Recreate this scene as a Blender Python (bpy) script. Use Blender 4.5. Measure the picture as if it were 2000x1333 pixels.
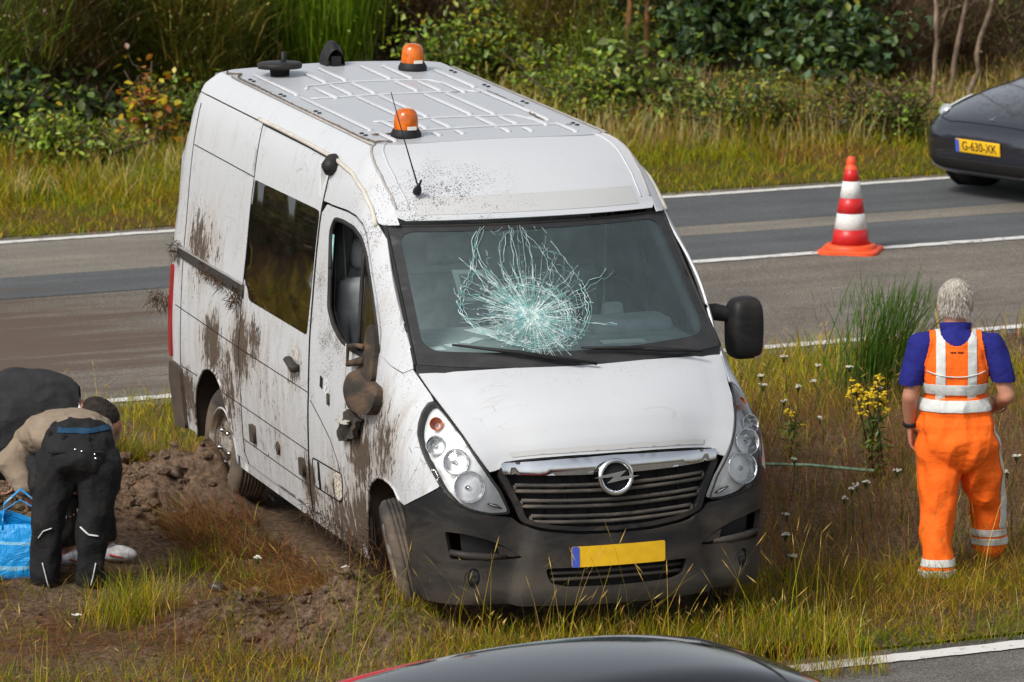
import bpy, bmesh, math, random
import numpy as np
from mathutils import Vector, Matrix
from mathutils.geometry import delaunay_2d_cdt
R=math.radians
rng=np.random.default_rng(7); random.seed(7)
for _o in list(bpy.data.objects): bpy.data.objects.remove(_o)
SC=bpy.context.scene; COL=SC.collection

# ------------------------------------------------------------------ camera, sky, sun, exposure
CAM_H=6.58982; CAM_P=0.160917
cam_d=bpy.data.cameras.new('camera'); cam=bpy.data.objects.new('camera',cam_d); COL.objects.link(cam)
cam.location=(0,0,CAM_H); cam.rotation_euler=(math.pi/2-CAM_P,0,0)
cam_d.sensor_width=36; cam_d.lens=11300.87/2000*36
cam_d.clip_start=.5; cam_d.clip_end=2000
cam_d.dof.use_dof=True; cam_d.dof.focus_distance=30.6; cam_d.dof.aperture_fstop=7.0
SC.camera=cam
world=bpy.data.worlds.new('World'); SC.world=world; world.use_nodes=True
nt=world.node_tree; nt.nodes.clear()
SUN_EL=44; SUN_AZ=222    # azimuth of the sun, degrees clockwise from +Y (behind the camera, to the left)
_o=nt.nodes.new('ShaderNodeOutputWorld'); _b=nt.nodes.new('ShaderNodeBackground'); _s=nt.nodes.new('ShaderNodeTexSky')
_s.sky_type='NISHITA'; _s.sun_disc=False; _s.sun_elevation=R(SUN_EL); _s.sun_rotation=R(SUN_AZ)
_s.dust_density=3.0; _s.air_density=1.0; _s.ozone_density=1.0
_h=nt.nodes.new('ShaderNodeHueSaturation'); _h.inputs['Saturation'].default_value=.32
nt.links.new(_s.outputs[0],_h.inputs['Color']); nt.links.new(_h.outputs[0],_b.inputs[0]); _b.inputs[1].default_value=.12
nt.links.new(_b.outputs[0],_o.inputs[0])
sun_d=bpy.data.lights.new('sun','SUN'); sun=bpy.data.objects.new('sun',sun_d); COL.objects.link(sun)
sun_d.energy=1.9; sun_d.angle=R(16); sun_d.color=(1,.95,.87)
_az=R(SUN_AZ); _el=R(SUN_EL)
sdir=Vector((math.sin(_az)*math.cos(_el),math.cos(_az)*math.cos(_el),math.sin(_el)))
sun.rotation_euler=sdir.to_track_quat('Z','Y').to_euler(); sun.location=(0,10,30)
SC.view_settings.view_transform='Standard'; SC.view_settings.look='None'
SC.view_settings.exposure=0.5; SC.view_settings.gamma=1.0; SC.view_settings.use_curve_mapping=False
SC.cycles.max_bounces=6; SC.cycles.transparent_max_bounces=12; SC.cycles.glossy_bounces=3; SC.cycles.transmission_bounces=4
SC.cycles.use_denoising=True

# ------------------------------------------------------------------ object helpers
def tag(o,label=None,cat=None,group=None,kind=None):
    if label: o['label']=label
    if cat: o['category']=cat
    if group: o['group']=group
    if kind: o['kind']=kind
    return o
def empty(name,loc=(0,0,0),rz=0,**k):
    o=bpy.data.objects.new(name,None); COL.objects.link(o); o.location=loc; o.rotation_euler=(0,0,rz); o.empty_display_size=.2
    return tag(o,**k)
def link(name,me,mat=None,parent=None,loc=None):
    o=bpy.data.objects.new(name,me); COL.objects.link(o)
    if mat is not None:
        for m in (mat if isinstance(mat,(list,tuple)) else [mat]): me.materials.append(m)
    if parent is not None: o.parent=parent
    if loc is not None: o.location=loc
    return o
def copy_tree(o,parent=None):
    c=o.copy(); COL.objects.link(c)
    if parent is not None: c.parent=parent
    for ch in list(o.children): copy_tree(ch,c)
    return c
class MB:
    """collects geometry and links it as one mesh object"""
    def __init__(s): s.v=[]; s.f=[]; s.m=[]; s.sm=[]
    def add(s,vs,fs,mi=0,smooth=True,M=None):
        k=len(s.v)
        for v in vs:
            v=Vector(v)
            if M is not None: v=M@v
            s.v.append(tuple(v))
        for f in fs: s.f.append(tuple(i+k for i in f)); s.m.append(mi); s.sm.append(smooth)
        return s
    def box(s,c,d,rot=None,mi=0,bev=0.0,smooth=False):
        bm=bmesh.new(); bmesh.ops.create_cube(bm,size=1)
        for v in bm.verts: v.co=Vector((v.co.x*d[0],v.co.y*d[1],v.co.z*d[2]))
        if bev>0: bmesh.ops.bevel(bm,geom=bm.edges[:],offset=bev,segments=2,affect='EDGES',profile=.5)
        M=Matrix.Translation(c)
        if rot is not None: M=M@(rot if isinstance(rot,Matrix) else Matrix.Rotation(rot[2],4,'Z')@Matrix.Rotation(rot[1],4,'Y')@Matrix.Rotation(rot[0],4,'X'))
        bm.verts.index_update()
        s.add([v.co.copy() for v in bm.verts],[[v.index for v in f.verts] for f in bm.faces],mi,smooth or bev>0,M); bm.free(); return s
    def tube(s,pts,r,n=8,mi=0,cap=True,flat=1.0,up=None):
        pts=[Vector(p) for p in pts]; rs=[float(q) for q in np.interp(np.linspace(0,1,len(pts)),np.linspace(0,1,len(r)),r)] if isinstance(r,(list,tuple)) else [r]*len(pts)
        vs=[];fs=[]; prev=None
        for i,p in enumerate(pts):
            t=(pts[min(i+1,len(pts)-1)]-pts[max(i-1,0)])
            if t.length<1e-9: t=Vector((0,0,1))
            t.normalize()
            a=prev if prev is not None else (Vector(up) if up is not None else (Vector((0,0,1)) if abs(t.z)<.9 else Vector((1,0,0))))
            a=(a-t*a.dot(t))
            if a.length<1e-6: a=t.orthogonal()
            a.normalize(); prev=a; b=t.cross(a)
            for k in range(n):
                w=2*math.pi*k/n; vs.append(p+(a*math.cos(w)*flat+b*math.sin(w))*rs[i])
        for i in range(len(pts)-1):
            for k in range(n):
                k2=(k+1)%n; fs.append((i*n+k,i*n+k2,(i+1)*n+k2,(i+1)*n+k))
        if cap: fs.append(tuple(range(n-1,-1,-1))); fs.append(tuple((len(pts)-1)*n+k for k in range(n)))
        return s.add(vs,fs,mi)
    def lathe(s,prof,n=24,M=None,mi=0,smooth=True):
        """prof: list of (radius, z) spun round local Z"""
        vs=[];fs=[]
        for r,z in prof:
            for k in range(n):
                w=2*math.pi*k/n; vs.append((r*math.cos(w),r*math.sin(w),z))
        for i in range(len(prof)-1):
            for k in range(n):
                k2=(k+1)%n; fs.append((i*n+k,i*n+k2,(i+1)*n+k2,(i+1)*n+k))
        return s.add(vs,fs,mi,smooth,M)
    def build(s,name,mat=None,parent=None,loc=None,**k):
        me=bpy.data.meshes.new(name); me.from_pydata(s.v,[],s.f); 
        if len(s.f):
            me.polygons.foreach_set('material_index',s.m); me.polygons.foreach_set('use_smooth',s.sm)
        me.update()
        o=link(name,me,mat,parent,loc); return tag(o,**k)
def sub(o,lv=2):
    m=o.modifiers.new('s','SUBSURF'); m.levels=lv; m.render_levels=lv; return o

# ------------------------------------------------------------------ material helpers
class NT:
    def __init__(s,name):
        s.mat=bpy.data.materials.new(name); s.mat.use_nodes=True; s.t=s.mat.node_tree; s.t.nodes.clear()
        s.out=s.t.nodes.new('ShaderNodeOutputMaterial')
    def n(s,t,**k):
        x=s.t.nodes.new(t)
        for a,b in k.items(): setattr(x,a,b)
        return x
    def l(s,a,b): s.t.links.new(a,b)
    def val(s,x,sock):
        if isinstance(x,(int,float)): sock.default_value=x
        elif isinstance(x,(tuple,list)): sock.default_value=tuple(x) if len(x)!=3 or sock.type!='RGBA' else (*x,1)
        else: s.l(x,sock)
    def math(s,op,a,b=0.0,c=0.0,clamp=False):
        x=s.n('ShaderNodeMath',operation=op); x.use_clamp=clamp
        s.val(a,x.inputs[0]); s.val(b,x.inputs[1]); s.val(c,x.inputs[2]); return x.outputs[0]
    def ramp(s,x,a,b,lo=0.0,hi=1.0,smooth=True):
        m=s.n('ShaderNodeMapRange'); m.interpolation_type='SMOOTHSTEP' if smooth else 'LINEAR'
        s.val(x,m.inputs[0]); s.val(a,m.inputs[1]); s.val(b,m.inputs[2]); s.val(lo,m.inputs[3]); s.val(hi,m.inputs[4]); return m.outputs[0]
    def co(s,kind='Object'): return s.n('ShaderNodeTexCoord').outputs[kind]
    def vscale(s,v,sc,rot=None,loc=None):
        m=s.n('ShaderNodeMapping'); s.l(v,m.inputs[0]); m.inputs['Scale'].default_value=sc
        if rot: m.inputs['Rotation'].default_value=rot
        if loc: m.inputs['Location'].default_value=loc
        return m.outputs[0]
    def noise(s,v,scale,detail=4,rough=.55,dist=0):
        x=s.n('ShaderNodeTexNoise'); s.l(v,x.inputs['Vector']); x.inputs['Scale'].default_value=scale
        x.inputs['Detail'].default_value=detail; x.inputs['Roughness'].default_value=rough; x.inputs['Distortion'].default_value=dist
        return x.outputs[0]
    def voro(s,v,scale,feature='F1',out='Distance'):
        x=s.n('ShaderNodeTexVoronoi',feature=feature); s.l(v,x.inputs['Vector']); x.inputs['Scale'].default_value=scale; return x.outputs[out]
    def mix(s,f,a,b):
        x=s.n('ShaderNodeMix',data_type='RGBA'); s.val(f,x.inputs[0]); s.val(a,x.inputs[6]); s.val(b,x.inputs[7]); return x.outputs[2]
    def bsdf(s,col,rough=.6,metal=0,spec=.5,bump=None,bd=.01,coat=0,**k):
        b=s.n('ShaderNodeBsdfPrincipled'); s.val(col,b.inputs['Base Color']); s.val(rough,b.inputs['Roughness']); s.val(metal,b.inputs['Metallic'])
        b.inputs['Specular IOR Level'].default_value=spec; b.inputs['Coat Weight'].default_value=coat; b.inputs['Coat Roughness'].default_value=.05
        if bump is not None:
            p=s.n('ShaderNodeBump'); p.inputs['Distance'].default_value=bd; s.l(bump,p.inputs['Height']); s.l(p.outputs[0],b.inputs['Normal'])
        return b.outputs[0]
    def done(s,sh): s.l(sh,s.out.inputs[0]); return s.mat
def simple(name,col,rough=.6,metal=0,spec=.5,var=.12,scale=8,coat=0,bump=0.0,bscale=60):
    """plain surface with slight noise variation of its colour"""
    m=NT(name); c=m.co(); n=m.noise(c,scale,5)
    f=m.ramp(n,.3,.7,1-var,1+var)
    x=m.n('ShaderNodeVectorMath',operation='SCALE'); x.inputs[0].default_value=col; m.l(f,x.inputs[3])
    return m.done(m.bsdf(x.outputs[0],rough,metal,spec,m.noise(c,bscale,3) if bump else None,bump,coat))
def glassy(name,tint=(.75,.84,.84),dust=.06,dcol=(.35,.36,.36),ior=1.5,rough=.02,gcol=(1,1,1),dvar=1.0):
    m=NT(name); tr=m.n('ShaderNodeBsdfTransparent'); tr.inputs[0].default_value=(*tint,1)
    gl=m.n('ShaderNodeBsdfGlossy'); gl.inputs['Roughness'].default_value=rough; gl.inputs[0].default_value=(*gcol,1)
    fr=m.n('ShaderNodeFresnel'); fr.inputs[0].default_value=ior
    mx=m.n('ShaderNodeMixShader'); m.l(fr.outputs[0],mx.inputs[0]); m.l(tr.outputs[0],mx.inputs[1]); m.l(gl.outputs[0],mx.inputs[2])
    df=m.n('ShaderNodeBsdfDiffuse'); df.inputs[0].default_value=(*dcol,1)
    c=m.co(); n=m.ramp(m.noise(c,7,8,.7),.35,.75,dust*(1-.6*dvar),dust*(1+.8*dvar))  # diffuse share: dust, and on the windscreen a painted reflection veil
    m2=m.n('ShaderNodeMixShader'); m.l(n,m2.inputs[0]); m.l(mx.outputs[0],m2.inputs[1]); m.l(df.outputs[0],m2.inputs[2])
    return m.done(m2.outputs[0])
# ------------------------------------------------------------------ VAN: body surface in van coordinates (x to its right, b back from the bumper, z up)
VT=(0.539217,29.924343,0.077865); VYAW=R(19.8182625); VPIT=R(-1.97876653); VROL=R(.25968978)
def pchip(tab):
    tab=np.array(tab,float);X=tab[:,0];Y=tab[:,1];h=np.diff(X);d=np.diff(Y)/h
    m=np.zeros(len(X));m[0]=d[0];m[-1]=d[-1]
    for i in range(1,len(X)-1):
        if d[i-1]*d[i]>0:
            w1=2*h[i]+h[i-1];w2=h[i]+2*h[i-1];m[i]=(w1+w2)/(w1/d[i-1]+w2/d[i])
    def f(x):
        x=np.clip(np.asarray(x,float),X[0],X[-1]);i=np.clip(np.searchsorted(X,x,side='right')-1,0,len(X)-2)
        t=(x-X[i])/h[i];return (Y[i]*(1+2*t)*(1-t)**2+m[i]*h[i]*t*(1-t)**2+Y[i+1]*t*t*(3-2*t)+m[i+1]*h[i]*t*t*(t-1))
    return f
Wz=pchip([(.15,.925),(.45,.965),(.7,.99),(.95,1.0),(1.25,.985),(1.6,.945),(1.92,.905),(2.2,.84),(2.31,.795),(2.38,.75),(2.41,.715),(2.425,.685)])
Bf=pchip([(.15,.06),(.22,-.01),(.31,-.035),(.53,-.02),(.76,0),(.94,.02),(1.02,.035),(1.15,.08),(1.27,.16),(1.4,.32),(1.75,.68),(2.07,1.17),(2.2,1.33),(2.31,1.50),(2.38,1.66),(2.41,1.78),(2.425,1.92)])
Az=pchip([(.15,.85),(1.3,.85),(1.6,.75),(2.07,.60),(2.3,.45),(2.425,.18)])
Nz=pchip([(.15,2.5),(1.4,2.5),(2.07,3.0),(2.425,3.0)])
BR=4.87;RR=.09
def side_x(b,z):
    b=np.asarray(b,float);w=Wz(z);bf=Bf(z);A=Az(z);n=Nz(z)
    t=np.clip((A-(b-bf))/A,0,1);x=w*(1-t**n)**(1/n)
    return np.where(b>BR,w-RR*(1-np.sqrt(np.clip(1-((b-BR)/RR)**2,0,1))),x)
def Sxb(q,z):
    q=np.asarray(q,float);z=np.asarray(z,float);q,z=np.broadcast_arrays(q,z)
    w=Wz(z);bf=Bf(z);A=Az(z);n=Nz(z)
    lo=np.zeros(q.shape);hi=np.full(q.shape,np.pi/2)
    for _ in range(40):
        m=(lo+hi)/2;v=w*np.sin(m)**(2/n)+bf+A*(1-np.cos(m)**(2/n))
        lo=np.where(v<q,m,lo);hi=np.where(v<q,hi,m)
    m=(lo+hi)/2;x=w*np.sin(m)**(2/n);b=bf+A*(1-np.cos(m)**(2/n))
    far=q>w+bf+A;b=np.where(far,q-w,b);x=np.where(far,w,x)
    x=np.where(b>BR,w-RR*(1-np.sqrt(np.clip(1-((b-BR)/RR)**2,0,1))),x)
    return x,b
def fuller(X):
    """rounds the nose out towards its corners: the bumper and wings are squarer than a plain ellipse"""
    ax=np.abs(X[:,0]);b=-X[:,1];z=X[:,2];sm=lambda a,c,v:(lambda t:t*t*(3-2*t))(np.clip((v-a)/(c-a),0,1))
    t=sm(.50,.86,ax)*sm(1.0,.5,b)*np.interp(z,[.2,.85,1.02,1.15,1.30],[.15,.145,.115,.06,0])
    return X+np.stack([np.sign(X[:,0])*.33*t,.92*t,.16*t*sm(.25,.5,z)],1)
def mS(P):
    """(q,z) -> van-local xyz on the right side; q = |x|+b"""
    x,b=Sxb(P[:,0],P[:,1]);return fuller(np.stack([x,-b,P[:,1]],1))
def mF(P):
    """(Q,z) signed about the centre line, Q = +-( |x|+b-bf(z) )"""
    z=P[:,1];x,b=Sxb(np.abs(P[:,0])+Bf(z),z);return fuller(np.stack([np.sign(P[:,0])*x,-b,z],1))
def nrm(mp,P,e=.004):
    a=mp(P+[e,0])-mp(P-[e,0]);b=mp(P+[0,e])-mp(P-[0,e]);n=np.cross(a,b)
    n=n/np.maximum(np.linalg.norm(n,axis=1,keepdims=True),1e-9)
    s=((mp(P)-np.array([0,-2.5,1.1]))*n).sum(1)   # point away from the middle of the van
    return n*np.where(s<0,-1,1)[:,None]
def inpoly(P,poly):
    poly=np.asarray(poly);x,y=P[:,0],P[:,1];r=np.zeros(len(P),bool)
    for i in range(len(poly)):
        a=poly[i-1];b=poly[i]
        if a[1]==b[1]: continue
        c=((a[1]>y)!=(b[1]>y))&(x<(b[0]-a[0])*(y-a[1])/(b[1]-a[1])+a[0]); r^=c
    return r
def dens(poly,step,closed=True):
    out=[];n=len(poly)
    for i in range(n if closed else n-1):
        a=np.array(poly[i],float);b=np.array(poly[(i+1)%n],float);k=max(1,int(math.ceil(np.linalg.norm(b-a)/step)))
        for j in range(k): out.append(a+(b-a)*j/k)
    if not closed: out.append(np.array(poly[-1],float))
    return np.array(out)
def chaikin(poly,it=2,closed=True):
    P=[np.array(p,float) for p in poly]
    for _ in range(it):
        Q=[] if closed else [P[0]]
        for i in range(len(P) if closed else len(P)-1):
            a,b=P[i],P[(i+1)%len(P)];Q+=[a*.75+b*.25,a*.25+b*.75]
        if not closed: Q.append(P[-1])
        P=Q
    return [tuple(p) for p in P]
def rnd(poly,r,k=4):
    """round every corner of a polygon with radius-like distance r"""
    P=[np.array(p,float) for p in poly];out=[];n=len(P)
    for i in range(n):
        p=P[i];a=P[i-1]-p;b=P[(i+1)%n]-p;la,lb=np.linalg.norm(a),np.linalg.norm(b)
        da=min(r,la*.45);db=min(r,lb*.45);s=p+a/la*da;e=p+b/lb*db
        for j in range(k+1):
            t=j/k;out.append(tuple(s*(1-t)**2+2*p*t*(1-t)+e*t*t))
    return out
def panel_mesh(outline,mp,holes=(),off=0.0,step=.05,rim=.012,side=1,hfun=None,flip=False):
    rings=[dens(outline,step)]+[dens(h,step*.7) for h in holes]
    pts=[];edges=[]
    for r in rings:
        k=len(pts);pts+=list(r);edges+=[(k+i,k+(i+1)%len(r)) for i in range(len(r))]
    lo=rings[0].min(0);hi=rings[0].max(0)
    gx,gy=np.meshgrid(np.arange(lo[0]+step*.5,hi[0],step),np.arange(lo[1]+step*.5,hi[1],step));G=np.stack([gx.ravel(),gy.ravel()],1)
    B=np.array(pts);ok=inpoly(G,rings[0])
    for h in rings[1:]: ok&=~inpoly(G,h)
    G=G[ok]
    if len(G):
        d=np.sqrt(((G[:,None,:]-B[None,:,:])**2).sum(2)).min(1);G=G[d>step*.35]
    allp=[Vector((float(p[0]),float(p[1]))) for p in list(B)+list(G)]
    v,e,f,_,_,_=delaunay_2d_cdt(allp,edges,[],0,1e-6)
    P=np.array([(a.x,a.y) for a in v]);T=np.array([t for t in f if len(t)==3])
    c=P[T].mean(1);ok=inpoly(c,rings[0])
    for h in rings[1:]: ok&=~inpoly(c,h)
    T=T[ok]
    X=mp(P);N=nrm(mp,P)
    if flip: N=-N
    X0=X+N*off
    if hfun is not None: X0=X0+N*np.array(hfun(P))[:,None]
    # orient
    n=np.cross(X0[T[:,1]]-X0[T[:,0]],X0[T[:,2]]-X0[T[:,0]]);fl=(n*N[T[:,0]]).sum(1)<0
    T[fl]=T[fl][:,::-1]
    vs=[tuple(p) for p in X0];fs=[tuple(int(i) for i in t) for t in T];sm=[True]*len(fs)
    if rim>0:
        cnt={}
        for t in fs:
            for a,b in ((t[0],t[1]),(t[1],t[2]),(t[2],t[0])):
                if (b,a) in cnt: del cnt[(b,a)]
                else: cnt[(a,b)]=1
        XI=X0-N*rim;mapo={};mapi={}
        def o(i):
            if i not in mapo: mapo[i]=len(vs);vs.append(tuple(X0[i]))
            return mapo[i]
        def ii(i):
            if i not in mapi: mapi[i]=len(vs);vs.append(tuple(XI[i]))
            return mapi[i]
        for a,b in cnt: fs.append((o(b),o(a),ii(a),ii(b)));sm.append(True)
    if side<0:
        vs=[(-x,y,z) for x,y,z in vs];fs=[f[::-1] for f in fs]
    return vs,fs,sm
def panel(name,outline,mat,parent,mp=mS,**k):
    vs,fs,sm=panel_mesh(outline,mp,**k)
    me=bpy.data.meshes.new(name);me.from_pydata(vs,[],fs);me.polygons.foreach_set('use_smooth',sm);me.update()
    return link(name,me,mat,parent)
def on(mp,poly,off=0.0,step=.05,closed=False,side=1):
    P=dens(poly,step,closed);X=mp(P)+nrm(mp,P)*off
    if closed: X=np.vstack([X,X[:1]])
    return [((side*p[0]),p[1],p[2]) for p in X]
def q2F(l): return [(q-float(Bf(z)),z) for q,z in l]

# ---------------- van materials
def mud_paint(name,base=(.50,.515,.535),rough=.28):
    m=NT(name);c=m.co()
    sx=m.n('ShaderNodeSeparateXYZ');m.l(c,sx.inputs[0]);X,Y,Z=sx.outputs
    side=m.ramp(X,.78,.9)
    # where the mud sits: (x,y,z,radius,weight)
    spots=[(.95,-4.35,1.45,.34,.42),(.98,-4.0,.95,.30,.46),(.99,-3.45,1.05,.26,.52),(.99,-3.2,1.12,.22,.40),(.97,-4.1,1.5,.22,.3),(1.0,-3.75,.8,.35,.33),
           (.99,-2.45,1.12,.16,.42),(.98,-1.25,.9,.30,.44),(.97,-.85,1.0,.30,.40),(.95,-.9,.82,.22,.34),(.96,-1.3,.5,.3,.38),(.95,-1.6,.34,.45,.36),(.95,-2.22,.5,.2,.35),(.98,-4.55,.55,.22,.38),(.93,-1.55,1.55,.2,.3),(1.0,-2.9,.95,.5,.16)]
    bias=None
    for x,y,z,r,w in spots:
        d=m.n('ShaderNodeVectorMath',operation='DISTANCE');m.l(c,d.inputs[0]);d.inputs[1].default_value=(x,y,z)
        v=m.ramp(d.outputs['Value'],r*1.5,0,0,w)
        bias=v if bias is None else m.math('MAXIMUM',bias,v)
    low=m.ramp(Z,1.3,.3,0,.13);base_b=m.math('MULTIPLY',m.math('ADD',low,.05),side)
    bias=m.math('ADD',bias,base_b)
    st=m.noise(m.vscale(c,(3,11,2.6),rot=(.28,0,0)),1.6,8,.66,.5)
    cl=m.noise(c,4.3,6,.6,.3);fi=m.noise(m.vscale(c,(1,1.6,.7),rot=(.3,0,0)),24,9,.78)
    tex=m.math('ADD',m.math('ADD',m.math('MULTIPLY',st,.52),m.math('MULTIPLY',cl,.34)),m.math('MULTIPLY',fi,.42))
    core=m.ramp(m.math('ADD',tex,m.math('MULTIPLY',bias,.62)),.90,.95)
    spk=m.noise(m.vscale(c,(1,1.5,.55),rot=(.45,0,0)),30,8,.72)
    spk=m.ramp(m.math('ADD',m.math('ADD',spk,m.math('MULTIPLY',st,.40)),m.math('MULTIPLY',bias,.66)),.955,1.01)
    mud=m.math('MAXIMUM',core,spk)
    film=m.math('MULTIPLY',m.ramp(m.math('ADD',m.noise(m.vscale(c,(2,6,1.5),rot=(.4,0,0)),1.5,8,.7),m.math('MULTIPLY',bias,.7)),.52,.85),m.ramp(X,.3,.95,.10,.75))
    # spatter of dark droplets
    vo=m.voro(m.vscale(c,(1,1,.6)),95);sz=m.noise(c,5,3,.6)
    d2=m.n('ShaderNodeVectorMath',operation='DISTANCE');m.l(c,d2.inputs[0]);d2.inputs[1].default_value=(.50,-1.36,2.2)
    d3=m.n('ShaderNodeVectorMath',operation='DISTANCE');m.l(c,d3.inputs[0]);d3.inputs[1].default_value=(.9,-1.9,1.5)
    d4=m.n('ShaderNodeVectorMath',operation='DISTANCE');m.l(m.vscale(c,(.45,1,1)),d4.inputs[0]);d4.inputs[1].default_value=(0,-.52,1.44)
    sp0=m.ramp(d4.outputs['Value'],.45,.02,0,.42)
    sp=m.math('MAXIMUM',m.ramp(d2.outputs['Value'],.75,.05,0,1),m.math('MAXIMUM',sp0,m.ramp(d3.outputs['Value'],.5,.1,0,.8)))
    thr=m.math('ADD',m.math('MULTIPLY',sp,.44),m.math('MULTIPLY',side,.18));thr=m.math('ADD',thr,.03)
    thr=m.math('MULTIPLY',thr,m.ramp(sz,.3,.65,.35,1.5));drop=m.ramp(vo,thr,m.math('MULTIPLY',thr,.6))
    drop=m.math('MULTIPLY',drop,m.ramp(m.noise(c,150,2),.42,.55))
    # fine scratches
    sc=m.voro(m.vscale(c,(1.5,7,2),rot=(.6,.2,.3)),3,'DISTANCE_TO_EDGE');scr=m.math('MULTIPLY',m.ramp(sc,.012,.004),m.ramp(m.noise(c,1.7,3),.52,.6))
    scr=m.math('MULTIPLY',scr,m.ramp(X,.2,.9,.12,.85))
    mudc=m.mix(m.noise(c,30,4),(.030,.020,.013),(.12,.080,.052))
    col=m.mix(film,base,(.33,.28,.235));col=m.mix(scr,col,(.12,.10,.085));col=m.mix(drop,col,(.035,.028,.024));col=m.mix(mud,col,mudc)
    ro=m.math('ADD',m.math('MULTIPLY',m.math('MAXIMUM',mud,film),.5),rough,clamp=True)
    return m.done(m.bsdf(col,ro,0,.5,m.math('MULTIPLY',mud,m.noise(c,60,4)),.006,coat=.0))
def dusty_plastic(name,base=(.012,.0125,.014),dustc=(.10,.078,.056),amt=.40,rough=.5):
    m=NT(name);c=m.co();n=m.noise(m.vscale(c,(1,1,2.5)),2.6,9,.68,.6);f=m.noise(c,120,3)
    sx=m.n('ShaderNodeSeparateXYZ');m.l(c,sx.inputs[0]);z=m.ramp(sx.outputs[2],.95,.25,0,.22)
    d=m.math('MULTIPLY',m.ramp(m.math('ADD',n,z),.42,.82),amt);d=m.math('ADD',d,m.math('MULTIPLY',m.ramp(f,.5,.8),.05))
    return m.done(m.bsdf(m.mix(d,base,dustc),m.math('ADD',m.math('MULTIPLY',d,.4),rough,clamp=True),0,.25,f,.0015))
M_paint=mud_paint('white_van_paint')
M_plast=dusty_plastic('dusty_black_plastic')
M_black=simple('matt_black',(.012,.012,.013),.6,0,.3)
M_frit=dusty_plastic('windscreen_black_border',(.028,.029,.031),(.10,.095,.09),.4,.35)
M_rub=simple('black_rubber_seal',(.02,.019,.018),.7,0,.3,.3)
M_chrome=simple('chrome',(.72,.73,.74),.12,1,.5,.05,14)
M_silver=simple('headlight_reflector',(.80,.81,.82),.3,.15,.6,.1,20)
M_gap=simple('panel_gap_shadow',(.012,.011,.010),.8,0,.2)
M_inner=simple('dark_inner_panel',(.03,.03,.031),.8,0,.2)
M_glass=glassy('windscreen_glass',(.86,.95,.94),.12,(.25,.35,.36),1.60,dvar=.25)  # even teal diffuse layer imitates the sky reflected in the glass
M_dglass=glassy('tinted_window_glass',(.08,.07,.06),.05,(.14,.10,.06),1.9)
M_lens=glassy('headlight_lens',(.95,.96,.96),.03,(.5,.5,.48),1.38)
M_amber=NT('amber_plastic')
_c=M_amber.co();_sh=M_amber.bsdf(M_amber.mix(M_amber.ramp(M_amber.noise(_c,22,4),.3,.7),(.66,.150,.008),(.40,.075,.005)),.22,0,.6)
M_amber=M_amber.done(_sh)
M_yel=simple('yellow_plate',(.72,.42,.012),.45,0,.4,.06,20)
M_blue=simple('plate_blue',(.05,.09,.45),.45,0,.4,.08,20)
M_tyre=dusty_plastic('muddy_tyre',(.03,.029,.028),(.15,.115,.085),.95,.8)
M_rim=dusty_plastic('muddy_steel_rim',(.50,.50,.49),(.13,.09,.06),1.1,.45)
M_mudblk=dusty_plastic('muddy_black_trim',(.035,.031,.028),(.12,.085,.058),.7,.7)
M_liner=dusty_plastic('mud_caked_wheel_arch',(.018,.014,.011),(.05,.033,.022),.9,.9)
M_fibre=simple('torn_turf',(.075,.045,.026),.95,0,.1,.6,40,bump=.02,bscale=50)

van=empty('crashed_van',VT,label='muddy white van with cracked windscreen standing in torn turf',cat='van')
van.rotation_mode='QUATERNION'
van.rotation_quaternion=(Matrix.Rotation(math.pi+VYAW,3,'Z')@Matrix.Rotation(VPIT,3,'X')@Matrix.Rotation(VROL,3,'Y')).to_quaternion()
V=van
def vtube(name,pts,r,mat,parent=V,n=8,**k): return MB().tube(pts,r,n,**k).build(name,mat,parent)

ARCHF=[(2.20,.30),(2.18,.45),(2.165,.56),(2.137,.68),(2.06,.755),(1.96,.80),(1.86,.815),(1.76,.812),(1.69,.795),(1.62,.745),(1.575,.68),(1.545,.60),(1.525,.50),(1.51,.40),(1.50,.30)]
ARCHR=[(5.43,.30),(5.42,.40),(5.40,.54),(5.36,.62),(5.28,.70),(5.19,.765),(5.10,.79),(5.02,.795),(4.93,.782),(4.85,.735),(4.78,.66),(4.70,.56),(4.65,.48),(4.615,.39),(4.60,.30)]
SEAM_F=[(3.12,2.30),(3.168,2.02),(3.186,1.65),(3.185,1.35),(3.165,1.02),(3.185,.63),(3.192,.45),(3.178,.335)]   # behind the cab door
DOORF=[(2.20,.315),(2.165,.56),(2.135,.70),(2.08,.93),(2.072,1.1),(2.055,1.26),(2.02,1.46)]                    # front edge of the cab door
ADOOR=[(2.02,1.46),(2.03,1.57),(2.13,1.73),(2.275,1.89),(2.40,2.02),(2.48,2.06),(2.60,2.085),(2.75,2.088),(3.03,2.075)]  # top edge of the cab door
SEAM_S=[(4.434,2.30),(4.413,2.015),(4.45,1.40),(4.478,1.03),(4.448,.71),(4.453,.5),(4.445,.417),(4.38,.355)]   # behind the sliding door
DWIN=[(2.942,1.775),(2.975,1.95),(2.93,2.017),(2.79,2.026),(2.60,2.022),(2.46,1.99),(2.34,1.91),(2.20,1.747),(2.08,1.58),(2.05,1.47),(2.09,1.42),(2.347,1.395),(2.497,1.395),(2.663,1.415),(2.811,1.467),(2.905,1.54)]
SWIN=[(4.405,2.0),(3.25,2.018),(3.20,2.012),(3.195,1.97),(3.235,1.37),(3.24,1.335),(3.29,1.327),(4.30,1.327),(4.35,1.335),(4.385,1.39),(4.43,1.405),(4.45,1.44)]
HL=[(1.333,1.293),(1.38,1.28),(1.417,1.238),(1.434,1.18),(1.432,1.128),(1.384,1.064),(1.301,.985),(1.188,.887),(1.11,.835),(1.02,.795),(.892,.769),(.769,.756),(.645,.762),(.717,.875),(.813,.965),(.908,1.051),(1.054,1.155),(1.209,1.241)]
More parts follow.
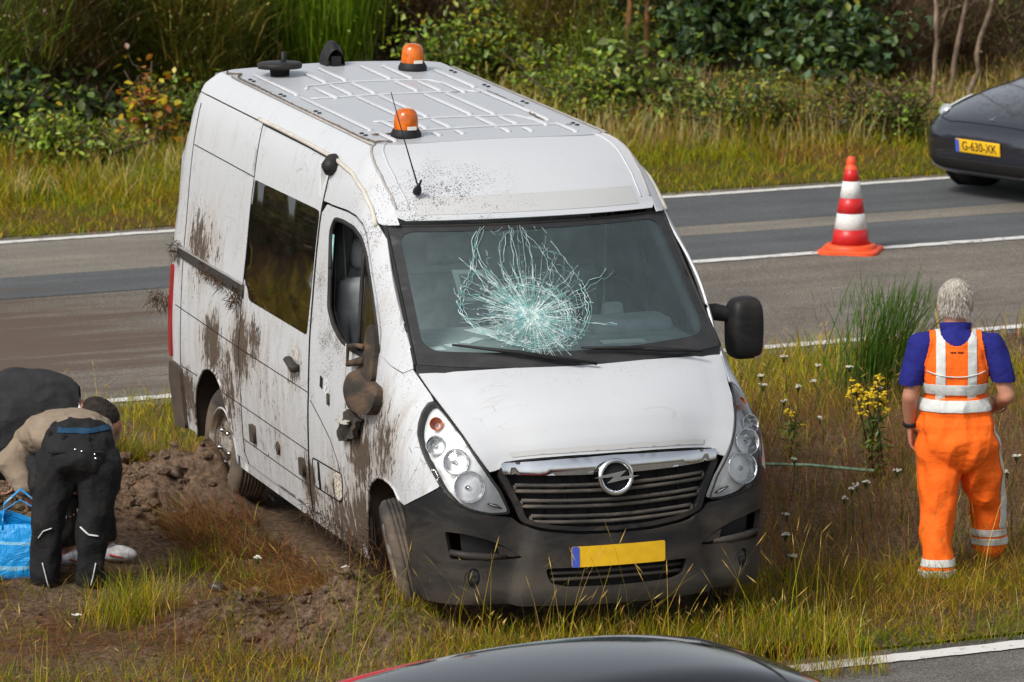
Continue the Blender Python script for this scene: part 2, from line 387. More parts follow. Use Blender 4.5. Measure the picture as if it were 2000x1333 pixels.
WSE=[(.868,.725,1.45),(.80,1.425,2.075)]      # windscreen side edge, bottom and top: x,b,z
def lerp(a,b,t): return a+(b-a)*t
def wsedge(v): return [lerp(WSE[0][i],WSE[1][i],v) for i in range(3)]
def mW(P):
    """(u,v) metric windscreen coordinates: u across (m), v 0..1 up"""
    v=P[:,1];xe=lerp(WSE[0][0],WSE[1][0],v);be=lerp(WSE[0][1],WSE[1][1],v);ze=lerp(WSE[0][2],WSE[1][2],v)
    s=P[:,0]/xe;k=1-s**2
    return np.stack([P[:,0],-(be-k*lerp(.20,.20,v)),ze-.02*k*(1-v)+.012*k*v],1)
# ---- pillars: strip between the windscreen edge and the door edge
wsq=[(lambda e:(float(e[0]+e[1]),e[2]))(wsedge(t)) for t in np.linspace(1,0,12)]
for sd in (1,-1):
    gap=.006
    # cab front pillar and roof side above the door
    pil=[(2.0,1.455),(2.012,1.575)]+[(q-gap,z+gap) for q,z in ADOOR[2:]]+[(3.035,2.082),(3.158,2.078),(3.112,2.298),(2.80,2.285),(2.56,2.225),(2.40,2.15),(2.30,2.08)]+wsq[1:-1]+[(1.61,1.43),(1.70,1.40),(1.85,1.42)]
    panel('front_pillar',pil,M_paint,V,side=sd,step=.04)
    fen=[(1.565,1.403),(1.393,1.327),(1.345,1.300),(1.395,1.287),(1.432,1.24),(1.449,1.18),(1.447,1.125),(1.395,1.055),(1.312,.975),(1.20,.885),(1.215,.873),(1.33,.825),(1.442,.782),(1.563,.733)]+[(q,z) for q,z in ARCHF[2:10]][::-1]+[(q-gap,z) for q,z in DOORF[2:]]+[(1.99,1.45),(1.85,1.415),(1.70,1.395),(1.61,1.425)]
    panel('front_fender',fen,M_paint,V,side=sd,step=.045)
    sill=[(2.197,.305),(2.175,.45),(2.163,.60),(2.19,.36),(2.25,.345),(3.15,.345),(4.37,.345),(4.60,.365),(4.60,.285),(2.25,.262)]
    panel('door_sill',sill,M_paint,V,side=sd,off=-.012,step=.06)
    door=[(q+gap,z) for q,z in DOORF]+[(q+gap*.6,z-gap) for q,z in ADOOR[1:]]+[(3.09,2.07),(3.155,2.015)]+[(q-gap-.004,z) for q,z in SEAM_F[1:]]+[(3.1,.352),(2.3,.352)]
    panel('cab_door',rnd(door,.012,2),M_paint,V,side=sd,holes=[rnd(DWIN,.03,3)],step=.05)
    sld=[(q+gap+.004,z) for q,z in SEAM_F]+[(q-gap,z) for q,z in SEAM_S][::-1]
    panel('sliding_door' if sd>0 else 'side_panel',rnd(sld,.02,2),M_paint,V,side=sd,holes=[rnd(SWIN,.03,3)],step=.055)
    rear=[(q+gap,z) for q,z in SEAM_S]+[(4.46,.36),(4.60,.365)]+[(q,z) for q,z in ARCHR[::-1][1:-1]]+[(5.43,.32),(5.60,.32),(5.63,.68),(5.83,.69),(5.93,1.0),(5.91,1.6),(5.84,2.0),(5.74,2.30)]
    panel('rear_quarter',rear,M_paint,V,side=sd,step=.06)
    # roof side rail: from the gutter line up to the roof edge
    top=[(5.74,2.307)]+[(q,2.307) for q in np.linspace(5.5,3.0,6)]+[(2.78,2.29),(2.56,2.232),(2.40,2.157),(2.30,2.087),(2.243,2.08)]
    zz=np.linspace(2.09,2.424,9)
    crease=[(float(side_x(bb,z_)+bb),z_) for z_,bb in zip(zz,np.interp(zz,[2.09,2.2,2.31,2.38,2.424],[1.36,1.50,1.70,1.86,2.02]))]
    panel('roof_rail',top+crease+[(float(.685+4.83),2.424)],M_paint,V,side=sd,step=.04,rim=.006)
    # white inner cab / dark inner skins so nothing shows through the gaps
    inn=[(1.56,1.38),(1.46,1.2),(1.40,1.03),(1.25,.88),(1.45,.80)]+ARCHF[::-1][3:-2]+[(2.17,.36),(4.62,.36)]+ARCHR[::-1][1:-1]+[(5.43,.36),(5.6,.36),(5.80,.7),(5.86,1.0),(5.78,2.0),(5.70,2.28),(3.1,2.28),(2.8,2.26),(2.5,2.18),(2.28,2.0),(2.0,1.66)]
    panel('inner_skin',inn,M_inner,V,side=sd,off=-.035,step=.09,rim=0,holes=[rnd([(q,z) for q,z in DWIN],.02,2),rnd(SWIN,.02,2)])
    # gaskets and seams
    for nm,ln,r in (('door_seam',[(3.175,z) for z in (.36,)]+[(q,z) for q,z in SEAM_F[::-1]],.007),('door_seam',[(q,z) for q,z in SEAM_S],.004),('body_crease',[(5.75,1.05),(4.478,1.03),(3.185,1.024)],.0035),('body_crease',[(5.66,.695),(5.327,.70)],.0035),('body_crease',[(4.81,.70),(4.45,.697),(3.20,.687)],.0035),('body_crease',[(4.455,.493),(3.20,.48)],.0035),('body_crease',[(5.604,2.015),(4.415,2.011)],.0035),('door_seam',[(5.612,2.25),(5.62,2.0),(5.634,1.42),(5.639,1.0),(5.665,.7)],.0045)):
        vtube(nm,on(mS,ln,-.001,.06,side=sd),r,M_gap,n=6)
    vtube('window_seal',on(mS,rnd(DWIN,.03,3),-.004,.05,True,side=sd),.014,M_rub)
    vtube('drip_rail',on(mS,[(4.512,2.312),(4.2,2.314),(3.6,2.312),(3.11,2.305),(2.766,2.278),(2.54,2.219),(2.394,2.145),(2.31,2.07)],.004,.05,side=sd),.013,simple('beige_drip_rail',(.50,.47,.41),.6,0,.3))
    vtube('roof_gap',on(mS,[(4.40,2.300),(3.6,2.300),(3.12,2.294)],.002,.06,side=sd),.008,M_gap,n=6)
    # glass
    if sd>0:
        # the cab door window is wound down: its front quarter light is still in, the rest is open
        panel('quarter_light',[(2.24,1.76),(2.36,1.90),(2.40,1.93),(2.375,1.40),(2.09,1.43),(2.06,1.5)],M_dglass,V,side=sd,off=-.02,step=.1,rim=.004)
        vtube('window_divider',on(mS,[(2.43,1.97),(2.40,1.39)],-.015,.1),.013,M_rub)
        vtube('glass_edge',on(mS,[(2.955,1.93),(2.93,1.70)],-.012,.1),.006,simple('broken_glass_edge',(.25,.5,.46),.3))
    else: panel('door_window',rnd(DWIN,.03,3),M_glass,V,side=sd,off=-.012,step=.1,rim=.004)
    panel('side_window',rnd([(q,z) for q,z in SWIN],.03,3),M_dglass,V,side=sd,off=-.004,step=.12,rim=.006)
    # wheel arch liners
    for arch,nm in ((ARCHF,'arch_liner'),(ARCHR,'arch_liner')):
        A=dens(arch,.05,False);X=mS(A);mb=MB();k=len(X)
        vs=[(sd*x,y,z) for x,y,z in X*[1,1,1]-[.004,0,0]]+[(sd*(x-.42),y,z) for x,y,z in X];fs=[(i,i+1,k+i+1,k+i) for i in range(k-1)]
        vs.append((sd*.5,float(X[:,1].mean()),.45));fs+=[(k+i,k+i+1,2*k) for i in range(k-1)]
        mb.add(vs,fs).build(nm,M_liner,V)
        ix=[i for i in range(k) if A[i][0]>1.60] if arch is ARCHF else list(range(k))
        vtube('arch_lip',[(sd*X[i][0],X[i][1],X[i][2]) for i in ix],.008,M_paint,n=6)

# ---- roof
zr=2.425
bb=np.linspace(0,1,14)
front=[(x,float(front_b(x,2.425)) if False else 0) for x in ()]
def front_b(x,z):
    t=np.clip(np.abs(x)/Wz(z),0,.99999);n=Nz(z);return Bf(z)+Az(z)*(1-(1-t**n)**(1/n))
def mR(P): return np.stack([P[:,0],-P[:,1],2.424+.018*(1-(P[:,0]/.685)**2)],1)
xs=np.linspace(-.684,.684,25)
rf=[(float(x),float(front_b(x,2.4249))) for x in xs]
M_roofp=mud_paint('greyed_roof_paint',(.40,.415,.435),.35)
panel('roof',rf+[(.684,4.83),(.60,4.88),(0,4.90),(-.60,4.88),(-.684,4.83)],M_roofp,V,mp=mR,step=.09,rim=.02)
# forehead above the windscreen: rises from the glass edge to the roof edge
def mH(P):
    u,t=P[:,0],P[:,1]
    zz=2.088+(2.424-2.088)*np.sin(t*math.pi/2)**.92
    ce=np.interp(zz,[2.09,2.2,2.31,2.38,2.424],[1.36,1.50,1.70,1.86,2.02])
    xe=side_x(ce,zz)
    k=1-np.abs(u)**2.2
    cb=np.interp(t,[0,1],[.175,.10])
    return np.stack([u*xe,-(ce-k*cb),zz+.016*k],1)
panel('roof_front',[(-1,0),(1,0),(1,1),(-1,1)],M_paint,V,mp=mH,step=.06,rim=.004)
for sd in (1,-1):
    vtube('roof_ditch',[(sd*.69,-4.6,2.428),(sd*.69,-2.02,2.428)]+[tuple(p) for p in mH(np.array([[sd*.985,t] for t in np.linspace(.95,.12,9)]))],.0075,simple('grimy_gutter',(.33,.31,.29),.7),n=6)
    vtube('roof_ditch_crease',[tuple(p) for p in mH(np.array([[sd*.90,t] for t in np.linspace(.97,.12,9)]))],.006,M_paint,n=6)
ribs=[(.55,4.62,3.77),(.265,4.5,4.12),(.13,4.67,4.15),(-.14,4.69,4.14),(-.27,4.68,4.13),(-.53,4.48,3.76),(.55,3.69,2.43),(.255,3.57,2.34),(.12,3.56,2.72),(-.145,3.54,2.73),(-.28,3.55,2.71),(-.52,3.69,2.48),(.38,3.98,3.56),(.265,4.04,3.64),(.125,4.06,3.64),(-.14,4.05,3.65),(-.275,4.04,3.63),(.54,2.35,2.03),(.12,2.64,2.32),(-.145,2.65,2.3),(-.28,2.63,2.33),(-.445,2.6,2.3),(-.525,2.38,2.04),(-.15,2.25,2.1),(-.28,2.24,2.09),(.12,2.24,2.1),(.26,2.22,2.09),(.40,2.72,2.36),(-.40,3.98,3.56)]
for x,b0,b1 in ribs:
    z=2.426+.018*(1-(x/.685)**2)
    MB().tube([(x,-b0,z-.004),(x,-b0+.03,z+.004),(x,-b1-.03,z+.004),(x,-b1,z-.004)],[.011,.019,.019,.011],10,flat=.42,up=(0,0,1)).build('roof_rib',M_paint,V)
for l in ([(.44,3.95),(.40,4.06),(.13,4.11),(-.12,4.10),(-.36,4.07),(-.41,3.90),(-.44,3.63),(-.50,3.58)],[(.52,3.62),(.37,3.60),(.19,3.60),(-.08,3.59),(-.37,3.60)],[(.45,2.69),(.14,2.69),(-.19,2.68),(-.40,2.67),(-.44,2.50),(-.44,2.33)],[(.48,2.30),(.31,2.31),(.08,2.31),(-.2,2.32),(-.44,2.33),(-.6,2.33)]):
    P=dens(l,.06,False);z=2.427+.018*(1-(P[:,0]/.685)**2)
    MB().tube([(p[0],-p[1],zz) for p,zz in zip(P,z)],.013,8,flat=.45,up=(0,0,1)).build('roof_swage',M_paint,V)
for sd in (1,-1):
    for b in (4.45,3.86,3.2,2.37):
        for d in (0,.07):
            MB().lathe([(0,.006),(.012,.006),(.013,0)],10,Matrix.Translation((sd*(.625),-b+d,2.428))).build('roof_plug',M_black,V)
M_dirtyseam=simple('brown_sealant_streak',(.13,.10,.075),.9)
for l in ([(.67,4.55),(.672,3.8),(.675,3.0),(.672,2.3),(.66,2.03)],[(.60,2.28),(.50,2.26),(.42,2.31)],[(.66,2.06),(.60,2.05),(.57,2.01)],[(-.55,3.62),(-.545,3.0),(-.50,2.7),(-.46,2.4)],[(.67,4.56),(.62,4.66),(.68,4.72),(.66,4.8)]):
    P=dens(l,.04,False);P=P+rng.normal(0,.004,P.shape)
    MB().tube([(p[0],-p[1],2.431+.018*(1-(p[0]/.685)**2)) for p in P],[.002+.005*abs(math.sin(i*1.7)) for i in range(len(P))],5).build('roof_sealant_streak',M_dirtyseam,V)
# beacons
def beacon(x,b,z,s=1.0,tilt=0):
    M=Matrix.Translation((x,-b,z))@Matrix.Scale(s,4)
    o=MB().lathe([(0,-.01),(.092,-.01),(.094,.02),(.080,.045),(.078,.05),(0,.05)],28,M).build('beacon_base',M_black,V)
    MB().lathe([(.074,.045),(.074,.08),(.070,.125),(.062,.15),(.045,.166),(.02,.172),(0,.173)],28,M).build('beacon_dome',M_amber,o)
    L=Matrix.Translation((x,-b,z))@Matrix.Scale(s,4)
    MB().box(L@Vector((-.012,.0765,.060)),(.055*s,.008,.020*s),(0,0,0)).build('maker_sticker',simple('white_sticker',(.7,.68,.62),.6),o)
    return o
beacon(.437,2.16,2.435,.92); beacon(-.40,4.50,2.437,.92)
# roof vent mushroom and rear hooded vent
mb=MB();mb.lathe([(0,0),(.055,0),(.06,.045),(.13,.05),(.135,.075),(.12,.085),(0,.085)],24,Matrix.Translation((.42,-4.52,2.43))@Matrix.Rotation(R(3),4,'X'));mb.lathe([(.016,.08),(.016,.14),(0,.142)],12,Matrix.Translation((.385,-4.56,2.43)));mb.build('roof_antenna_plate',M_plast,V)
mb=MB();pr=[(0,.15),(.045,.145),(.075,.115),(.09,.07),(.10,.0)]
hd=[]
bm=MB()
n=14
for j,(yy,w,h) in enumerate([(-.14,.03,.03),(-.10,.055,.11),(-.04,.065,.155),(.02,.062,.15),(.06,.058,.11)]):
    for k in range(n+1):
        a=math.pi*k/n;hd.append((.0+w*math.cos(a),-4.80+yy,2.43+h*math.sin(a)))
fs=[(j*(n+1)+k,j*(n+1)+k+1,(j+1)*(n+1)+k+1,(j+1)*(n+1)+k) for j in range(4) for k in range(n)]
mb.add(hd,fs);mb.box((0,-4.78,2.432),(.19,.26,.016),bev=.004);mb.box((.0,-4.75,2.47),(.055,.05,.06));mb.build('rear_roof_vent',M_plast,V)
# whip aerial at the front of the roof
A0=Vector((.612,-1.462,2.245));d=(Vector((.7555,-1.46,2.158)))
mb=MB();mb.lathe([(0,0),(.024,0),(.024,.018),(.016,.045),(.007,.06),(.005,.11),(0,.11)],12,Matrix.Translation(A0)@Vector((0,.7,.75)).to_track_quat('Z','Y').to_matrix().to_4x4());o=mb.build('aerial_base',M_black,V)
MB().tube([A0+Vector((.004,.03,.04)),A0+Vector((.06,-.05,.30)),A0+Vector((.105,-.13,.535))],[.0048,.0035,.0025],6).build('aerial_whip',M_black,o)
# camera pod on the right side above the seam
MB().tube([(.79,-2.345,2.30),(.815,-2.30,2.295),(.845,-2.26,2.27),(.85,-2.235,2.245)],[.03,.045,.05,.035],12).build('side_camera_pod',M_plast,V)

# ---- bonnet
be=[(.87,.689,1.404),(.846,.547,1.327),(.808,.405,1.248),(.759,.29,1.155),(.703,.205,1.05),(.655,.158,.970)]
_bx=np.linspace(0,1,len(be));be_=np.array(be)
def mB(P):
    """(u,t): u -1..1 across, t 0 rear .. 1 front"""
    u,t=P[:,0],P[:,1];xe=np.interp(t,_bx,be_[:,0])-.008;b=np.interp(t,_bx,be_[:,1]);z=np.interp(t,_bx,be_[:,2])
    k=1-np.abs(u)**2.4
    cb=np.interp(t,[0,.5,1],[.15,.17,.125]);cz=np.interp(t,[0,.3,.8,1],[.03,.058,.085,.085])
    sh=-.006*np.exp(-((np.abs(u)-.86)/.03)**2)
    return fuller(np.stack([u*xe,-(b-k*cb),z+.006+k*cz+sh],1))
# the front edge of the bonnet steps up round the chrome bar
lip=[(1,0),(1,1.0),(.955,1.005),(.925,.995),(.905,.965),(.895,.94),(.86,.93),(.5,.975),(.2,.998)]
lip=lip+[(-u,t) for u,t in lip[::-1]]
panel('bonnet',lip,M_paint,V,mp=mB,step=.05,rim=.012)
M_band=mud_paint('greyed_paint_band',(.45,.455,.455),.4)
panel('faded_bonnet_band',[(-.80,.84),(-.4,.885),(0,.90),(.4,.885),(.80,.84),(.80,.90),(.4,.95),(0,.965),(-.4,.95),(-.80,.90)],M_band,V,mp=mB,step=.03,rim=0,off=.004)
panel('faded_forehead_band',[(-.86,.07),(.86,.07),(.86,.22),(-.86,.22)],M_band,V,mp=mH,step=.06,rim=0,off=.0018)
# ---- bumper, grille, lamps
BT=q2F([(1.563,.725),(1.442,.774),(1.33,.818),(1.20,.872),(1.10,.826),(1.02,.787),(.892,.761),(.769,.748),(.63,.738),(.575,.703),(.47,.677),(.386,.663),(.20,.645)])+[(0,.640)]
right=q2F([(1.515,.42),(1.53,.5),(1.55,.6)])
low=[(0,.285),(.40,.29),(.80,.285)]+q2F([(1.36,.27),(1.50,.29)])
half=low+right+BT
bump=half+[(-a,b) for a,b in half[::-1]][1:-1]
mir=lambda l:[(-a,b) for a,b in l]
INTK=rnd([(-.43,.475),(.43,.475),(.40,.395),(.30,.375),(0,.368),(-.30,.375),(-.40,.395)],.03,3)
FOGH=rnd(q2F([(1.146,.647),(.989,.646),(.80,.622),(.69,.590),(.60,.553),(.545,.526),(.621,.518),(1.097,.499)]),.02,3)
FOGL=[(q+.0,z) for q,z in q2F([(.90+.05*math.cos(a),.415+.05*math.sin(a)) for a in np.linspace(0,2*math.pi,18)[:-1]])]
def bshape(P):
    Q,z=np.abs(P[:,0]),P[:,1]
    h=.022*np.exp(-((z-.335)/.05)**2)*(Q<.95)
    # the middle section stands proud between two slanted edges
    e=.62-.35*(z-.35)
    h=h+.042/(1+np.exp((Q-e)/.014))*(z<.75)
    h=h-.0*Q
    return h
panel('front_bumper',bump,M_plast,V,mp=mF,holes=[INTK,FOGH,mir(FOGH),FOGL,mir(FOGL)],step=.04,rim=.03,hfun=bshape)
panel('bumper_backing',rnd([(-1.02,.30),(1.02,.30),(1.05,.68),(.62,.70),(-.62,.70),(-1.05,.68)],.05,2),M_black,V,mp=mF,off=-.05,step=.08,rim=0)
for z in (.445,.41):
    P=dens([(-.40,z),(.40,z)],.05,False);X=mF(P)+nrm(mF,P)*.012
    MB().tube([tuple(p) for p in X],.011,6).build('intake_slat',M_plast,V)
for sd in (1,-1):
    # fog lamp and the ledge in the pocket
    P=np.array(q2F([(.90,.415)]))*[sd,1];X=mF(P)[0];N=nrm(mF,P)[0]
    Mx=Matrix.Translation(Vector(X)-Vector(N)*.02)@Vector(N).to_track_quat('Z','Y').to_matrix().to_4x4()
    o=MB().lathe([(.05,.02),(.046,.005),(.036,-.01),(0,-.014)],20,Mx).build('fog_lamp',M_black,V)
    MB().lathe([(.043,.005),(.02,.014),(0,.016)],20,Mx).build('fog_lamp_lens',M_lens,o)
    P=np.array(q2F([(1.11,.535),(.95,.527),(.80,.525),(.66,.530)]));X=mF(P)-nrm(mF,P)*.012
    MB().tube([(sd*p[0],p[1],p[2]) for p in X],[.016,.022,.022,.014],8).build('fog_pocket_ledge',M_plast,V)
    panel('fog_pocket_cover',[(a_*sd,b_) for a_,b_ in rnd(q2F([(.725,.592),(.59,.560),(.56,.535),(.629,.530),(.70,.535)]),.01,2)][::sd],M_plast,V,mp=mF,off=-.004,step=.04,rim=.02)
# number plate
P=np.array([[-.26,.47],[.26,.47],[.26,.585],[-.26,.585]])
def plate(x0,x1,nm,mt,o=.045,par=V,rim=.006):
    return panel(nm,rnd([(x0,.475),(x1,.475),(x1,.585),(x0,.585)],.012,3),mt,par,mp=mF,off=o,step=.06,rim=rim)
pl=plate(-.27,.27,'number_plate',M_yel); plate(.225,.268,'plate_band',M_blue,.0475,pl,.002)
# grille: backing, frame, chrome bar, slats
GR=q2F([(.745,.962),(.722,1.02),(.71,1.03)])+[(.45,1.045),(0,1.058)]
gh=[(0,.655),(.20,.66)]+q2F([(.386,.678),(.47,.692),(.575,.72)])+q2F([(.62,.80),(.69,.90)])+GR[:1]+GR[1:-1]
gout=gh+[(0,1.056)]
full=gout+[(-a,b) for a,b in gout[::-1]][1:-1]
M_gback=simple('grille_depth',(.010,.010,.011),.7,0,.2,.4,30)
panel('grille_backing',rnd(full,.02,2),M_gback,V,mp=mF,off=-.05,step=.06,rim=0)
inner=[(a*.925,(.855+(b-.855)*.90) if b<.95 else .90+(b-.90)*.985) for a,b in full]
panel('grille_frame',rnd(full,.025,3),M_plast,V,mp=mF,off=.004,step=.05,rim=.035,holes=[rnd([p for p in inner if p[1]<.985]+[(-.60,.965),(.60,.965)] if False else inner,.02,3)])
M_slat=dusty_plastic('dusty_grille_slat',(.045,.043,.040),(.19,.155,.12),1.0,.6)
for zc,hw in ((.893,.605),(.812,.565),(.730,.505)):
    mb=MB()
    for dz in (.0155,-.0155):
        P=dens([(-hw,zc+dz),(0,zc+dz-.012),(hw,zc+dz)],.06,False);X=mF(P)+nrm(mF,P)*-.012
        mb.tube([tuple(p) for p in X],.0105,6)
    for e in (-hw,hw):
        P=np.array([[e,zc+.0155],[e,zc-.0155]]);X=mF(P)+nrm(mF,P)*-.012;mb.tube([tuple(p) for p in X],.0105,6)
    mb.build('grille_slat',M_slat,V)
for x in (-.42,-.28,-.14,0,.14,.28,.42):
    P=np.array([[x,.97],[x,.70]]);X=mF(P)+nrm(mF,P)*-.035
    MB().tube([tuple(p) for p in X],.006,6).build('grille_strut',M_gback,V)
_cq=lambda x:x+float(front_b(x,1.0)-Bf(1.0))
chx=[(.592,.967),(.3,.958),(0,.952)];cht=[(.598,1.022),(.3,1.040),(0,1.047)]
ch=[(-_cq(x),z) for x,z in chx]+[(_cq(x),z) for x,z in chx[1::-1]]+[(_cq(x),z) for x,z in cht]+[(-_cq(x),z) for x,z in cht[1::-1]]
panel('chrome_bar',rnd(ch,.012,3),M_chrome,V,mp=mF,off=.012,step=.04,rim=.03,hfun=lambda P:.012*np.clip(1-((P[:,1]-.995)/.04)**2,0,1))
# round badge with a lightning bolt
P=np.array([[0.012,.945]]);X=Vector(mF(P)[0])+Vector((0,.045,0))
Mx=Matrix.Translation(X)@Matrix.Rotation(R(-82),4,'X')   # local z points forward
def ring(r0,r1,h):
    return [(r0,0),(r0,h*.6),((r0+r1)/2,h),(r1,h*.6),(r1,0)]
bd=MB().lathe([(0,-.01),(.085,-.01),(.085,0),(0,.002)],36,Mx).build('badge',M_gback,V)
MB().lathe(ring(.073,.099,.022),40,Mx).build('badge_ring',M_chrome,bd)
# local axes of Mx: x = van right (image left), y = up-ish, z = forward
bolt=[(.118,.004),(.07,.016),(-.045,.016),(.0,-.006),(-.118,-.006),(-.07,-.018),(.045,-.034+.0),(.012,-.004)]
bolt=[(.128,.000),(.065,.014),(-.058,.032),(-.016,-.001),(-.06,.001),(-.128,.000),(-.065,-.014),(.058,-.032),(.016,.001),(.06,-.001)]
vs=[Mx@Vector((x,-y,.020)) for x,y in bolt]+[Mx@Vector((x,-y,.004)) for x,y in bolt]
fs=[(0,1,9),(1,2,3,8,9),(3,4,6,7,8),(4,5,6),]+[(i,10+i,10+(i+1)%10,(i+1)%10) for i in range(10)]
MB().add(vs,fs,0,False).build('badge_bolt',M_chrome,bd)
# headlights
def lampat(q,z,r,sd,depth,mat,name,par,off=-.016,dome=None):
    P=np.array([[q,z]]);X=mS(P)[0];N=nrm(mS,P)[0]
    N=Vector((N[0]*.35,1.0,.28)).normalized()
    if sd<0: X=(-X[0],X[1],X[2]);N.x*=-1
    M=Matrix.Translation(Vector(X)+N*off)@N.to_track_quat('Z','Y').to_matrix().to_4x4()
    o=MB().lathe([(r*1.05,.0),(r,.004),(r*.93,-.006),(r*.8,-depth*.55),(r*.5,-depth*.9),(r*.2,-depth)],28,M).build(name,mat,par)
    MB().lathe([(r*.22,-depth),(r*.2,-depth*.4),(r*.12,-depth*.2),(0,-depth*.15)],16,M).build('bulb',dome or M_chrome,o)
    return o
M_refl=simple('lamp_bowl',(.70,.71,.72),.14,.85,.5,.3,55)
for sd in (1,-1):
    hs=panel('headlight',rnd(HL,.02,2),M_silver,V,side=sd,off=-.048,step=.04,rim=-.044)
    panel('headlight_lens',rnd([(q,z) for q,z in HL],.02,2),M_lens,hs,side=sd,off=.006,step=.05,rim=.004)
    vtube('headlight_gasket',on(mS,rnd(HL,.02,2),.0,.05,True,side=sd),.006,M_rub,hs,n=6)
    def qz(px): return px
    lampat(1.275,1.195,.034,sd,.05,M_amber,'indicator_lamp',hs)
    lampat(1.255,1.09,.05,sd,.055,M_refl,'side_lamp',hs)
    lampat(1.065,1.02,.068,sd,.07,M_refl,'main_beam_lamp',hs)
    lampat(.945,.895,.082,sd,.085,M_refl,'dipped_beam_lamp',hs)
    P=[(.80,.81),(.745,.80),(.70,.785)]
    MB().tube(on(mS,P,-.02,.03,side=sd),[.012,.022,.010],10,flat=.5).build('corner_reflector',M_chrome,hs)
# ---- windscreen, border, cowl, wipers
W0,W1=.868,.80
def wx(v): return lerp(W0,W1,v)
wout=[(-wx(0)+.0,0),(wx(0),0),(wx(1),1),(-wx(1),1)]
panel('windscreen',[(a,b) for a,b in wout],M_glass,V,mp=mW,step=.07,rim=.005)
hole=rnd([(-(wx(.17)-.095),.17),(wx(.17)-.095,.17),(wx(.95)-.07,.95),(-(wx(.95)-.07),.95)],.07,5)
def rs(v): return v
# metric-aware border: v is scaled so corners look round
hole=[]
for sx_,sv,xx,vv in ((-1,0,.800,.105),(1,0,.800,.105),(1,1,.752,.958),(-1,1,.752,.958)):
    r=.085;rv=r/.95
    cx=sx_*(xx-r);cv=vv+(rv if sv==0 else -rv)
    a0={(-1,0):180,(1,0):270,(1,1):0,(-1,1):90}[(sx_,sv)]
    for a in np.linspace(a0,a0+90,6): hole.append((cx+r*math.cos(R(a)),cv+rv*math.sin(R(a))))
panel('windscreen_border',[(a*1.012,b+(.012 if b>.5 else -.0)) for a,b in wout],M_frit,V,mp=mW,step=.06,rim=.004,off=.004,holes=[hole])
wsl=[tuple(p) for p in mW(dens([(-wx(0),0),(-wx(1),1),(wx(1),1),(wx(0),0)],.08,False))]
vtube('windscreen_seal',wsl,.011,M_rub,n=6)
# cowl between glass and bonnet
def mC(P):
    u,t=P[:,0],P[:,1]
    a=mW(np.stack([u*(W0),0*t],1));bq=mB(np.stack([u*1.0,0*t],1))+[0,-.012,-.012]
    X=a*(1-t)[:,None]+bq*t[:,None];X[:,2]-=.02*np.sin(t*math.pi);return X
panel('cowl',[(-1,-.0),(1,-.0),(1,1.05),(-1,1.05)],M_frit,V,mp=mC,step=.08,rim=0)
for u0,v0,u1,v1,pv in ((.66,.135,.02,.005,(-.06,-.0)),(-.02,.105,-.62,-.0,(-.70,-.02))):
    a=mW(np.array([[u0,v0],[lerp(u0,u1,.5),lerp(v0,v1,.5)+.018],[u1,v1]]))+[0,.03,.022]
    w=MB().tube([tuple(p) for p in a],[.006,.012,.012],6).build('wiper_arm',M_black,V)
    bl=mW(np.array([[u0,v0+.012],[lerp(u0,u1,.35),lerp(v0,v1,.35)+.03],[lerp(u0,u1,.8),lerp(v0,v1,.8)+.03]]))+[0,.014,.01]
    MB().tube([tuple(p) for p in bl],.006,6).build('wiper_blade',M_black,w)
    vtube('wiper_arm',[tuple(a[1]),tuple(a[2]+[-.09,.015,-.008])],.009,M_black,n=6)
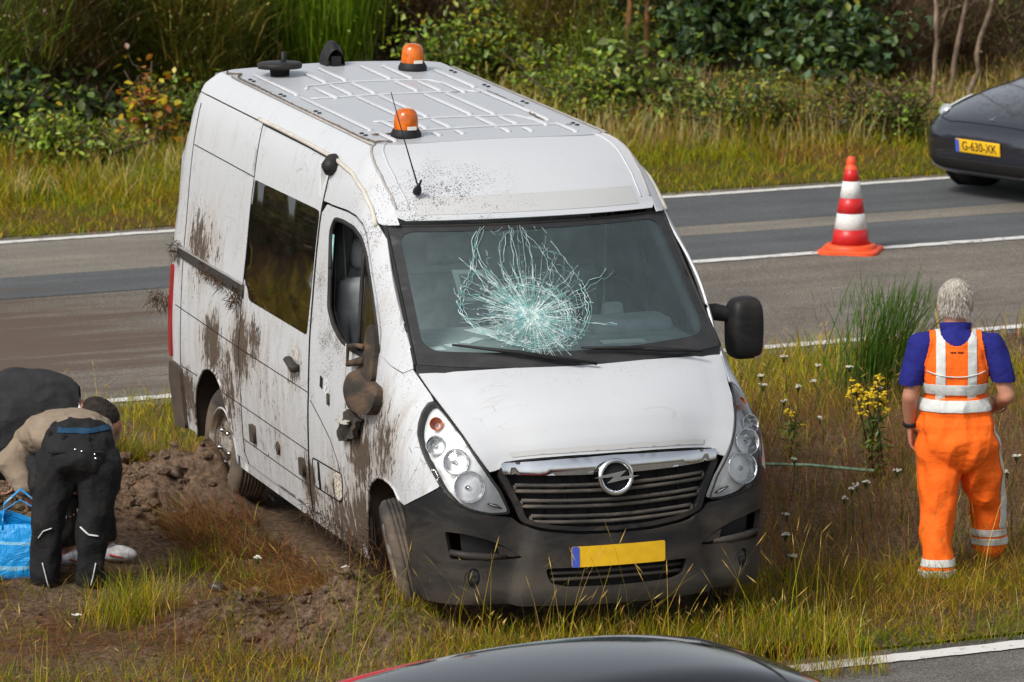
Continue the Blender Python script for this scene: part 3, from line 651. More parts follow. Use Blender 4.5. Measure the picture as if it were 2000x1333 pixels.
# impact crack: radial and ring fractures standing on the glass
def crack():
    r=np.random.default_rng(5);mb=MB();c0=np.array([.20,.335])  # metres across, metres up the glass (v*.95)
    sc=.95
    def line(P,w):
        if len(P)<2: return
        P=np.array(P,float);P[:,1]/=sc
        ok=(np.abs(P[:,0])<.75)&(P[:,1]>.012)&(P[:,1]<.985)
        if not ok.all():
            k=int(np.argmin(ok));P=P[:k]
        if len(P)<2: return
        X=mW(P)+[0,.008,.008]
        mb.tube([tuple(p) for p in X],w,3,cap=False)
    def blob(a):   # outer fracture envelope, taller than wide, skewed upwards
        up=max(0,math.sin(a));return (.345+.02*math.sin(3*a+1))*(1+.88*up**9)*(1+.10*up)*(1-.34*max(0,-math.sin(a)))
    n=230
    for i in range(n):
        a=2*math.pi*(i+r.uniform(-.5,.5))/n;L=r.uniform(.07,.24)*(1+.5*max(0,math.sin(a)))
        if r.random()<.14: L=blob(a)*r.uniform(.8,1.12)
        P=[];aa=a;p=c0+np.array([math.cos(a),math.sin(a)])*r.uniform(.01,.03)
        for k in range(int(L/.022)+2):
            P.append(p.copy());aa+=r.normal(0,.10);aa+=.3*(a-aa);p=p+np.array([math.cos(aa),math.sin(aa)])*.022
        line(P,r.choice([.0006,.0009,.0013]))
    # rings: dense on the lower left where the glass folded
    for rr,lo,hi,wd,cy in ((.06,0,360,.0010,0),(.10,30,330,.0010,0),(.14,-20,380,.0012,.0),(.17,90,300,.0013,.01),(.19,60,300,.0018,.01),(.205,50,330,.0022,.01),(.218,100,320,.0016,.01),(.235,70,290,.0014,.02),(.25,20,330,.0012,.02)):
        P=[]
        for a in np.arange(lo,hi,4.0):
            q=rr*(1+r.normal(0,.022));P.append(c0+np.array([.0,cy])+np.array([math.cos(R(a)),math.sin(R(a))*.95])*q)
            if r.random()<.10: line(P,wd);P=[]
        line(P,wd)
    for s,wd,lo,hi in ((1.0,.0024,-60,235),(.985,.0015,-30,110),(.965,.0018,-70,200),(.93,.0013,-50,80),(.90,.0012,90,250),(1.05,.0010,110,240),(.83,.0010,100,230)):
        P=[]
        for a in np.arange(lo,hi,3.0):
            q=blob(R(a))*s*(1+r.normal(0,.013));P.append(c0+np.array([math.cos(R(a)),math.sin(R(a))])*q)
            if r.random()<.06: line(P,wd);P=[]
        line(P,wd)
    for x1,y1,b_ in ((.16,.93,.03),(.10,.92,-.04),(.19,.90,.08),(.02,.80,-.09),(-.13,.62,-.05),(.36,.86,.08),(.44,.70,.07),(.50,.50,.03),(-.30,.60,-.03),(-.26,.24,.02),(.52,.30,.02),(-.16,.42,-.02)):
        for q in range(2):
            P=[];e=np.array([x1,y1])+r.normal(0,.015,2)
            for k in range(16):
                t=k/15;P.append(c0*(1-t)+e*t+r.normal(0,.007,2)*(t>0)*(t<1)+np.array([b_*math.sin(t*3.1),0]))
            line(P,.0017 if q==0 else .0010)
    for i in range(170):
        a=r.uniform(0,2*math.pi);q=r.uniform(.2,1.0)*blob(a);p=c0+np.array([math.cos(a),math.sin(a)])*q;b=a+r.choice([math.pi/2,.5,-.5,1.1]);L=r.uniform(.015,.07)
        line([p,p+np.array([math.cos(b),math.sin(b)])*L*.5+r.normal(0,.004,2),p+np.array([math.cos(b),math.sin(b)])*L],.0009)
    m=NT('cracked_glass_edge');c=m.co();f=m.ramp(m.noise(c,25,3),.35,.65)
    return mb.build('windscreen_crack',m.done(m.bsdf(m.mix(f,(.20,.44,.44),(.60,.74,.73)),.3)),V,kind='stuff')
crack()
# frosted disc where the laminated glass is shattered
def shatter():
    c0=np.array([.20,.335]);cx_,cy_,cz_=mW(np.array([[c0[0],c0[1]/.95]]))[0]
    m=NT('shattered_laminate');c=m.co();d=m.n('ShaderNodeVectorMath',operation='DISTANCE');m.l(c,d.inputs[0]);d.inputs[1].default_value=(cx_,cy_,cz_)
    fall=m.ramp(d.outputs['Value'],.235,.03,0,1,False);v=m.voro(c,70,'DISTANCE_TO_EDGE');n=m.noise(c,55,5,.75);rim=m.math('MULTIPLY',m.ramp(d.outputs['Value'],.15,.205),m.ramp(d.outputs['Value'],.26,.21))
    a=m.math('ADD',m.math('MULTIPLY',m.math('POWER',fall,1.4),m.ramp(n,.35,.7,.05,.80)),m.math('MULTIPLY',rim,m.ramp(n,.42,.68,.0,.55)),clamp=True)
    a=m.math('ADD',a,m.math('MULTIPLY',m.ramp(v,.06,.015),m.math('MULTIPLY',m.math('ADD',fall,rim),.4)),clamp=True)
    tr=m.n('ShaderNodeBsdfTransparent');b=m.bsdf(m.mix(m.noise(c,30,3),(.22,.43,.42),(.62,.72,.70)),.3);mx=m.n('ShaderNodeMixShader');m.l(a,mx.inputs[0]);m.l(tr.outputs[0],mx.inputs[1]);m.l(b,mx.inputs[2])
    r=np.random.default_rng(9);poly=[(c0[0]+.235*math.cos(a_)*(1+r.normal(0,.05)),(c0[1]+.225*math.sin(a_)*(1+r.normal(0,.05)))/.95) for a_ in np.linspace(0,2*math.pi,41)[:-1]]
    panel('shattered_glass',poly,m.done(mx.outputs[0]),V,mp=mW,off=.0055,step=.025,rim=0)
shatter()
# crushed centre of the impact
mb=MB()
for i in range(1500):
    a=rng.uniform(0,2*math.pi);q=abs(rng.normal(0,.06 if i<700 else .13));p=np.array([[.20+q*math.cos(a),(.335+q*math.sin(a))/.95]])
    x=Vector(mW(p)[0])+Vector((0,.006,.006));s=rng.uniform(.002,.006)
    v=[x+Vector(rng.normal(0,s,3)) for _ in range(3)];mb.add(v,[(0,1,2)],0,False)
mb.build('crushed_glass',simple('crushed_glass',(.50,.58,.56),.4),V,kind='stuff')
# ---- cab interior
M_dash=simple('dashboard_plastic',(.30,.34,.35),.6,0,.3,.15)
M_seat=simple('seat_fabric',(.34,.36,.37),.9,0,.1,.2)
M_bulk=simple('bulkhead_grey',(.62,.64,.64),.8,0,.2,.1)
mb=MB();mb.box((0,-1.12,1.40),(1.60,.80,.17),bev=.04);mb.box((0,-1.05,1.05),(1.66,.5,.5),bev=.05);mb.box((-.50,-1.16,1.50),(.48,.24,.12),bev=.05);mb.build('dashboard',M_dash,V)
MB().lathe([(.190,-.018),(.206,-.015),(.214,0),(.206,.015),(.190,.018),(.180,0),(.190,-.018)],32,Matrix.Translation((-.48,-1.34,1.56))@Matrix.Rotation(R(-56),4,'X')).build('steering_wheel',M_black,V)
MB().box((-.48,-1.33,1.555),(.12,.03,.10),(R(25),0,0),bev=.02).build('airbag_pad',M_dash,V)
for x,w in ((-.45,.50),(.38,.92)):
    mb=MB();mb.box((x,-1.95,1.0),(w,.50,.16),bev=.06);mb.box((x,-2.18,1.36),(w,.14,.62),(R(-10),0,0),bev=.06)
    for hx in ([x] if w<.6 else [x-.22,x+.22]): mb.box((hx,-2.24,1.78),(.26,.10,.18),(R(-8),0,0),bev=.04)
    mb.build('seat',M_seat,V)
MB().box((0,-2.36,1.35),(1.74,.03,1.86)).build('bulkhead',M_bulk,V)
MB().box((0,-2.02,2.24),(1.3,.62,.03)).build('headlining',simple('headlining',(.30,.30,.29),.9),V)
MB().box((0,-3.0,.42),(1.7,4.4,.05)).build('floor_pan',M_inner,V)
MB().box((.015,-1.40,1.97),(.22,.035,.07),bev=.012).build('rear_view_mirror',M_black,V)
M_paper=simple('white_paper',(.75,.80,.80),.8,0,.2,.05)
for u,b,w,l,rz in ((.27,1.30,.12,.22,.35),(.42,1.09,.15,.07,.7),(-.35,.83,.24,.09,-.1),(.56,1.0,.07,.07,.2),(.67,.94,.07,.09,0)):
    MB().box((u,-b,1.4875),(w,l,.003),(0,0,rz)).build('paper_sheet',M_paper,V)
mb=MB()
for dx,dz,w,h in ((0,.075,.17,.02),(0,-.075,.17,.02),(.075,0,.02,.17),(-.075,0,.02,.17)):
    mb.box((.43+dx,-1.27,1.78+dz),(w,.004,h),(R(-45),0,0))
sq=[(-.085,-.085),(.085,-.085),(.085,.085),(-.085,.085)]
def sqp(cx,cv,a,b):
    out=[(cx-a,cv-a/.95),(cx+a,cv-a/.95),(cx+a,cv+a/.95),(cx-a,cv+a/.95)];inn=[(cx-b,cv-b/.95),(cx+b,cv-b/.95),(cx+b,cv+b/.95),(cx-b,cv+b/.95)];return out,inn
oo,ii=sqp(.435,.58,.105,.075)
panel('sticker_frame',oo,simple('clear_sticker',(.15,.19,.19),.5),V,mp=mW,off=-.004,step=.05,rim=.001,holes=[ii])
for sd in (1,-1):   # inner trim of the front pillars, seat belts
    P=[(sd*(wsedge(t)[0]-.05),-(wsedge(t)[1]+.06),wsedge(t)[2]-.01) for t in np.linspace(0,1,6)]
    vtube('pillar_trim',P,.035,simple('grey_trim',(.22,.24,.24),.8))
    vtube('door_pillar_trim',[(sd*.82,-2.28,1.0),(sd*.80,-2.28,1.6),(sd*.72,-2.25,2.2)],.06,simple('grey_trim_b',(.13,.135,.135),.8))
vtube('seat_belt',[(-.76,-2.18,2.05),(-.72,-2.1,1.5),(-.66,-2.05,1.05)],.018,simple('seat_belt',(.45,.47,.47),.8),flat=.2)
vtube('seat_belt',[(.80,-2.20,2.05),(.79,-2.12,1.5),(.76,-2.05,1.05)],.022,simple('seat_belt_grey',(.28,.28,.28),.8),flat=.2)
# ---- mirrors
mL=MB()
hv=[(0,-.20),(.105,-.20),(.125,-.12),(.13,.10),(.115,.20),(.07,.235),(-.06,.24),(-.105,.20),(-.12,.06),(-.115,-.16),(-.09,-.20)]
vs=[];k=len(hv)
for dep,s in ((-.085,.82),(-.06,.97),(.0,1.0),(.05,.99),(.085,.86),(.10,.6)):
    for x,z in hv: vs.append((x*s*.82,dep*.85,z*s*.80))
fs=[(j*k+i,j*k+(i+1)%k,(j+1)*k+(i+1)%k,(j+1)*k+i) for j in range(5) for i in range(k)]+[tuple(range(k-1,-1,-1)),tuple(5*k+i for i in range(k))]
MLP=Vector((-1.145,-1.05,1.462))
o=mL.add(vs,fs,0,True,Matrix.Translation(MLP)@Matrix.Rotation(R(8),4,'Z')).build('door_mirror',M_plast,V);sub(o,2)
MB().tube([(-.92,-1.10,1.555),(-.98,-1.08,1.565),(-1.06,-1.06,1.55),(-1.13,-1.05,1.53)],[.042,.04,.036,.03],10,flat=1.2).build('mirror_arm',M_plast,o)
MB().add([(x,.02,z) for x,z in ((-.125,-.03),(-.135,-.06),(-.12,-.14),(-.09,-.185),(-.045,-.19),(-.06,-.14))]+[(x*.97,.075,z) for x,z in ((-.11,-.03),(-.12,-.06),(-.105,-.14),(-.08,-.18),(-.04,-.185),(-.045,-.14))],[(0,1,2,3,4,5),(6,11,10,9,8,7)]+[(i,6+i,6+(i+1)%6,(i+1)%6) for i in range(6)],0,True,Matrix.Translation(MLP)@Matrix.Rotation(R(8),4,'Z')@Matrix.Scale(.83,4)).build('mirror_indicator',simple('clear_orange_lens',(.72,.42,.33),.25),o)
# broken right mirror: sail plate, stub brackets, folded shell, hanging remains on a wire
M_brown=dusty_plastic('mud_browned_mirror',(.032,.027,.023),(.15,.095,.058),1.1,.75)
sail=[(2.194,1.548),(2.09,1.60),(2.05,1.558),(2.02,1.478),(2.021,1.308),(2.148,1.265),(2.318,1.305),(2.211,1.382),(2.21,1.445)]
sl=panel('broken_mirror_mount',rnd(sail,.03,3),M_brown,V,off=.022,step=.03,rim=.03,hfun=lambda P:.012*np.clip(1-((P[:,0]-2.1)/.1)**2,0,1))
vtube('mirror_bracket',on(mS,[(2.18,1.46),(2.31,1.442),(2.40,1.42)],.035,.04),.015,M_brown,sl)
vtube('mirror_bracket',on(mS,[(2.17,1.39),(2.31,1.352),(2.415,1.325)],.035,.04),[.026,.020,.016],M_brown,sl)
vtube('mirror_bracket',on(mS,[(2.41,1.425),(2.412,1.37),(2.41,1.32)],.04,.04),.011,M_brown,sl)
shell=[(2.02,1.303),(1.90,1.292),(1.90,1.198),(1.972,1.136),(2.087,1.114),(2.165,1.112),(2.366,1.109),(2.430,1.125),(2.420,1.172),(2.394,1.237),(2.349,1.287),(2.203,1.338)]
panel('broken_mirror_shell',rnd(shell,.04,3),M_brown,sl,off=.03,step=.03,rim=.06,hfun=lambda P:.05*np.clip(1-((P[:,0]-2.16)/.30)**2-((P[:,1]-1.20)/.14)**2,0,1)**.6)
wirep=on(mS,[(2.417,1.431),(2.392,1.266),(2.368,1.093)],.05,.08)
vtube('dangling_wire',wirep,.0035,simple('pale_wire',(.45,.40,.34),.7),sl,n=6)
hang=[(2.473,1.026),(2.516,.998),(2.524,.888),(2.39,.91),(2.372,.945),(2.319,.936),(2.249,.956),(2.216,1.013),(2.168,1.067),(2.282,1.064),(2.32,1.087),(2.399,1.086),(2.458,1.055)]
panel('dangling_mirror_part',rnd(hang,.008,2),M_mudblk,sl,off=.035,step=.025,rim=.03,hfun=lambda P:.014*np.sin(P[:,0]*70)*np.cos(P[:,1]*60)+.01*np.sin(P[:,0]*33+P[:,1]*41))
panel('dangling_torn_trim',[(2.516,1.006),(2.462,.997),(2.374,1.007),(2.32,1.018),(2.30,1.036),(2.359,1.036),(2.40,1.02),(2.44,1.03)],simple('torn_pale_plastic',(.42,.40,.36),.8),sl,off=.055,step=.02,rim=.012,hfun=lambda P:.010*np.sin(P[:,0]*110))
# ---- side furniture on the right
hp=on(mS,[(3.47,1.155),(3.40,1.135),(3.345,1.12),(3.335,1.145)],.03,.03)
vtube('sliding_door_handle',hp,.028,M_mudblk,flat=.7)
panel('handle_recess',rnd([(3.52,1.13),(3.50,1.22),(3.36,1.24),(3.30,1.14),(3.36,1.08),(3.48,1.09)],.03,3),simple('scuffed_recess',(.38,.36,.34),.6,var=.5,scale=30),V,off=.0015,step=.05,rim=.001)
panel('door_handle_hole',[(2.97,1.16),(2.92,1.15),(2.92,1.09),(2.97,1.10)],M_gap,V,off=.002,step=.05,rim=.002)
panel('door_handle_recess',rnd([(2.90,1.16),(2.84,1.17),(2.80,1.10),(2.83,1.05),(2.89,1.08)],.02,3),simple('scuffed_metal',(.5,.5,.5),.5,var=.5,scale=40),V,off=.002,step=.05,rim=.001)
panel('door_lock',[(2.82,1.09),(2.79,1.09),(2.785,1.03),(2.81,1.03)],M_mudblk,V,off=.012,step=.05,rim=.01)
for q,z,w,h in ((4.215,.575,.036,.052),(3.29,.575,.034,.05)): panel('moulding_clip',[(q-w,z-h),(q+w,z-h),(q+w,z+h),(q-w,z+h)],M_mudblk,V,off=.022,step=.06,rim=.02)
panel('moulding_clip',[(3.725,.56),(3.755,.545),(3.775,.60),(3.75,.625),(3.72,.61)],M_mudblk,V,off=.014,step=.05,rim=.012)
panel('moulding_clip',[(3.025,.66),(2.995,.66),(2.985,.50),(3.015,.50)],M_gap,V,off=.004,step=.05,rim=.003)
pk=rnd([(3.12,.665),(2.60,.68),(2.585,.66),(2.60,.53),(2.66,.505),(3.11,.50)],.03,3)
vtube('lower_door_panel_edge',on(mS,pk,0,.05,True),.0045,M_gap,n=6)
panel('scraped_paint',[(2.74,.685),(2.60,.68),(2.605,.55),(2.66,.515),(2.73,.53)],simple('scraped_primer',(.45,.41,.34),.8,var=.7,scale=60),V,off=.0015,step=.05,rim=.0)
vtube('door_crease',on(mS,[(3.13,.99),(2.95,.92),(2.78,.84),(2.66,.74),(2.60,.66)],0,.05),.0028,M_gap,n=6)
# slide rail with turf caught in it
rail=panel('slide_rail',[(5.73,1.365),(5.73,1.40),(4.42,1.40),(4.42,1.325),(4.44,1.33),(5.70,1.345)],M_mudblk,V,off=.012,step=.08,rim=.012)
vtube('rail_edge',on(mS,[(5.73,1.402),(4.42,1.402)],.014,.08),.007,simple('rail_metal',(.22,.21,.20),.5),rail,n=6)
def turf(name,pts,n,L,spread,par,seed=1,mat=None):
    r=np.random.default_rng(seed);mb=MB()
    for p in pts:
        for i in range(n):
            a=Vector(p)+Vector(r.normal(0,spread,3));d=Vector(r.normal(0,1,3)).normalized()*L*r.uniform(.4,1.2);d.z-=L*.4
            w=Vector(r.normal(0,1,3)).normalized()*.004
            mb.add([a,a+w,a+d*.6+w*1.2,a+d],[(0,1,2,3)],0,False)
    return mb.build(name,mat or M_fibre,par,kind='stuff')
turf('caught_turf',on(mS,[(5.73,1.40)],.02,.1)+on(mS,[(5.72,1.35)],.02,.1),70,.06,.02,V,2)
turf('caught_turf',on(mS,[(4.50,1.34),(4.47,1.31)],.03,.05),90,.06,.022,V,3)
turf('caught_turf',on(mS,[(5.2,1.36),(4.75,1.345)],.015,.09),40,.05,.02,V,4)
turf('caught_turf',[(1.0,-4.93,1.06),(1.05,-4.98,1.05)],70,.09,.03,V,5)
turf('caught_turf',on(mS,[(2.2,.40),(2.19,.31),(3.19,.38),(3.2,.32)],.01,.2),40,.09,.03,V,6)
# rear bumper corner, tail lamp, back doors, underbody
for sd in (1,-1):
    panel('rear_bumper',rnd([(5.64,.69),(5.84,.70),(5.88,.55),(5.86,.30),(5.60,.31),(5.615,.55)],.04,3),M_mudblk,V,side=sd,off=.022,step=.05,rim=.04)
    panel('tail_lamp',rnd([(5.845,1.28),(5.80,1.28),(5.82,.72),(5.88,.72)],.02,3),simple('red_lens',(.30,.012,.014),.3),V,side=sd,off=.012,step=.05,rim=.03)
MB().add([(-.8,-4.945,.5),(.8,-4.945,.5),(.98,-4.93,.95),(.90,-4.93,1.92),(.70,-4.90,2.41),(-.70,-4.90,2.41),(-.90,-4.93,1.92),(-.98,-4.93,.95)],[tuple(range(8))],0,False).build('rear_doors',M_paint,V)
mb=MB();mb.box((0,-2.6,.32),(1.5,4.3,.12));mb.box((0,-.9,.55),(1.0,1.1,.4));mb.build('underbody',M_liner,V)
# ---- wheels
def wheel(x,y,z,steer,camber,sd):
    M=Matrix.Translation((x,y,z))@Matrix.Rotation(steer,4,'Z')@Matrix.Rotation(camber,4,'Y')@Matrix.Rotation(sd*math.pi/2,4,'Y')
    # local z = outward
    w=.108;mb=MB()
    prof=[(.205,.075),(.225,.100),(.27,.112),(.315,.106),(.336,.088)]
    for zz in (.066,.044,.022,0,-.022,-.044,-.066): 
        prof+=[(.344,zz+.008),(.344,zz-.006),(.3395,zz-.007),(.3395,zz-.0135)]
    prof+=[(.336,-.088),(.315,-.106),(.27,-.112),(.225,-.10),(.205,-.075)]
    t=mb.lathe(prof,56,M).build('wheel',M_tyre,V)
    mb=MB();mb.lathe([(.228,.098),(.222,.108),(.214,.100),(.205,.06),(.195,.045),(.17,.04),(.135,.062),(.11,.066),(.088,.05),(.075,.05),(.06,.075),(.0,.077)],40,M)
    mb.lathe([(.205,-.08),(.2,.06)],40,M);mb.build('rim',M_rim,t)
    for k in range(5):
        a=2*math.pi*k/5;mb=MB();mb.lathe([(.014,.045),(.014,.085),(.009,.092),(0,.093)],8,M@Matrix.Translation((.098*math.cos(a),.098*math.sin(a),0)));mb.build('wheel_nut',M_chrome,t)
    mb=MB()
    for k in range(10):
        a=2*math.pi*(k+.5)/10;mb.lathe([(0,.0562),(.018,.0562)],10,M@Matrix.Translation((.150*math.cos(a),.150*math.sin(a),0))@Matrix.Scale(1,4))
    mb.build('rim_hole',M_gap,t)
wheel(.855,-.80,.375,R(-13),R(13),1)
wheel(-.885,-.842,.36,R(-13),R(3),-1)
wheel(.835,-4.03,.335,0,R(-2),1)
wheel(-.86,-4.03,.335,0,0,-1)
# ------------------------------------------------------------------ GROUND (world coordinates; c runs across the roads, a along them)
RD=np.array([.8957,.4447]);RN=np.array([-.4447,.8957])
def ca(x,y): return x*RN[0]+y*RN[1], x*RD[0]+y*RD[1]
def xy(c,a): return RN[0]*c+RD[0]*a, RN[1]*c+RD[1]*a
from mathutils import noise as mn
def nz(x,y,s,seed=0.0): return mn.noise(Vector((x*s+seed,y*s-seed,seed*.37)))
def fbm(x,y,s,o=4,seed=0.0):
    v=0;a=1
    for i in range(o): v+=a*nz(x,y,s*2**i,seed+i*3.1);a*=.5
    return v
def vloc(x,y):
    """world -> van-local (right, b) ignoring its small tilt"""
    dx,dy=x-VT[0],y-VT[1];r=(-math.cos(VYAW),-math.sin(VYAW));f=(math.sin(VYAW),-math.cos(VYAW))
    return dx*r[0]+dy*r[1], -(dx*f[0]+dy*f[1])
def sstep(a,b,x):
    t=min(1,max(0,(x-a)/(b-a)));return t*t*(3-2*t)
def bump(x,y,cx,cy,r): 
    d=math.hypot(x-cx,y-cy)/r;return max(0,1-d*d)**2
def soil(x,y):
    """0..1: churned bare soil beside the van"""
    X,b=vloc(x,y)
    s=sstep(.55,1.0,X)*sstep(7.2,5.6,b)*sstep(-.2,.35,b+.25*nz(x,y,1.3,4))*sstep(4.6,3.6,X)
    c,a=ca(x,y);s*=sstep(35.0,34.1,c)*sstep(*((27.0,27.9) if a<14.2 else (27.5,28.5)),c+.5*nz(x,y,1.4,17))
    return s
def gz(x,y):
    c,a=ca(x,y)
    if 25.9<c<35.4:
        z=float(np.interp(c,[26.1,26.7,29,30.6,31.8,33.2,34.3,35.2],[0,.055,.13,.19,.18,.09,.04,.0]))+.03*nz(x,y,.7)*sstep(26,26.8,c)*sstep(35.3,34.6,c)
        s=soil(x,y)
        if s>0:
            X,b=vloc(x,y)
            z+=s*(.045*fbm(x,y,2.6,5,9)+.02*fbm(x,y,11,2,2))
            z+=s*(.20*bump(X,b,1.55,4.75,.75)+.16*bump(X,b,1.75,3.9,.6)+.10*bump(X,b,2.3,4.4,.8)+.40*bump(X,b,1.08,4.10,.62)+.20*bump(X,b,1.2,.75,.55)+.10*bump(X,b,1.75,1.15,.6)+.13*bump(X,b,1.25,.75,.45)+.10*bump(X,b,1.6,1.1,.5)-.05*bump(X,b,1.4,2.4,1.0))*(.75+.6*fbm(x,y,5.5,3,5))
        X,b=vloc(x,y);z+=.24*bump(X,b,1.08,.60,.62)+.10*sstep(1.5,.9,abs(X))*sstep(-.75,-.15,b)*sstep(.6,.2,b)
        return z
    if c>42.5: return .02*sstep(42.5,43.2,c)+.05*sstep(44,48,c)+.35*sstep(46,62,c)+.06*nz(x,y,.5,2)*sstep(42.7,44,c)
    return -.02
def sheet(name,c0,c1,a0,a1,dc,da,mat,zf,kind='structure'):
    cs=np.linspace(c0,c1,max(2,int((c1-c0)/dc)+1));as_=np.linspace(a0,a1,max(2,int((a1-a0)/da)+1))
    v=[];f=[];n=len(as_)
    for c in cs:
        for a in as_: x,y=xy(c,a);v.append((x,y,zf(x,y)))
    for i in range(len(cs)-1):
        for j in range(n-1): f.append((i*n+j,i*n+j+1,(i+1)*n+j+1,(i+1)*n+j))
    # wind so that normals look up
    f=[q[::-1] for q in f]
    me=bpy.data.meshes.new(name);me.from_pydata(v,[],f);me.polygons.foreach_set('use_smooth',[True]*len(f));me.update()
    nn=me.polygons[0].normal.z
    if nn<0: me.flip_normals()
    return tag(link(name,me,mat),kind=kind)
def asphalt(name,base,speck,grain=260,wear=.18,mudamt=0.0,bd=.004):
    m=NT(name);c=m.co();g=m.noise(c,grain*.35,3,.7);v=m.voro(c,grain*.5,out='Color')
    bw=m.n('ShaderNodeRGBToBW');m.l(v,bw.inputs[0])
    L=m.ramp(m.noise(m.vscale(c,(1,1,1),rot=(0,0,-.461)),.9,6,.6),.3,.7,1-wear,1+wear)
    st=m.ramp(m.noise(m.vscale(m.vscale(c,(1,1,1),rot=(0,0,-.461)),(.25,3.2,1)),1.1,6,.65),.35,.7,.86,1.1)
    col=m.mix(m.ramp(bw.outputs[0],.25,.9),base,speck);col=m.mix(m.ramp(g,.55,.75,0,.5),col,(.35,.33,.30))
    x=m.n('ShaderNodeVectorMath',operation='SCALE');m.l(col,x.inputs[0]);m.l(m.math('MULTIPLY',L,st),x.inputs[3]);col=x.outputs[0]
    if mudamt:
        d=m.n('ShaderNodeVectorMath',operation='DISTANCE');m.l(c,d.inputs[0]);d.inputs[1].default_value=(-4.2,40.6,0)
        n=m.noise(m.vscale(m.vscale(c,(1,1,1),rot=(0,0,-.461)),(.22,2.3,1)),1.5,7,.7)
        f=m.ramp(m.math('ADD',n,m.ramp(d.outputs['Value'],4.8,.5,-.22,.24)),.50,.72,0,mudamt);col=m.mix(f,col,(.10,.068,.048))
    return m.done(m.bsdf(col,.85,0,.25,m.math('ADD',g,bw.outputs[0]),bd))
M_asp=asphalt('worn_asphalt',(.100,.086,.070),(.27,.24,.20),mudamt=.9)
M_asp2=asphalt('light_gravelly_asphalt',(.15,.135,.11),(.26,.235,.195),wear=.10)
M_dark=asphalt('dark_fresh_asphalt',(.075,.080,.084),(.125,.13,.133),wear=.10,mudamt=.55)
M_near=asphalt('near_road_asphalt',(.075,.070,.064),(.23,.215,.19),grain=280)
def linepaint():
    m=NT('worn_white_road_paint');c=m.co();n=m.noise(c,9,6,.7);f=m.ramp(n,.36,.50)
    tr=m.n('ShaderNodeBsdfTransparent');b=m.bsdf(m.mix(m.noise(c,60,3),(.50,.49,.46),(.72,.71,.68)),.7)
    mx=m.n('ShaderNodeMixShader');m.l(m.math('ADD',f,m.ramp(m.noise(c,2,3),.4,.5,.15,.6),clamp=True),mx.inputs[0]);m.l(tr.outputs[0],mx.inputs[1]);m.l(b,mx.inputs[2]);return m.done(mx.outputs[0])
M_line=linepaint()
def soilmat():
    m=NT('soil_and_moss');c=m.co();n=m.noise(c,2.2,8,.65);f=m.noise(c,26,6,.75);k=m.noise(c,90,4,.8)
    col=m.mix(m.ramp(f,.3,.7),(.062,.040,.026),(.33,.22,.148));col=m.mix(m.ramp(n,.5,.68,0,.6),col,(.16,.11,.075));col=m.mix(m.ramp(m.noise(c,1.3,5,.6),.52,.66,0,.35),col,(.05,.06,.015))
    return m.done(m.bsdf(col,.95,0,.1,m.math('ADD',m.math('MULTIPLY',f,1.5),k),.02))
M_soil=soilmat()
def fieldmat():
    m=NT('turf_ground');c=m.co();n=m.noise(c,1.5,7,.65);f=m.noise(c,30,5,.7)
    col=m.mix(f,(.05,.045,.010),(.12,.11,.015));col=m.mix(m.ramp(n,.4,.65),col,(.11,.062,.028))
    return m.done(m.bsdf(col,.95,0,.1,f,.02))
M_turf=fieldmat()
flat=lambda z:(lambda x,y:z)
sheet('ground',-60,900,-600,600,60,60,M_turf,flat(-.12))
sheet('road',35.02,42.78,-60,60,1,4,M_asp,flat(0))
sheet('near_road',18,26.25,-60,60,1,4,M_near,flat(0))
sheet('verge',26.25,35.02,-9,22,.055,.055,M_soil,gz)
sheet('verge',26.25,35.02,-45,-8.95,.5,.5,M_soil,gz)
sheet('verge',26.25,35.02,21.95,70,.5,.5,M_soil,gz)
sheet('far_verge',42.78,75,-30,50,.35,.35,M_turf,gz)
# resurfaced strips in the road
sheet('dark_lane_surface',40.9,42.42,19.5,60,2,2,M_dark,flat(.004))
sheet('dark_lane_surface',39.22,40.42,19.5,60,2,2,M_dark,flat(.004))
sheet('gravel_strip',40.43,40.89,19.5,60,2,2,M_asp2,flat(.004))
sheet('light_lane_surface',40.75,42.42,-60,19.4,2,2,M_asp2,flat(.004))
sheet('dark_lane_surface',39.75,40.74,-60,19.4,2,2,M_dark,flat(.004))
# painted lines
def ragged(name,c0,c1,a0,a1,z,seed):
    r=np.random.default_rng(seed);n=int((a1-a0)/.06);v=[];f=[]
    for i in range(n+1):
        a=a0+(a1-a0)*i/n;x,y=xy(c0+r.normal(0,.006),a);v.append((x,y,z));x,y=xy(c1+r.normal(0,.006),a);v.append((x,y,z))
        if i: f.append((2*i-2,2*i-1,2*i+1,2*i))
    me=bpy.data.meshes.new(name);me.from_pydata(v,[],f);me.update()
    if me.polygons[0].normal.z<0: me.flip_normals()
    return tag(link(name,me,M_line),kind='structure')
ragged('edge_line',42.44,42.56,-20,50,.008,1)
ragged('edge_line',35.22,35.36,-20,50,.008,2)
ragged('edge_line',25.93,26.10,-20,50,.008,3)
ragged('centre_line',39.07,39.20,20.9,26.3,.008,4)
ragged('centre_line',39.07,39.20,11.5,14.5,.008,5)
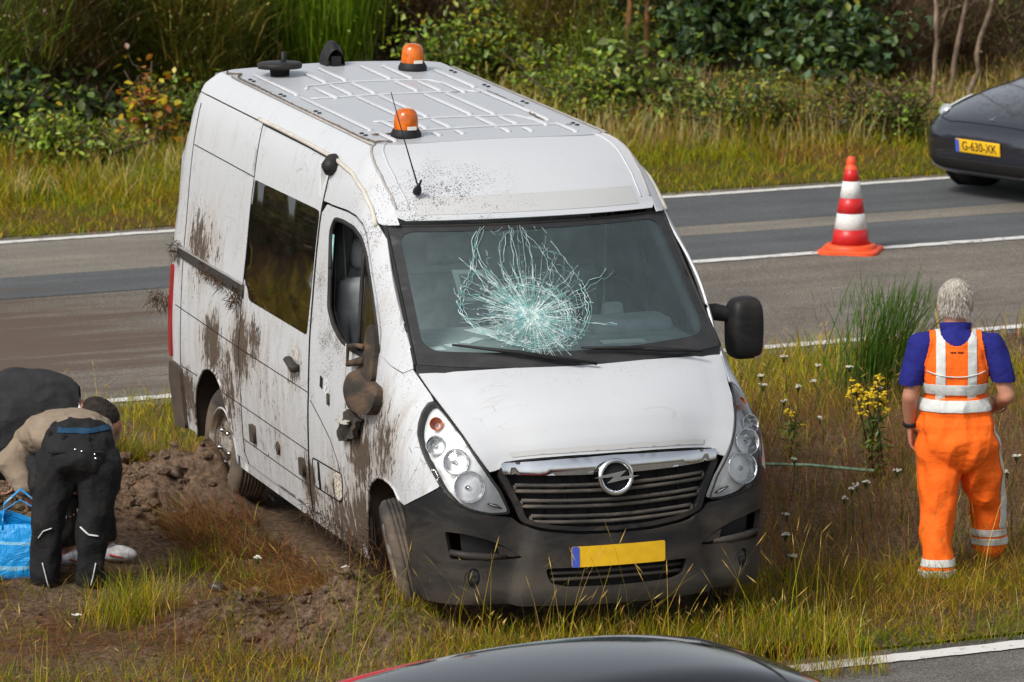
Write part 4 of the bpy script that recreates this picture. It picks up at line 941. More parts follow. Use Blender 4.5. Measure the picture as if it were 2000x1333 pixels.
# ------------------------------------------------------------------ PLANTS
def leafmat(name,trans=.28,gloss=.06,rough=.5):
    m=NT(name);a=m.n('ShaderNodeAttribute',attribute_name='col')
    d=m.n('ShaderNodeBsdfDiffuse');m.l(a.outputs['Color'],d.inputs[0]);t=m.n('ShaderNodeBsdfTranslucent');m.l(a.outputs['Color'],t.inputs[0])
    mx=m.n('ShaderNodeMixShader');mx.inputs[0].default_value=trans;m.l(d.outputs[0],mx.inputs[1]);m.l(t.outputs[0],mx.inputs[2])
    g=m.n('ShaderNodeBsdfGlossy');g.inputs['Roughness'].default_value=rough;m2=m.n('ShaderNodeMixShader');m2.inputs[0].default_value=gloss
    m.l(mx.outputs[0],m2.inputs[1]);m.l(g.outputs[0],m2.inputs[2]);return m.done(m2.outputs[0])
M_grass=leafmat('grass_blades',.38,.008,.5); M_leaf=leafmat('leaves',.30,.05,.45)
M_stem=simple('green_stems',(.045,.06,.018),.8,0,.1,.3,20); M_wood=simple('brown_twigs',(.075,.055,.038),.9,0,.1,.35,20)
M_birch=simple('pale_birch_bark',(.19,.14,.10),.85,0,.1,.5,9); M_pinebark=simple('orange_pine_bark',(.22,.11,.05),.9,0,.1,.4,12)
def npmesh(name,V_,F_quads,F_tris,cols,mat,parent=None,**k):
    me=bpy.data.meshes.new(name);nv=len(V_);nq=len(F_quads);nt_=len(F_tris)
    me.vertices.add(nv);me.vertices.foreach_set('co',np.asarray(V_,np.float32).ravel())
    loops=np.concatenate([np.asarray(F_quads,np.int32).ravel(),np.asarray(F_tris,np.int32).ravel()]).astype(np.int32)
    me.loops.add(len(loops));me.loops.foreach_set('vertex_index',loops)
    me.polygons.add(nq+nt_)
    st=np.concatenate([np.arange(nq)*4,nq*4+np.arange(nt_)*3]).astype(np.int32);me.polygons.foreach_set('loop_start',st)
    me.polygons.foreach_set('use_smooth',np.ones(nq+nt_,bool))
    me.update(calc_edges=True)
    at=me.attributes.new('col','FLOAT_COLOR','POINT');c=np.ones((nv,4),np.float32);c[:,:3]=cols;at.data.foreach_set('color',c.ravel())
    me.validate();o=link(name,me,mat,parent);return tag(o,**k)
def pick(pal,n,r,var=.18):
    """pal: [(weight,(r,g,b))]"""
    w=np.array([p[0] for p in pal],float);w/=w.sum();i=r.choice(len(pal),n,p=w);c=np.array([p[1] for p in pal])[i]
    return c*(1+r.normal(0,var,(n,1)))*(1+r.normal(0,var*.35,(n,3)))
def blades(P,h,lean,width,cols,r,az=None,curl=.5,head=None,headcol=None):
    """P base points, h heights, lean = horizontal reach as a share of height; returns arrays for npmesh"""
    n=len(P);az=r.uniform(0,2*np.pi,n) if az is None else az;d=np.stack([np.cos(az),np.sin(az)],1)
    wa=az+np.pi/2+r.normal(0,.5,n);w=np.stack([np.cos(wa),np.sin(wa)],1)*width[:,None]*.5
    def pt(t):
        q=np.empty((n,3));q[:,:2]=P[:,:2]+d*(h*lean*(t*(1-curl)+curl*t*t))[:,None];q[:,2]=P[:,2]+h*(t-.22*np.clip(lean,0,1.6)*t*t);return q
    def off(q,s): return np.concatenate([q[:,:2]+w*s,q[:,2:]],1)
    a,b,c,e=pt(0.),pt(.45),pt(.78),pt(1.)
    Vs=[off(a,-1),off(a,1),off(b,-.8),off(b,.8),off(c,-.5),off(c,.5),e]
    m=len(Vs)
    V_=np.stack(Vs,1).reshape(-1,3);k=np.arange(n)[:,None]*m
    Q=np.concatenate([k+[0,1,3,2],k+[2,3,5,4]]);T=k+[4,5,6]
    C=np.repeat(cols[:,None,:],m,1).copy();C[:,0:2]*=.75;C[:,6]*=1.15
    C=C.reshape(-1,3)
    if head is not None and len(head):
        i=head;hc=headcol;hh=h[i]*.09+.012
        p0,p1,p2=pt(.93)[i],pt(1.0)[i],pt(1.0)[i].copy();dirv=(pt(1.)-pt(.85))[i];dirv/=np.linalg.norm(dirv,axis=1,keepdims=True)+1e-9
        s=r.normal(0,1,(len(i),3));s-=dirv*(s*dirv).sum(1,keepdims=True);s/=np.linalg.norm(s,axis=1,keepdims=True)
        wd=(width[i]*.55+.0008)[:,None];mid=p1-dirv*(hh*.4)[:,None]
        HV=np.stack([p1-dirv*hh[:,None],mid+s*wd,p1+dirv*(hh*.5)[:,None],mid-s*wd],1).reshape(-1,3);kk=len(V_)+np.arange(len(i))[:,None]*4
        V_=np.concatenate([V_,HV]);Q=np.concatenate([Q,kk+[0,1,2,3]]);C=np.concatenate([C,np.repeat(hc[:,None,:],4,1).reshape(-1,3)])
    return V_,Q,T,C
# ------------------------------------------------------------------ CONE
def plain(name,col,rough=.5,spec=.4,var=.08,scale=12,**k): return simple(name,col,rough,0,spec,var,scale,**k)
def scuffed(name,col,rough):
    m=NT(name);c=m.co();n=m.noise(c,9,7,.7);f=m.ramp(m.noise(m.vscale(c,(1,1,2.5)),14,6,.75,.6),.56,.70,0,.55);k=m.mix(m.ramp(n,.3,.7),tuple(q*.85 for q in col),col)
    return m.done(m.bsdf(m.mix(f,k,(.10,.07,.055)),rough,0,.4))
M_cone=scuffed('fluorescent_orange_rubber',(.80,.09,.02),.5); M_conered=scuffed('red_reflective_sheet',(.55,.016,.018),.35); M_conew=scuffed('white_reflective_sheet',(.70,.69,.67),.35)
cx,cy=2.659,44.978
cone=empty('traffic_cone',(cx,cy,.0),R(32),label='orange traffic cone with red and white bands on the centre line',cat='traffic cone')
def cr(z): return lerp(.150,.040,(z-.05)/(.70-.05))
mb=MB()
vs=[];n=48
def sq(a,rad,k): # rounded square with small corner tabs
    c,s_=abs(math.cos(2*a)),0;return rad*(1+k*c**3)
for z,rad,k in ((.0,.232,.30),(.022,.232,.30),(.032,.222,.27)):
    for i in range(n):
        a=2*math.pi*i/n;q=sq(a,rad,k);vs.append((q*math.cos(a),q*math.sin(a),z))
fs=[(j*n+i,j*n+(i+1)%n,(j+1)*n+(i+1)%n,(j+1)*n+i) for j in range(2) for i in range(n)]+[tuple(range(n-1,-1,-1)),tuple(2*n+i for i in range(n))]
mb.add(vs,fs,0,False);mb.lathe([(.20,.03),(.198,.056),(.188,.064),(.160,.067),(.152,.05)],40);mb.build('cone_base',M_cone,cone)
MB().lathe([(cr(.05),.05),(cr(.68),.68),(.036,.685),(.038,.70),(.040,.715),(.036,.73),(.031,.745),(.026,.752),(0,.753)],40).build('cone_body',M_cone,cone)
for z0,z1,mt in ((.068,.185,M_conered),(.185,.31,M_conew),(.31,.43,M_conered),(.43,.562,M_conew),(.562,.655,M_conered)):
    MB().lathe([(cr(z0)+.0005,z0),(cr(z0)+.003,z0+.001),(cr(z1)+.003,z1-.001),(cr(z1)+.0005,z1)],40).build('reflective_band',mt,cone)
# ------------------------------------------------------------------ CARS
from mathutils.bvhtree import BVHTree
ST=[ # s, half width, z bottom, z shoulder, z hood edge, z centre, x of the upper edge share, side bulge
(0.00,.50,.33,.50,.54,.56,.70),(0.05,.66,.25,.56,.61,.64,.74),(0.16,.79,.19,.61,.665,.70,.78),(0.34,.865,.17,.67,.725,.755,.80),(0.62,.905,.165,.745,.795,.82,.80),(0.95,.92,.165,.815,.86,.885,.80),(1.28,.925,.165,.865,.905,.945,.79),
(1.52,.925,.165,.89,1.06,1.11,.72),(1.80,.925,.165,.905,1.235,1.285,.655),(2.08,.925,.165,.915,1.345,1.395,.625),(2.45,.925,.165,.925,1.39,1.440,.615),(2.85,.925,.165,.93,1.375,1.432,.61),(3.25,.925,.165,.94,1.30,1.37,.615),(3.62,.925,.165,.95,1.18,1.255,.63),(3.95,.92,.17,.955,1.06,1.12,.66),(4.22,.905,.19,.94,.985,1.02,.74),(4.45,.87,.24,.90,.93,.95,.78),(4.62,.80,.31,.83,.86,.88,.78),(4.69,.66,.40,.72,.75,.77,.74)]
def sedan(name,label,paint,roofmat,glass,loc,heading,wheels=True,ST=ST):
    """car frame: x right, y forward from the front bumper (bumper at y=0), z up"""
    e=empty(name,loc,label=label,cat='car');e.rotation_euler=(0,0,heading)
    bm=bmesh.new();rows=[]
    for s,w,zb,zs,ze,zc,xe in ST:
        half=[(0,zb),(w*.80,zb),(w*.955,zb+.07),(w*.995,zb+(zs-zb)*.45),(w*1.0,zb+(zs-zb)*.72),(w*.965,zs),(w*xe,ze),(w*xe*.55,ze+(zc-ze)*.75),(0,zc)]
        ring=[(x,-s,z) for x,z in half]+[(-x,-s,z) for x,z in half[-2:0:-1]]
        rows.append([bm.verts.new(p) for p in ring])
    n=len(rows[0]);H=8
    for j in range(len(rows)-1):
        for i in range(n):
            f=bm.faces.new((rows[j][i],rows[j][(i+1)%n],rows[j+1][(i+1)%n],rows[j+1][i]));f.smooth=True
            k=i if i<H else 2*H-1-i;s=(ST[j][0]+ST[j+1][0])/2
            f.material_index=0
            if 1.28<s<3.95:
                if k in(6,7): f.material_index=1 if (s<2.0 or s>3.2) else 2
                if k==5 and 1.5<s<3.8: f.material_index=1
    bm.faces.new(rows[0][::-1]);bm.faces.new(rows[-1])
    bmesh.ops.recalc_face_normals(bm,faces=bm.faces[:])
    bmesh.ops.subdivide_edges(bm,edges=[],cuts=1)
    me=bpy.data.meshes.new(name+'_body');bm.to_mesh(me);bm.free()
    o=link('body',me,[paint,glass,roofmat],e);sub(o,3)
    bpy.context.view_layer.update();ev=o.evaluated_get(bpy.context.evaluated_depsgraph_get());m2=bpy.data.meshes.new_from_object(ev)
    o.modifiers.clear();o.data=m2
    bv=BVHTree.FromPolygons([v.co[:] for v in m2.vertices],[p.vertices[:] for p in m2.polygons])
    def front(x,z):
        h=bv.ray_cast(Vector((x,1,z)),Vector((0,-1,0)));return h[0],h[1]
    def topp(x,y):
        h=bv.ray_cast(Vector((x,y,3)),Vector((0,0,-1)));return h[0],h[1]
    def sidep(y,z,sd=1):
        h=bv.ray_cast(Vector((sd*2,y,z)),Vector((-sd,0,0)));return h[0],h[1]
    def line(pts,fn,rr,mt,nm,off=.001):
        P=dens(pts,.04,False);L=[]
        for p in P:
            q,nq=fn(*p)
            if q is not None: L.append(tuple(q+nq*off))
        if len(L)>1: MB().tube(L,rr,6).build(nm,mt,e)
    def patch(nm,poly,fn,mt,off=.004,step=.03,par=None):
        vs,fs,sm=panel_mesh(poly,lambda P:np.array([(lambda q:tuple(q[0]) if q[0] is not None else (0,0,0))(fn(*p)) for p in P]),off=0,step=step,rim=0)
        N=[fn(*( (v[0],v[2]) if fn is front else (v[0],v[1])))[1] if fn is not sidep else Vector((1 if v[0]>0 else -1,0,0)) for v in vs]
        vs=[tuple(Vector(v)+(nq if nq is not None else Vector((0,0,1)))*off) for v,nq in zip(vs,N)]
        m=MB();m.add(vs,fs);ob=m.build(nm,mt,par or e)
        md=ob.modifiers.new('t','SOLIDIFY');md.thickness=.006;md.offset=0;return ob
    if wheels:
        for sd in (1,-1):
            for y in (-.84,-3.715):
                M=Matrix.Translation((sd*.80,y,.335))@Matrix.Rotation(sd*math.pi/2,4,'Y')
                q=MB();q.lathe([(0,.115),(.365,.118),(.37,.128),(.36,.132)],40,Matrix.Translation((sd*.80,y,.335))@Matrix.Rotation(sd*math.pi/2,4,'Y'));q.build('wheel_arch',M_black,e)
                t=MB().lathe([(.225,.10),(.25,.118),(.30,.118),(.33,.10),(.337,.06),(.337,-.09),(.30,-.11),(.2,-.11)],40,M@Matrix.Translation((0,0,.03))).build('wheel',M_tyre if False else M_rub,e)
                q=MB();q.lathe([(.235,.10),(.225,.085),(.21,.05),(0,.045)],36,M@Matrix.Translation((0,0,.03)))
                q.build('rim',simple('grey_alloy',(.25,.25,.26),.35,.8),t)
                for k in range(5):
                    a=2*math.pi*k/5;MB().box((.115*math.cos(a),.115*math.sin(a),.09),(.21,.05,.025),(0,0,a)).build('rim_spoke',simple('alloy_spoke',(.35,.35,.36),.3,.8),t)
                    bpy.data.objects[t.children[-1].name].matrix_local=M
    line([(-.70,-.36),(-.62,-.17),(-.45,-.10),(0,-.085),(.45,-.10),(.62,-.17),(.70,-.36),(.735,-.9),(.72,-1.25)],topp,.004,M_gap,'bonnet_gap')
    line([(-.70,-.36),(-.735,-.9),(-.72,-1.25)],topp,.004,M_gap,'bonnet_gap')
    for sd in (1,-1):
        patch('headlight',rnd([(sd*.60,-.20),(sd*.745,-.30),(sd*.80,-.46),(sd*.79,-.72),(sd*.765,-.66),(sd*.72,-.42)][::sd],.03,3),topp,simple('dark_lamp_glass',(.10,.115,.12),.1,0,.7),.004)
        patch('running_light',[(sd*.752,-.40),(sd*.788,-.52),(sd*.786,-.70),(sd*.772,-.66),(sd*.758,-.50)][::sd],topp,DRL,.010)
        q,nq=topp(sd*.715,-.31);MB().lathe([(.06,0),(.052,.016),(0,.022)],18,Matrix.Translation(q+nq*.006)@(Vector((0,.8,.6))).to_track_quat('Z','Y').to_matrix().to_4x4()@Matrix.Scale(1,4)).build('projector_lamp',simple('lamp_silver',(.55,.58,.58),.2,.4),e)
        for yy in (-1.52,-2.55,-3.5): 
            line([(yy,.22),(yy+.02,.55),(yy,.86)],lambda y,z:sidep(y,z,sd),.004,M_gap,'door_gap')
        q,nq=sidep(-1.62,.93,sd)
        if q is not None:
            MB().tube([q+Vector((-sd*.03,0,.0)),q+Vector((sd*.10,.0,.03))],.02,8).build('mirror_stalk',M_black,e)
            ob=MB().add([(x_,y_,z_) for x_ in(-.09,.09) for y_ in(-.05,.06) for z_ in(-.06,.06)],[(0,1,3,2),(4,6,7,5),(0,4,5,1),(2,3,7,6),(0,2,6,4),(1,5,7,3)],0,True,Matrix.Translation(q+Vector((sd*.15,0,.06)))).build('wing_mirror',paint,e);sub(ob,2)
        patch('tail_lamp',[(sd*.55,.84),(sd*.74,.82),(sd*.74,.74),(sd*.55,.78)][::sd],lambda x,z:(lambda h:(h[0],h[1]))(bv.ray_cast(Vector((x,-6,z)),Vector((0,1,0)))),simple('tail_red',(.35,.01,.012),.25),.0) if False else None
    patch('lower_intake',rnd([(-.62,.36),(.62,.36),(.60,.285),(.45,.262),(-.45,.262),(-.60,.285)],.02,3),front,M_gap,.008)
    return e,front,topp,patch,line
DRL=NT('lit_running_light')
_e=DRL.n('ShaderNodeEmission');_e.inputs[0].default_value=(.95,1,.92,1);_e.inputs[1].default_value=.75;DRL=DRL.done(_e.outputs[0])
def carpaint(name,col,coat=.6,rough=.32,metal=.35):
    m=NT(name);c=m.co();f=m.ramp(m.noise(c,2,5,.6),.3,.7,.92,1.08);x=m.n('ShaderNodeVectorMath',operation='SCALE');x.inputs[0].default_value=col;m.l(f,x.inputs[3])
    return m.done(m.bsdf(x.outputs[0],rough,metal,.5,coat=coat))
M_midn=carpaint('midnight_grey_car_paint',(.030,.032,.046),1.0,.22,.6); M_redp=carpaint('red_car_paint',(.42,.012,.016),metal=.15)
M_carglass=simple('dark_car_glass',(.012,.013,.014),.04,0,.8,.05); M_blackroof=simple('black_glass_roof',(.010,.011,.012),.05,0,.8,.05)
# dark car in the far lane, its nose turned towards us
dk,fr,tp,pt,ln=sedan('dark_car','dark grey car with yellow plate G-630-XK driving on the main road','x' and M_midn,M_blackroof,M_carglass,(3.88,47.74,.0),math.pi-R(43)*-1*-1 if False else math.pi-R(43)+R(0),True)
# forward +y rotated so that the nose points to image left and the camera
dk.rotation_euler=(0,0,math.pi-R(50))
def carplate(par,front,z=.455,w=.26,h=.056,text=None,x0=0.0):
    y=max(front(x0+sx*w*.0,z)[0].y for sx in(0,))+.012
    tilt=Matrix.Translation((x0,y,z))@Matrix.Rotation(R(-6),4,'X')
    o=MB().box((0,0,0),(2*w,.012,2*h),bev=.004).build('number_plate',M_yel,par);o.matrix_local=tilt
    b=MB().box((w-.024,.0075,0),(.042,.003,2*h-.008)).build('plate_band',M_blue,o)
    if text:
        cu=bpy.data.curves.new('plate_text','FONT');cu.body=text;cu.size=.105;cu.align_x='CENTER';cu.align_y='CENTER';cu.extrude=.001
        to=bpy.data.objects.new('t',cu);COL.objects.link(to);bpy.context.view_layer.update()
        me=bpy.data.meshes.new_from_object(to.evaluated_get(bpy.context.evaluated_depsgraph_get()));bpy.data.objects.remove(to)
        t=link('plate_characters',me,M_black,o);t.matrix_local=Matrix.Translation((-.022,.0085,0))@Matrix.Rotation(math.pi,4,'Z')@Matrix.Rotation(math.pi/2,4,'X')@Matrix.Diagonal((.92,1.0,1,1))
    return o
carplate(dk,fr,.47,text='G-630-XK')
# emblem on the bonnet nose: a slim T shape
q,nq=tp(0,-.17);T_=MB()
sv=[(-.035,.022),(-.02,.028),(.02,.028),(.035,.022),(.028,.016),(.008,.018),(.0,-.04),(-.008,.018),(-.028,.016)]
Mq=Matrix.Translation(q+nq*.003)@nq.to_track_quat('Z','Y').to_matrix().to_4x4()@Matrix.Rotation(math.pi,4,'Z')
T_.add([Mq@Vector((x*1.1,y*1.1,.002)) for x,y in sv],[tuple(range(9))],0,False).build('bonnet_emblem',M_chrome,dk)
# red car with a black glass roof on the near road
ST2=list(ST[:10])+[(2.45,.925,.165,.925,1.395,1.440,.62),(2.85,.925,.165,.93,1.40,1.442,.62),(3.25,.925,.165,.94,1.375,1.42,.62),(3.62,.925,.165,.955,1.315,1.365,.63),(3.95,.92,.17,.97,1.22,1.275,.66),(4.25,.91,.19,.985,1.08,1.13,.72),(4.47,.88,.24,.95,.98,1.0,.78),(4.62,.82,.31,.86,.90,.92,.78),(4.69,.70,.40,.74,.78,.80,.74)]
rc,fr2,tp2,pt2,ln2=sedan('red_car','red car with black glass roof passing on the near road',M_redp,M_blackroof,M_carglass,(0,0,0),0,True,ST=ST2)
rc.rotation_euler=(0,0,-math.pi/2+R(26.4)); rc.location=(.80+2.25*.8957,23.86+2.25*.4447,0)
line_=None
for sd in (1,-1):   # body coloured roof rails at the rear
    L_=[]
    for yy in np.linspace(-2.75,-4.3,16):
        w_=float(np.interp(-yy,[q[0] for q in ST2],[q[1]*q[6] for q in ST2]));h_=tp2(sd*w_*.985,yy)
        if h_[0] is not None: L_.append(tuple(h_[0]+Vector((0,0,.006))))
    MB().tube(L_,[.012,.035,.04,.045],8,flat=.6,up=(0,0,1)).build('roof_rail',M_redp,rc)
    L_=[]
    for yy in np.linspace(-1.45,-2.0,8):
        w_=float(np.interp(-yy,[q[0] for q in ST2],[q[1]*q[6] for q in ST2]));h_=tp2(sd*w_*.985,yy)
        if h_[0] is not None: L_.append(tuple(h_[0]+Vector((0,0,.004))))
    MB().tube(L_,[.03,.02,.008],8,flat=.6,up=(0,0,1)).build('roof_rail',M_redp,rc)
MB().tube([tuple(tp2(x,-2.10)[0]+Vector((0,0,.001))) for x in np.linspace(-.5,.5,12)],.006,6).build('roof_seam',M_rub,rc)
# ------------------------------------------------------------------ PEOPLE
def capsule(mb,p0,p1,r0,r1,n=14,flat=1.0,up=None):
    p0,p1=Vector(p0),Vector(p1);d=(p1-p0).normalized();P=[];Rr=[]
    for k in range(4): a=math.pi/2*(1-k/4);P.append(p0-d*r0*math.sin(a));Rr.append(max(r0*math.cos(a),.002))
    P.append(p0);Rr.append(r0);P.append((p0+p1)/2);Rr.append((r0+r1)/2);P.append(p1);Rr.append(r1)
    for k in range(1,5): a=math.pi/2*k/4;P.append(p1+d*r1*math.sin(a));Rr.append(max(r1*math.cos(a),.002))
    mb2=MB()
    # tube() interpolates radii by index, so pass one radius per point
    mb2.tube(P,Rr,n,flat=flat,up=up);mb.add(mb2.v,mb2.f)
def chain(mb,pts,rs,flat=1.0,up=None,n=14):
    for i in range(len(pts)-1): capsule(mb,pts[i],pts[i+1],rs[i],rs[i+1],n,flat,up)
def ell(mb,c,r3,rot=(0,0,0),n=18):
    M=Matrix.Translation(c)@Matrix.Rotation(rot[2],4,'Z')@Matrix.Rotation(rot[1],4,'Y')@Matrix.Rotation(rot[0],4,'X')@Matrix.Diagonal((*r3,1))
    mb.lathe([(max(math.cos(a),.001),math.sin(a)) for a in np.linspace(-math.pi/2,math.pi/2,12)],n,M)
def skin(name,mb,mat,parent,vox=.012,smooth=6,fold=0.0,fscale=9,fstretch=(1,1,1),keep=None,seed=0,raw=False):
    """voxel-joins the collected shapes into one continuous surface"""
    me=bpy.data.meshes.new(name);me.from_pydata(mb.v,[],mb.f);me.update()
    o=bpy.data.objects.new(name,me);COL.objects.link(o)
    m=o.modifiers.new('r','REMESH');m.mode='VOXEL';m.voxel_size=vox;m.use_smooth_shade=True
    s=o.modifiers.new('s','SMOOTH');s.iterations=smooth;s.factor=.5
    bpy.context.view_layer.update();me2=bpy.data.meshes.new_from_object(o.evaluated_get(bpy.context.evaluated_depsgraph_get()))
    bpy.data.objects.remove(o)
    if fold:
        nn_=[v.normal.copy() for v in me2.vertices]
        for v,vn in zip(me2.vertices,nn_):
            p=v.co.copy();q=Vector((p.x*fscale*fstretch[0]+seed,p.y*fscale*fstretch[1],p.z*fscale*fstretch[2]))
            w=1-abs(mn.noise(q))*2.2+.5*mn.noise(q*2.3);v.co=p+vn*fold*w
    if keep is not None: cut(me2,keep)
    me2.update()
    for p in me2.polygons: p.use_smooth=True
    if raw: return me2
    return link(name,me2,mat,parent)
def cut(me,keep):
    bm=bmesh.new();bm.from_mesh(me);bmesh.ops.delete(bm,geom=[f for f in bm.faces if not keep(f.calc_center_median())],context='FACES');bm.to_mesh(me);bm.free()
def overlay(name,src,keep,off,mat,parent,cuts=1,thick=.003):
    """a strip of cloth lying on another surface"""
    bm=bmesh.new();bm.from_mesh(src)
    if cuts: bmesh.ops.subdivide_edges(bm,edges=bm.edges[:],cuts=cuts,use_grid_fill=True)
    bmesh.ops.delete(bm,geom=[f for f in bm.faces if not keep(f.calc_center_median(),f.normal)],context='FACES')
    bm.normal_update()
    for v in bm.verts: v.co=v.co+v.normal*off
    me=bpy.data.meshes.new(name);bm.to_mesh(me);bm.free()
    for p in me.polygons: p.use_smooth=True
    o=link(name,me,mat,parent);md=o.modifiers.new('t','SOLIDIFY');md.thickness=thick;md.offset=-1;return o
def cloth(name,col,rough=.85,var=.12,fine=.0015,dirt=None,amt=.5,folds=.016):
    m=NT(name);c=m.co();n=m.noise(c,7,6,.65);w=m.noise(c,420,2)
    f=m.ramp(n,.3,.7,1-var,1+var);x=m.n('ShaderNodeVectorMath',operation='SCALE');x.inputs[0].default_value=col;m.l(f,x.inputs[3]);k=x.outputs[0]
    if dirt: k=m.mix(m.ramp(m.noise(c,5,7,.7,.4),.52,.72,0,amt),k,dirt)
    f1=m.noise(m.vscale(c,(1,1,.55),rot=(.5,.4,0)),7.5,2,.45,1.0);f2=m.noise(m.vscale(c,(1,1,1.6),rot=(-.6,.5,0)),15,2,.45,.8)
    hgt=m.math('ADD',m.math('ADD',m.math('MULTIPLY',f1,1.0),m.math('MULTIPLY',f2,.4)),m.math('MULTIPLY',w,fine*25))
    return m.done(m.bsdf(k,rough,0,.2,hgt,folds))
def skinmat(name,col):
    m=NT(name);c=m.co();n=m.noise(c,14,5,.6);k=m.mix(n,tuple(q*.8 for q in col),(col[0]*1.15,col[1]*.98,col[2]*.9))
    return m.done(m.bsdf(k,.55,0,.35,m.noise(c,180,3),.001))
M_skin=skinmat('skin_ruddy',(.46,.235,.155)); M_skin2=skinmat('skin_tanned',(.30,.155,.10))
M_hi=cloth('fluorescent_orange_cloth',(.92,.145,.012),.8,.10,dirt=(.62,.10,.02),amt=.35); M_refl2=cloth('silver_reflective_tape',(.58,.60,.58),.45,.10,folds=.012); M_blu=cloth('royal_blue_polo',(.016,.018,.165),.85,.15)
M_hair=None
def hand(mb,w,d,side,up,L=.185,curl=.5,spread=.25):
    """palm and five separate bent fingers; w wrist, d along the hand, side towards the thumb, up = back of the hand"""
    w=Vector(w);d=Vector(d).normalized();s=Vector(side);s=(s-d*s.dot(d)).normalized();u=d.cross(s)
    if u.dot(Vector(up))<0: u=-u
    palm=L*.50
    for k,off in enumerate((-.030,-.010,.010,.030)):
        capsule(mb,w+s*off*.6,w+d*palm+s*off,.017,.0125,10)
    for k,(off,fl) in enumerate(((.033,.40),(.011,.46),(-.011,.43),(-.032,.33))):
        b=w+d*palm+s*off;dd=(d+s*spread*off*4).normalized();seg=L*fl*.42;r0=.0095
        for j in range(3):
            dd=(dd*math.cos(curl*(.5+.35*j))-u*math.sin(curl*(.5+.35*j))).normalized();e=b+dd*seg*(1,.78,.62)[j];capsule(mb,b,e,r0,r0*.9,8);b=e;r0*=.9
    b=w+d*L*.12+s*.028;dd=(d*.75+s*.75-u*.25).normalized()
    for j in range(2):
        e=b+dd*L*(.24,.17)[j];capsule(mb,b,e,.0135-.002*j,.011-.002*j,8);b=e;dd=(dd+d*.6-u*.25).normalized()
def hairtuft(name,pts,nor,L,col,par,r,n=2600,wid=.0035):
    i=r.integers(0,len(pts),n);P=pts[i]+r.normal(0,.003,(n,3));N=nor[i]
    d=N*.22+np.array([0,0,-.85])+r.normal(0,.20,(n,3));d/=np.linalg.norm(d,axis=1,keepdims=True);s=np.cross(d,r.normal(0,1,(n,3)));s/=np.linalg.norm(s,axis=1,keepdims=True)
    ln=(L*r.uniform(.5,1.2,n))[:,None];V_=np.stack([P-s*wid,P+s*wid,P+d*ln+N*ln*.15],1).reshape(-1,3);T=np.arange(n*3).reshape(-1,3)
    C=np.clip(pick(col,n,r,.18),.01,.8);return npmesh(name,V_,np.zeros((0,4),int),T,np.repeat(C[:,None],3,1).reshape(-1,3),M_hairm,par)
M_hairm=leafmat('hair',.1,.08,.4)
# ---- man in orange, walking away: local x right, y away from the camera, z up
man=empty('person',(2.509,32.03,.07),R(0),label='grey haired man in orange reflective overalls walking away',cat='person')
k_=1/351.; X_=lambda px:(px-1868)*k_; Z_=lambda py:(1118-py)*k_/.987
LA=(X_(1824),-.18,.05);LK=(X_(1826),-.06,Z_(1000));LH=(X_(1826),.02,Z_(868));RA=(X_(1938),.26,.05);RK=(X_(1930),.16,Z_(985));RH=(X_(1908),.02,Z_(868))
bd=MB()
ell(bd,(X_(1861),.07,Z_(588)),(.076,.098,.115));ell(bd,(X_(1861),.10,Z_(603)),(.062,.09,.09))      # skull, jaw
for sd in (-1,1): ell(bd,(X_(1861)+sd*.086,.075,Z_(596)),(.014,.026,.036),(0,0,sd*.5))
ell(bd,(X_(1861),.172,Z_(590)),(.016,.026,.03))                                              # nose
chain(bd,[(X_(1861),.055,Z_(612)),(X_(1861),.02,Z_(650))],[.060,.072])
ell(bd,(X_(1860),0,Z_(720)),(.165,.105,.20));ell(bd,(X_(1862),.02,Z_(800)),(.16,.105,.16))
SL=(X_(1790),.0,Z_(672));EL=(X_(1771),-.03,Z_(768));WL=(X_(1774),.05,Z_(830));SR=(X_(1936),.0,Z_(672));ER=(X_(1962),-.04,Z_(766));WR=(X_(1950),.16,Z_(797))
chain(bd,[SL,EL,WL],[.055,.043,.030]);chain(bd,[EL,((EL[0]+WL[0])/2,(EL[1]+WL[1])/2,(EL[2]+WL[2])/2+.02),WL],[.045,.045,.031])
chain(bd,[SR,ER,WR],[.055,.045,.032]);chain(bd,[ER,((ER[0]+WR[0])/2,(ER[1]+WR[1])/2,(ER[2]+WR[2])/2+.01),WR],[.047,.047,.033])
hand(bd,WL,(.10,.12,-.98),(.25,.95,.1),(-1,0,0),.185,.55);hand(bd,WR,(-.45,.75,-.35),(.3,.6,.7),(.6,-.2,.7),.18,.8)
chain(bd,[LH,LK,LA],[.075,.06,.045]);chain(bd,[RH,RK,RA],[.075,.06,.045])
bodyo=skin('body',bd,M_skin,man,.0065,3)
hm=MB();ell(hm,(X_(1861),.058,Z_(579)),(.088,.104,.108));ell(hm,(X_(1861),.03,Z_(600)),(.076,.075,.075))
hair=skin('hair',hm,simple('grey_hair',(.44,.40,.35),.7,0,.3,.35,30),man,.007,3,.004,20,(1,1,.35),keep=lambda c:(c.z>Z_(606)+max(0,(c.y-.06))*1.6) and c.y<.135)
pv=np.array([v.co for v in hair.data.vertices]);nv=np.array([v.normal for v in hair.data.vertices])
hairtuft('hair_strands',pv,nv,.030,[(4,(.52,.475,.41)),(3,(.38,.335,.28)),(3,(.66,.62,.56)),(1,(.20,.165,.13))],hair,np.random.default_rng(3),6500,.0018)
sh=MB()
ell(sh,(X_(1860),-.005,Z_(715)),(.187,.125,.235));ell(sh,(X_(1863),.015,Z_(795)),(.182,.125,.17));chain(sh,[(X_(1792),.0,Z_(668)),(X_(1930),.0,Z_(668))],[.072,.072]);ell(sh,(X_(1861),-.02,Z_(668)),(.13,.09,.085))
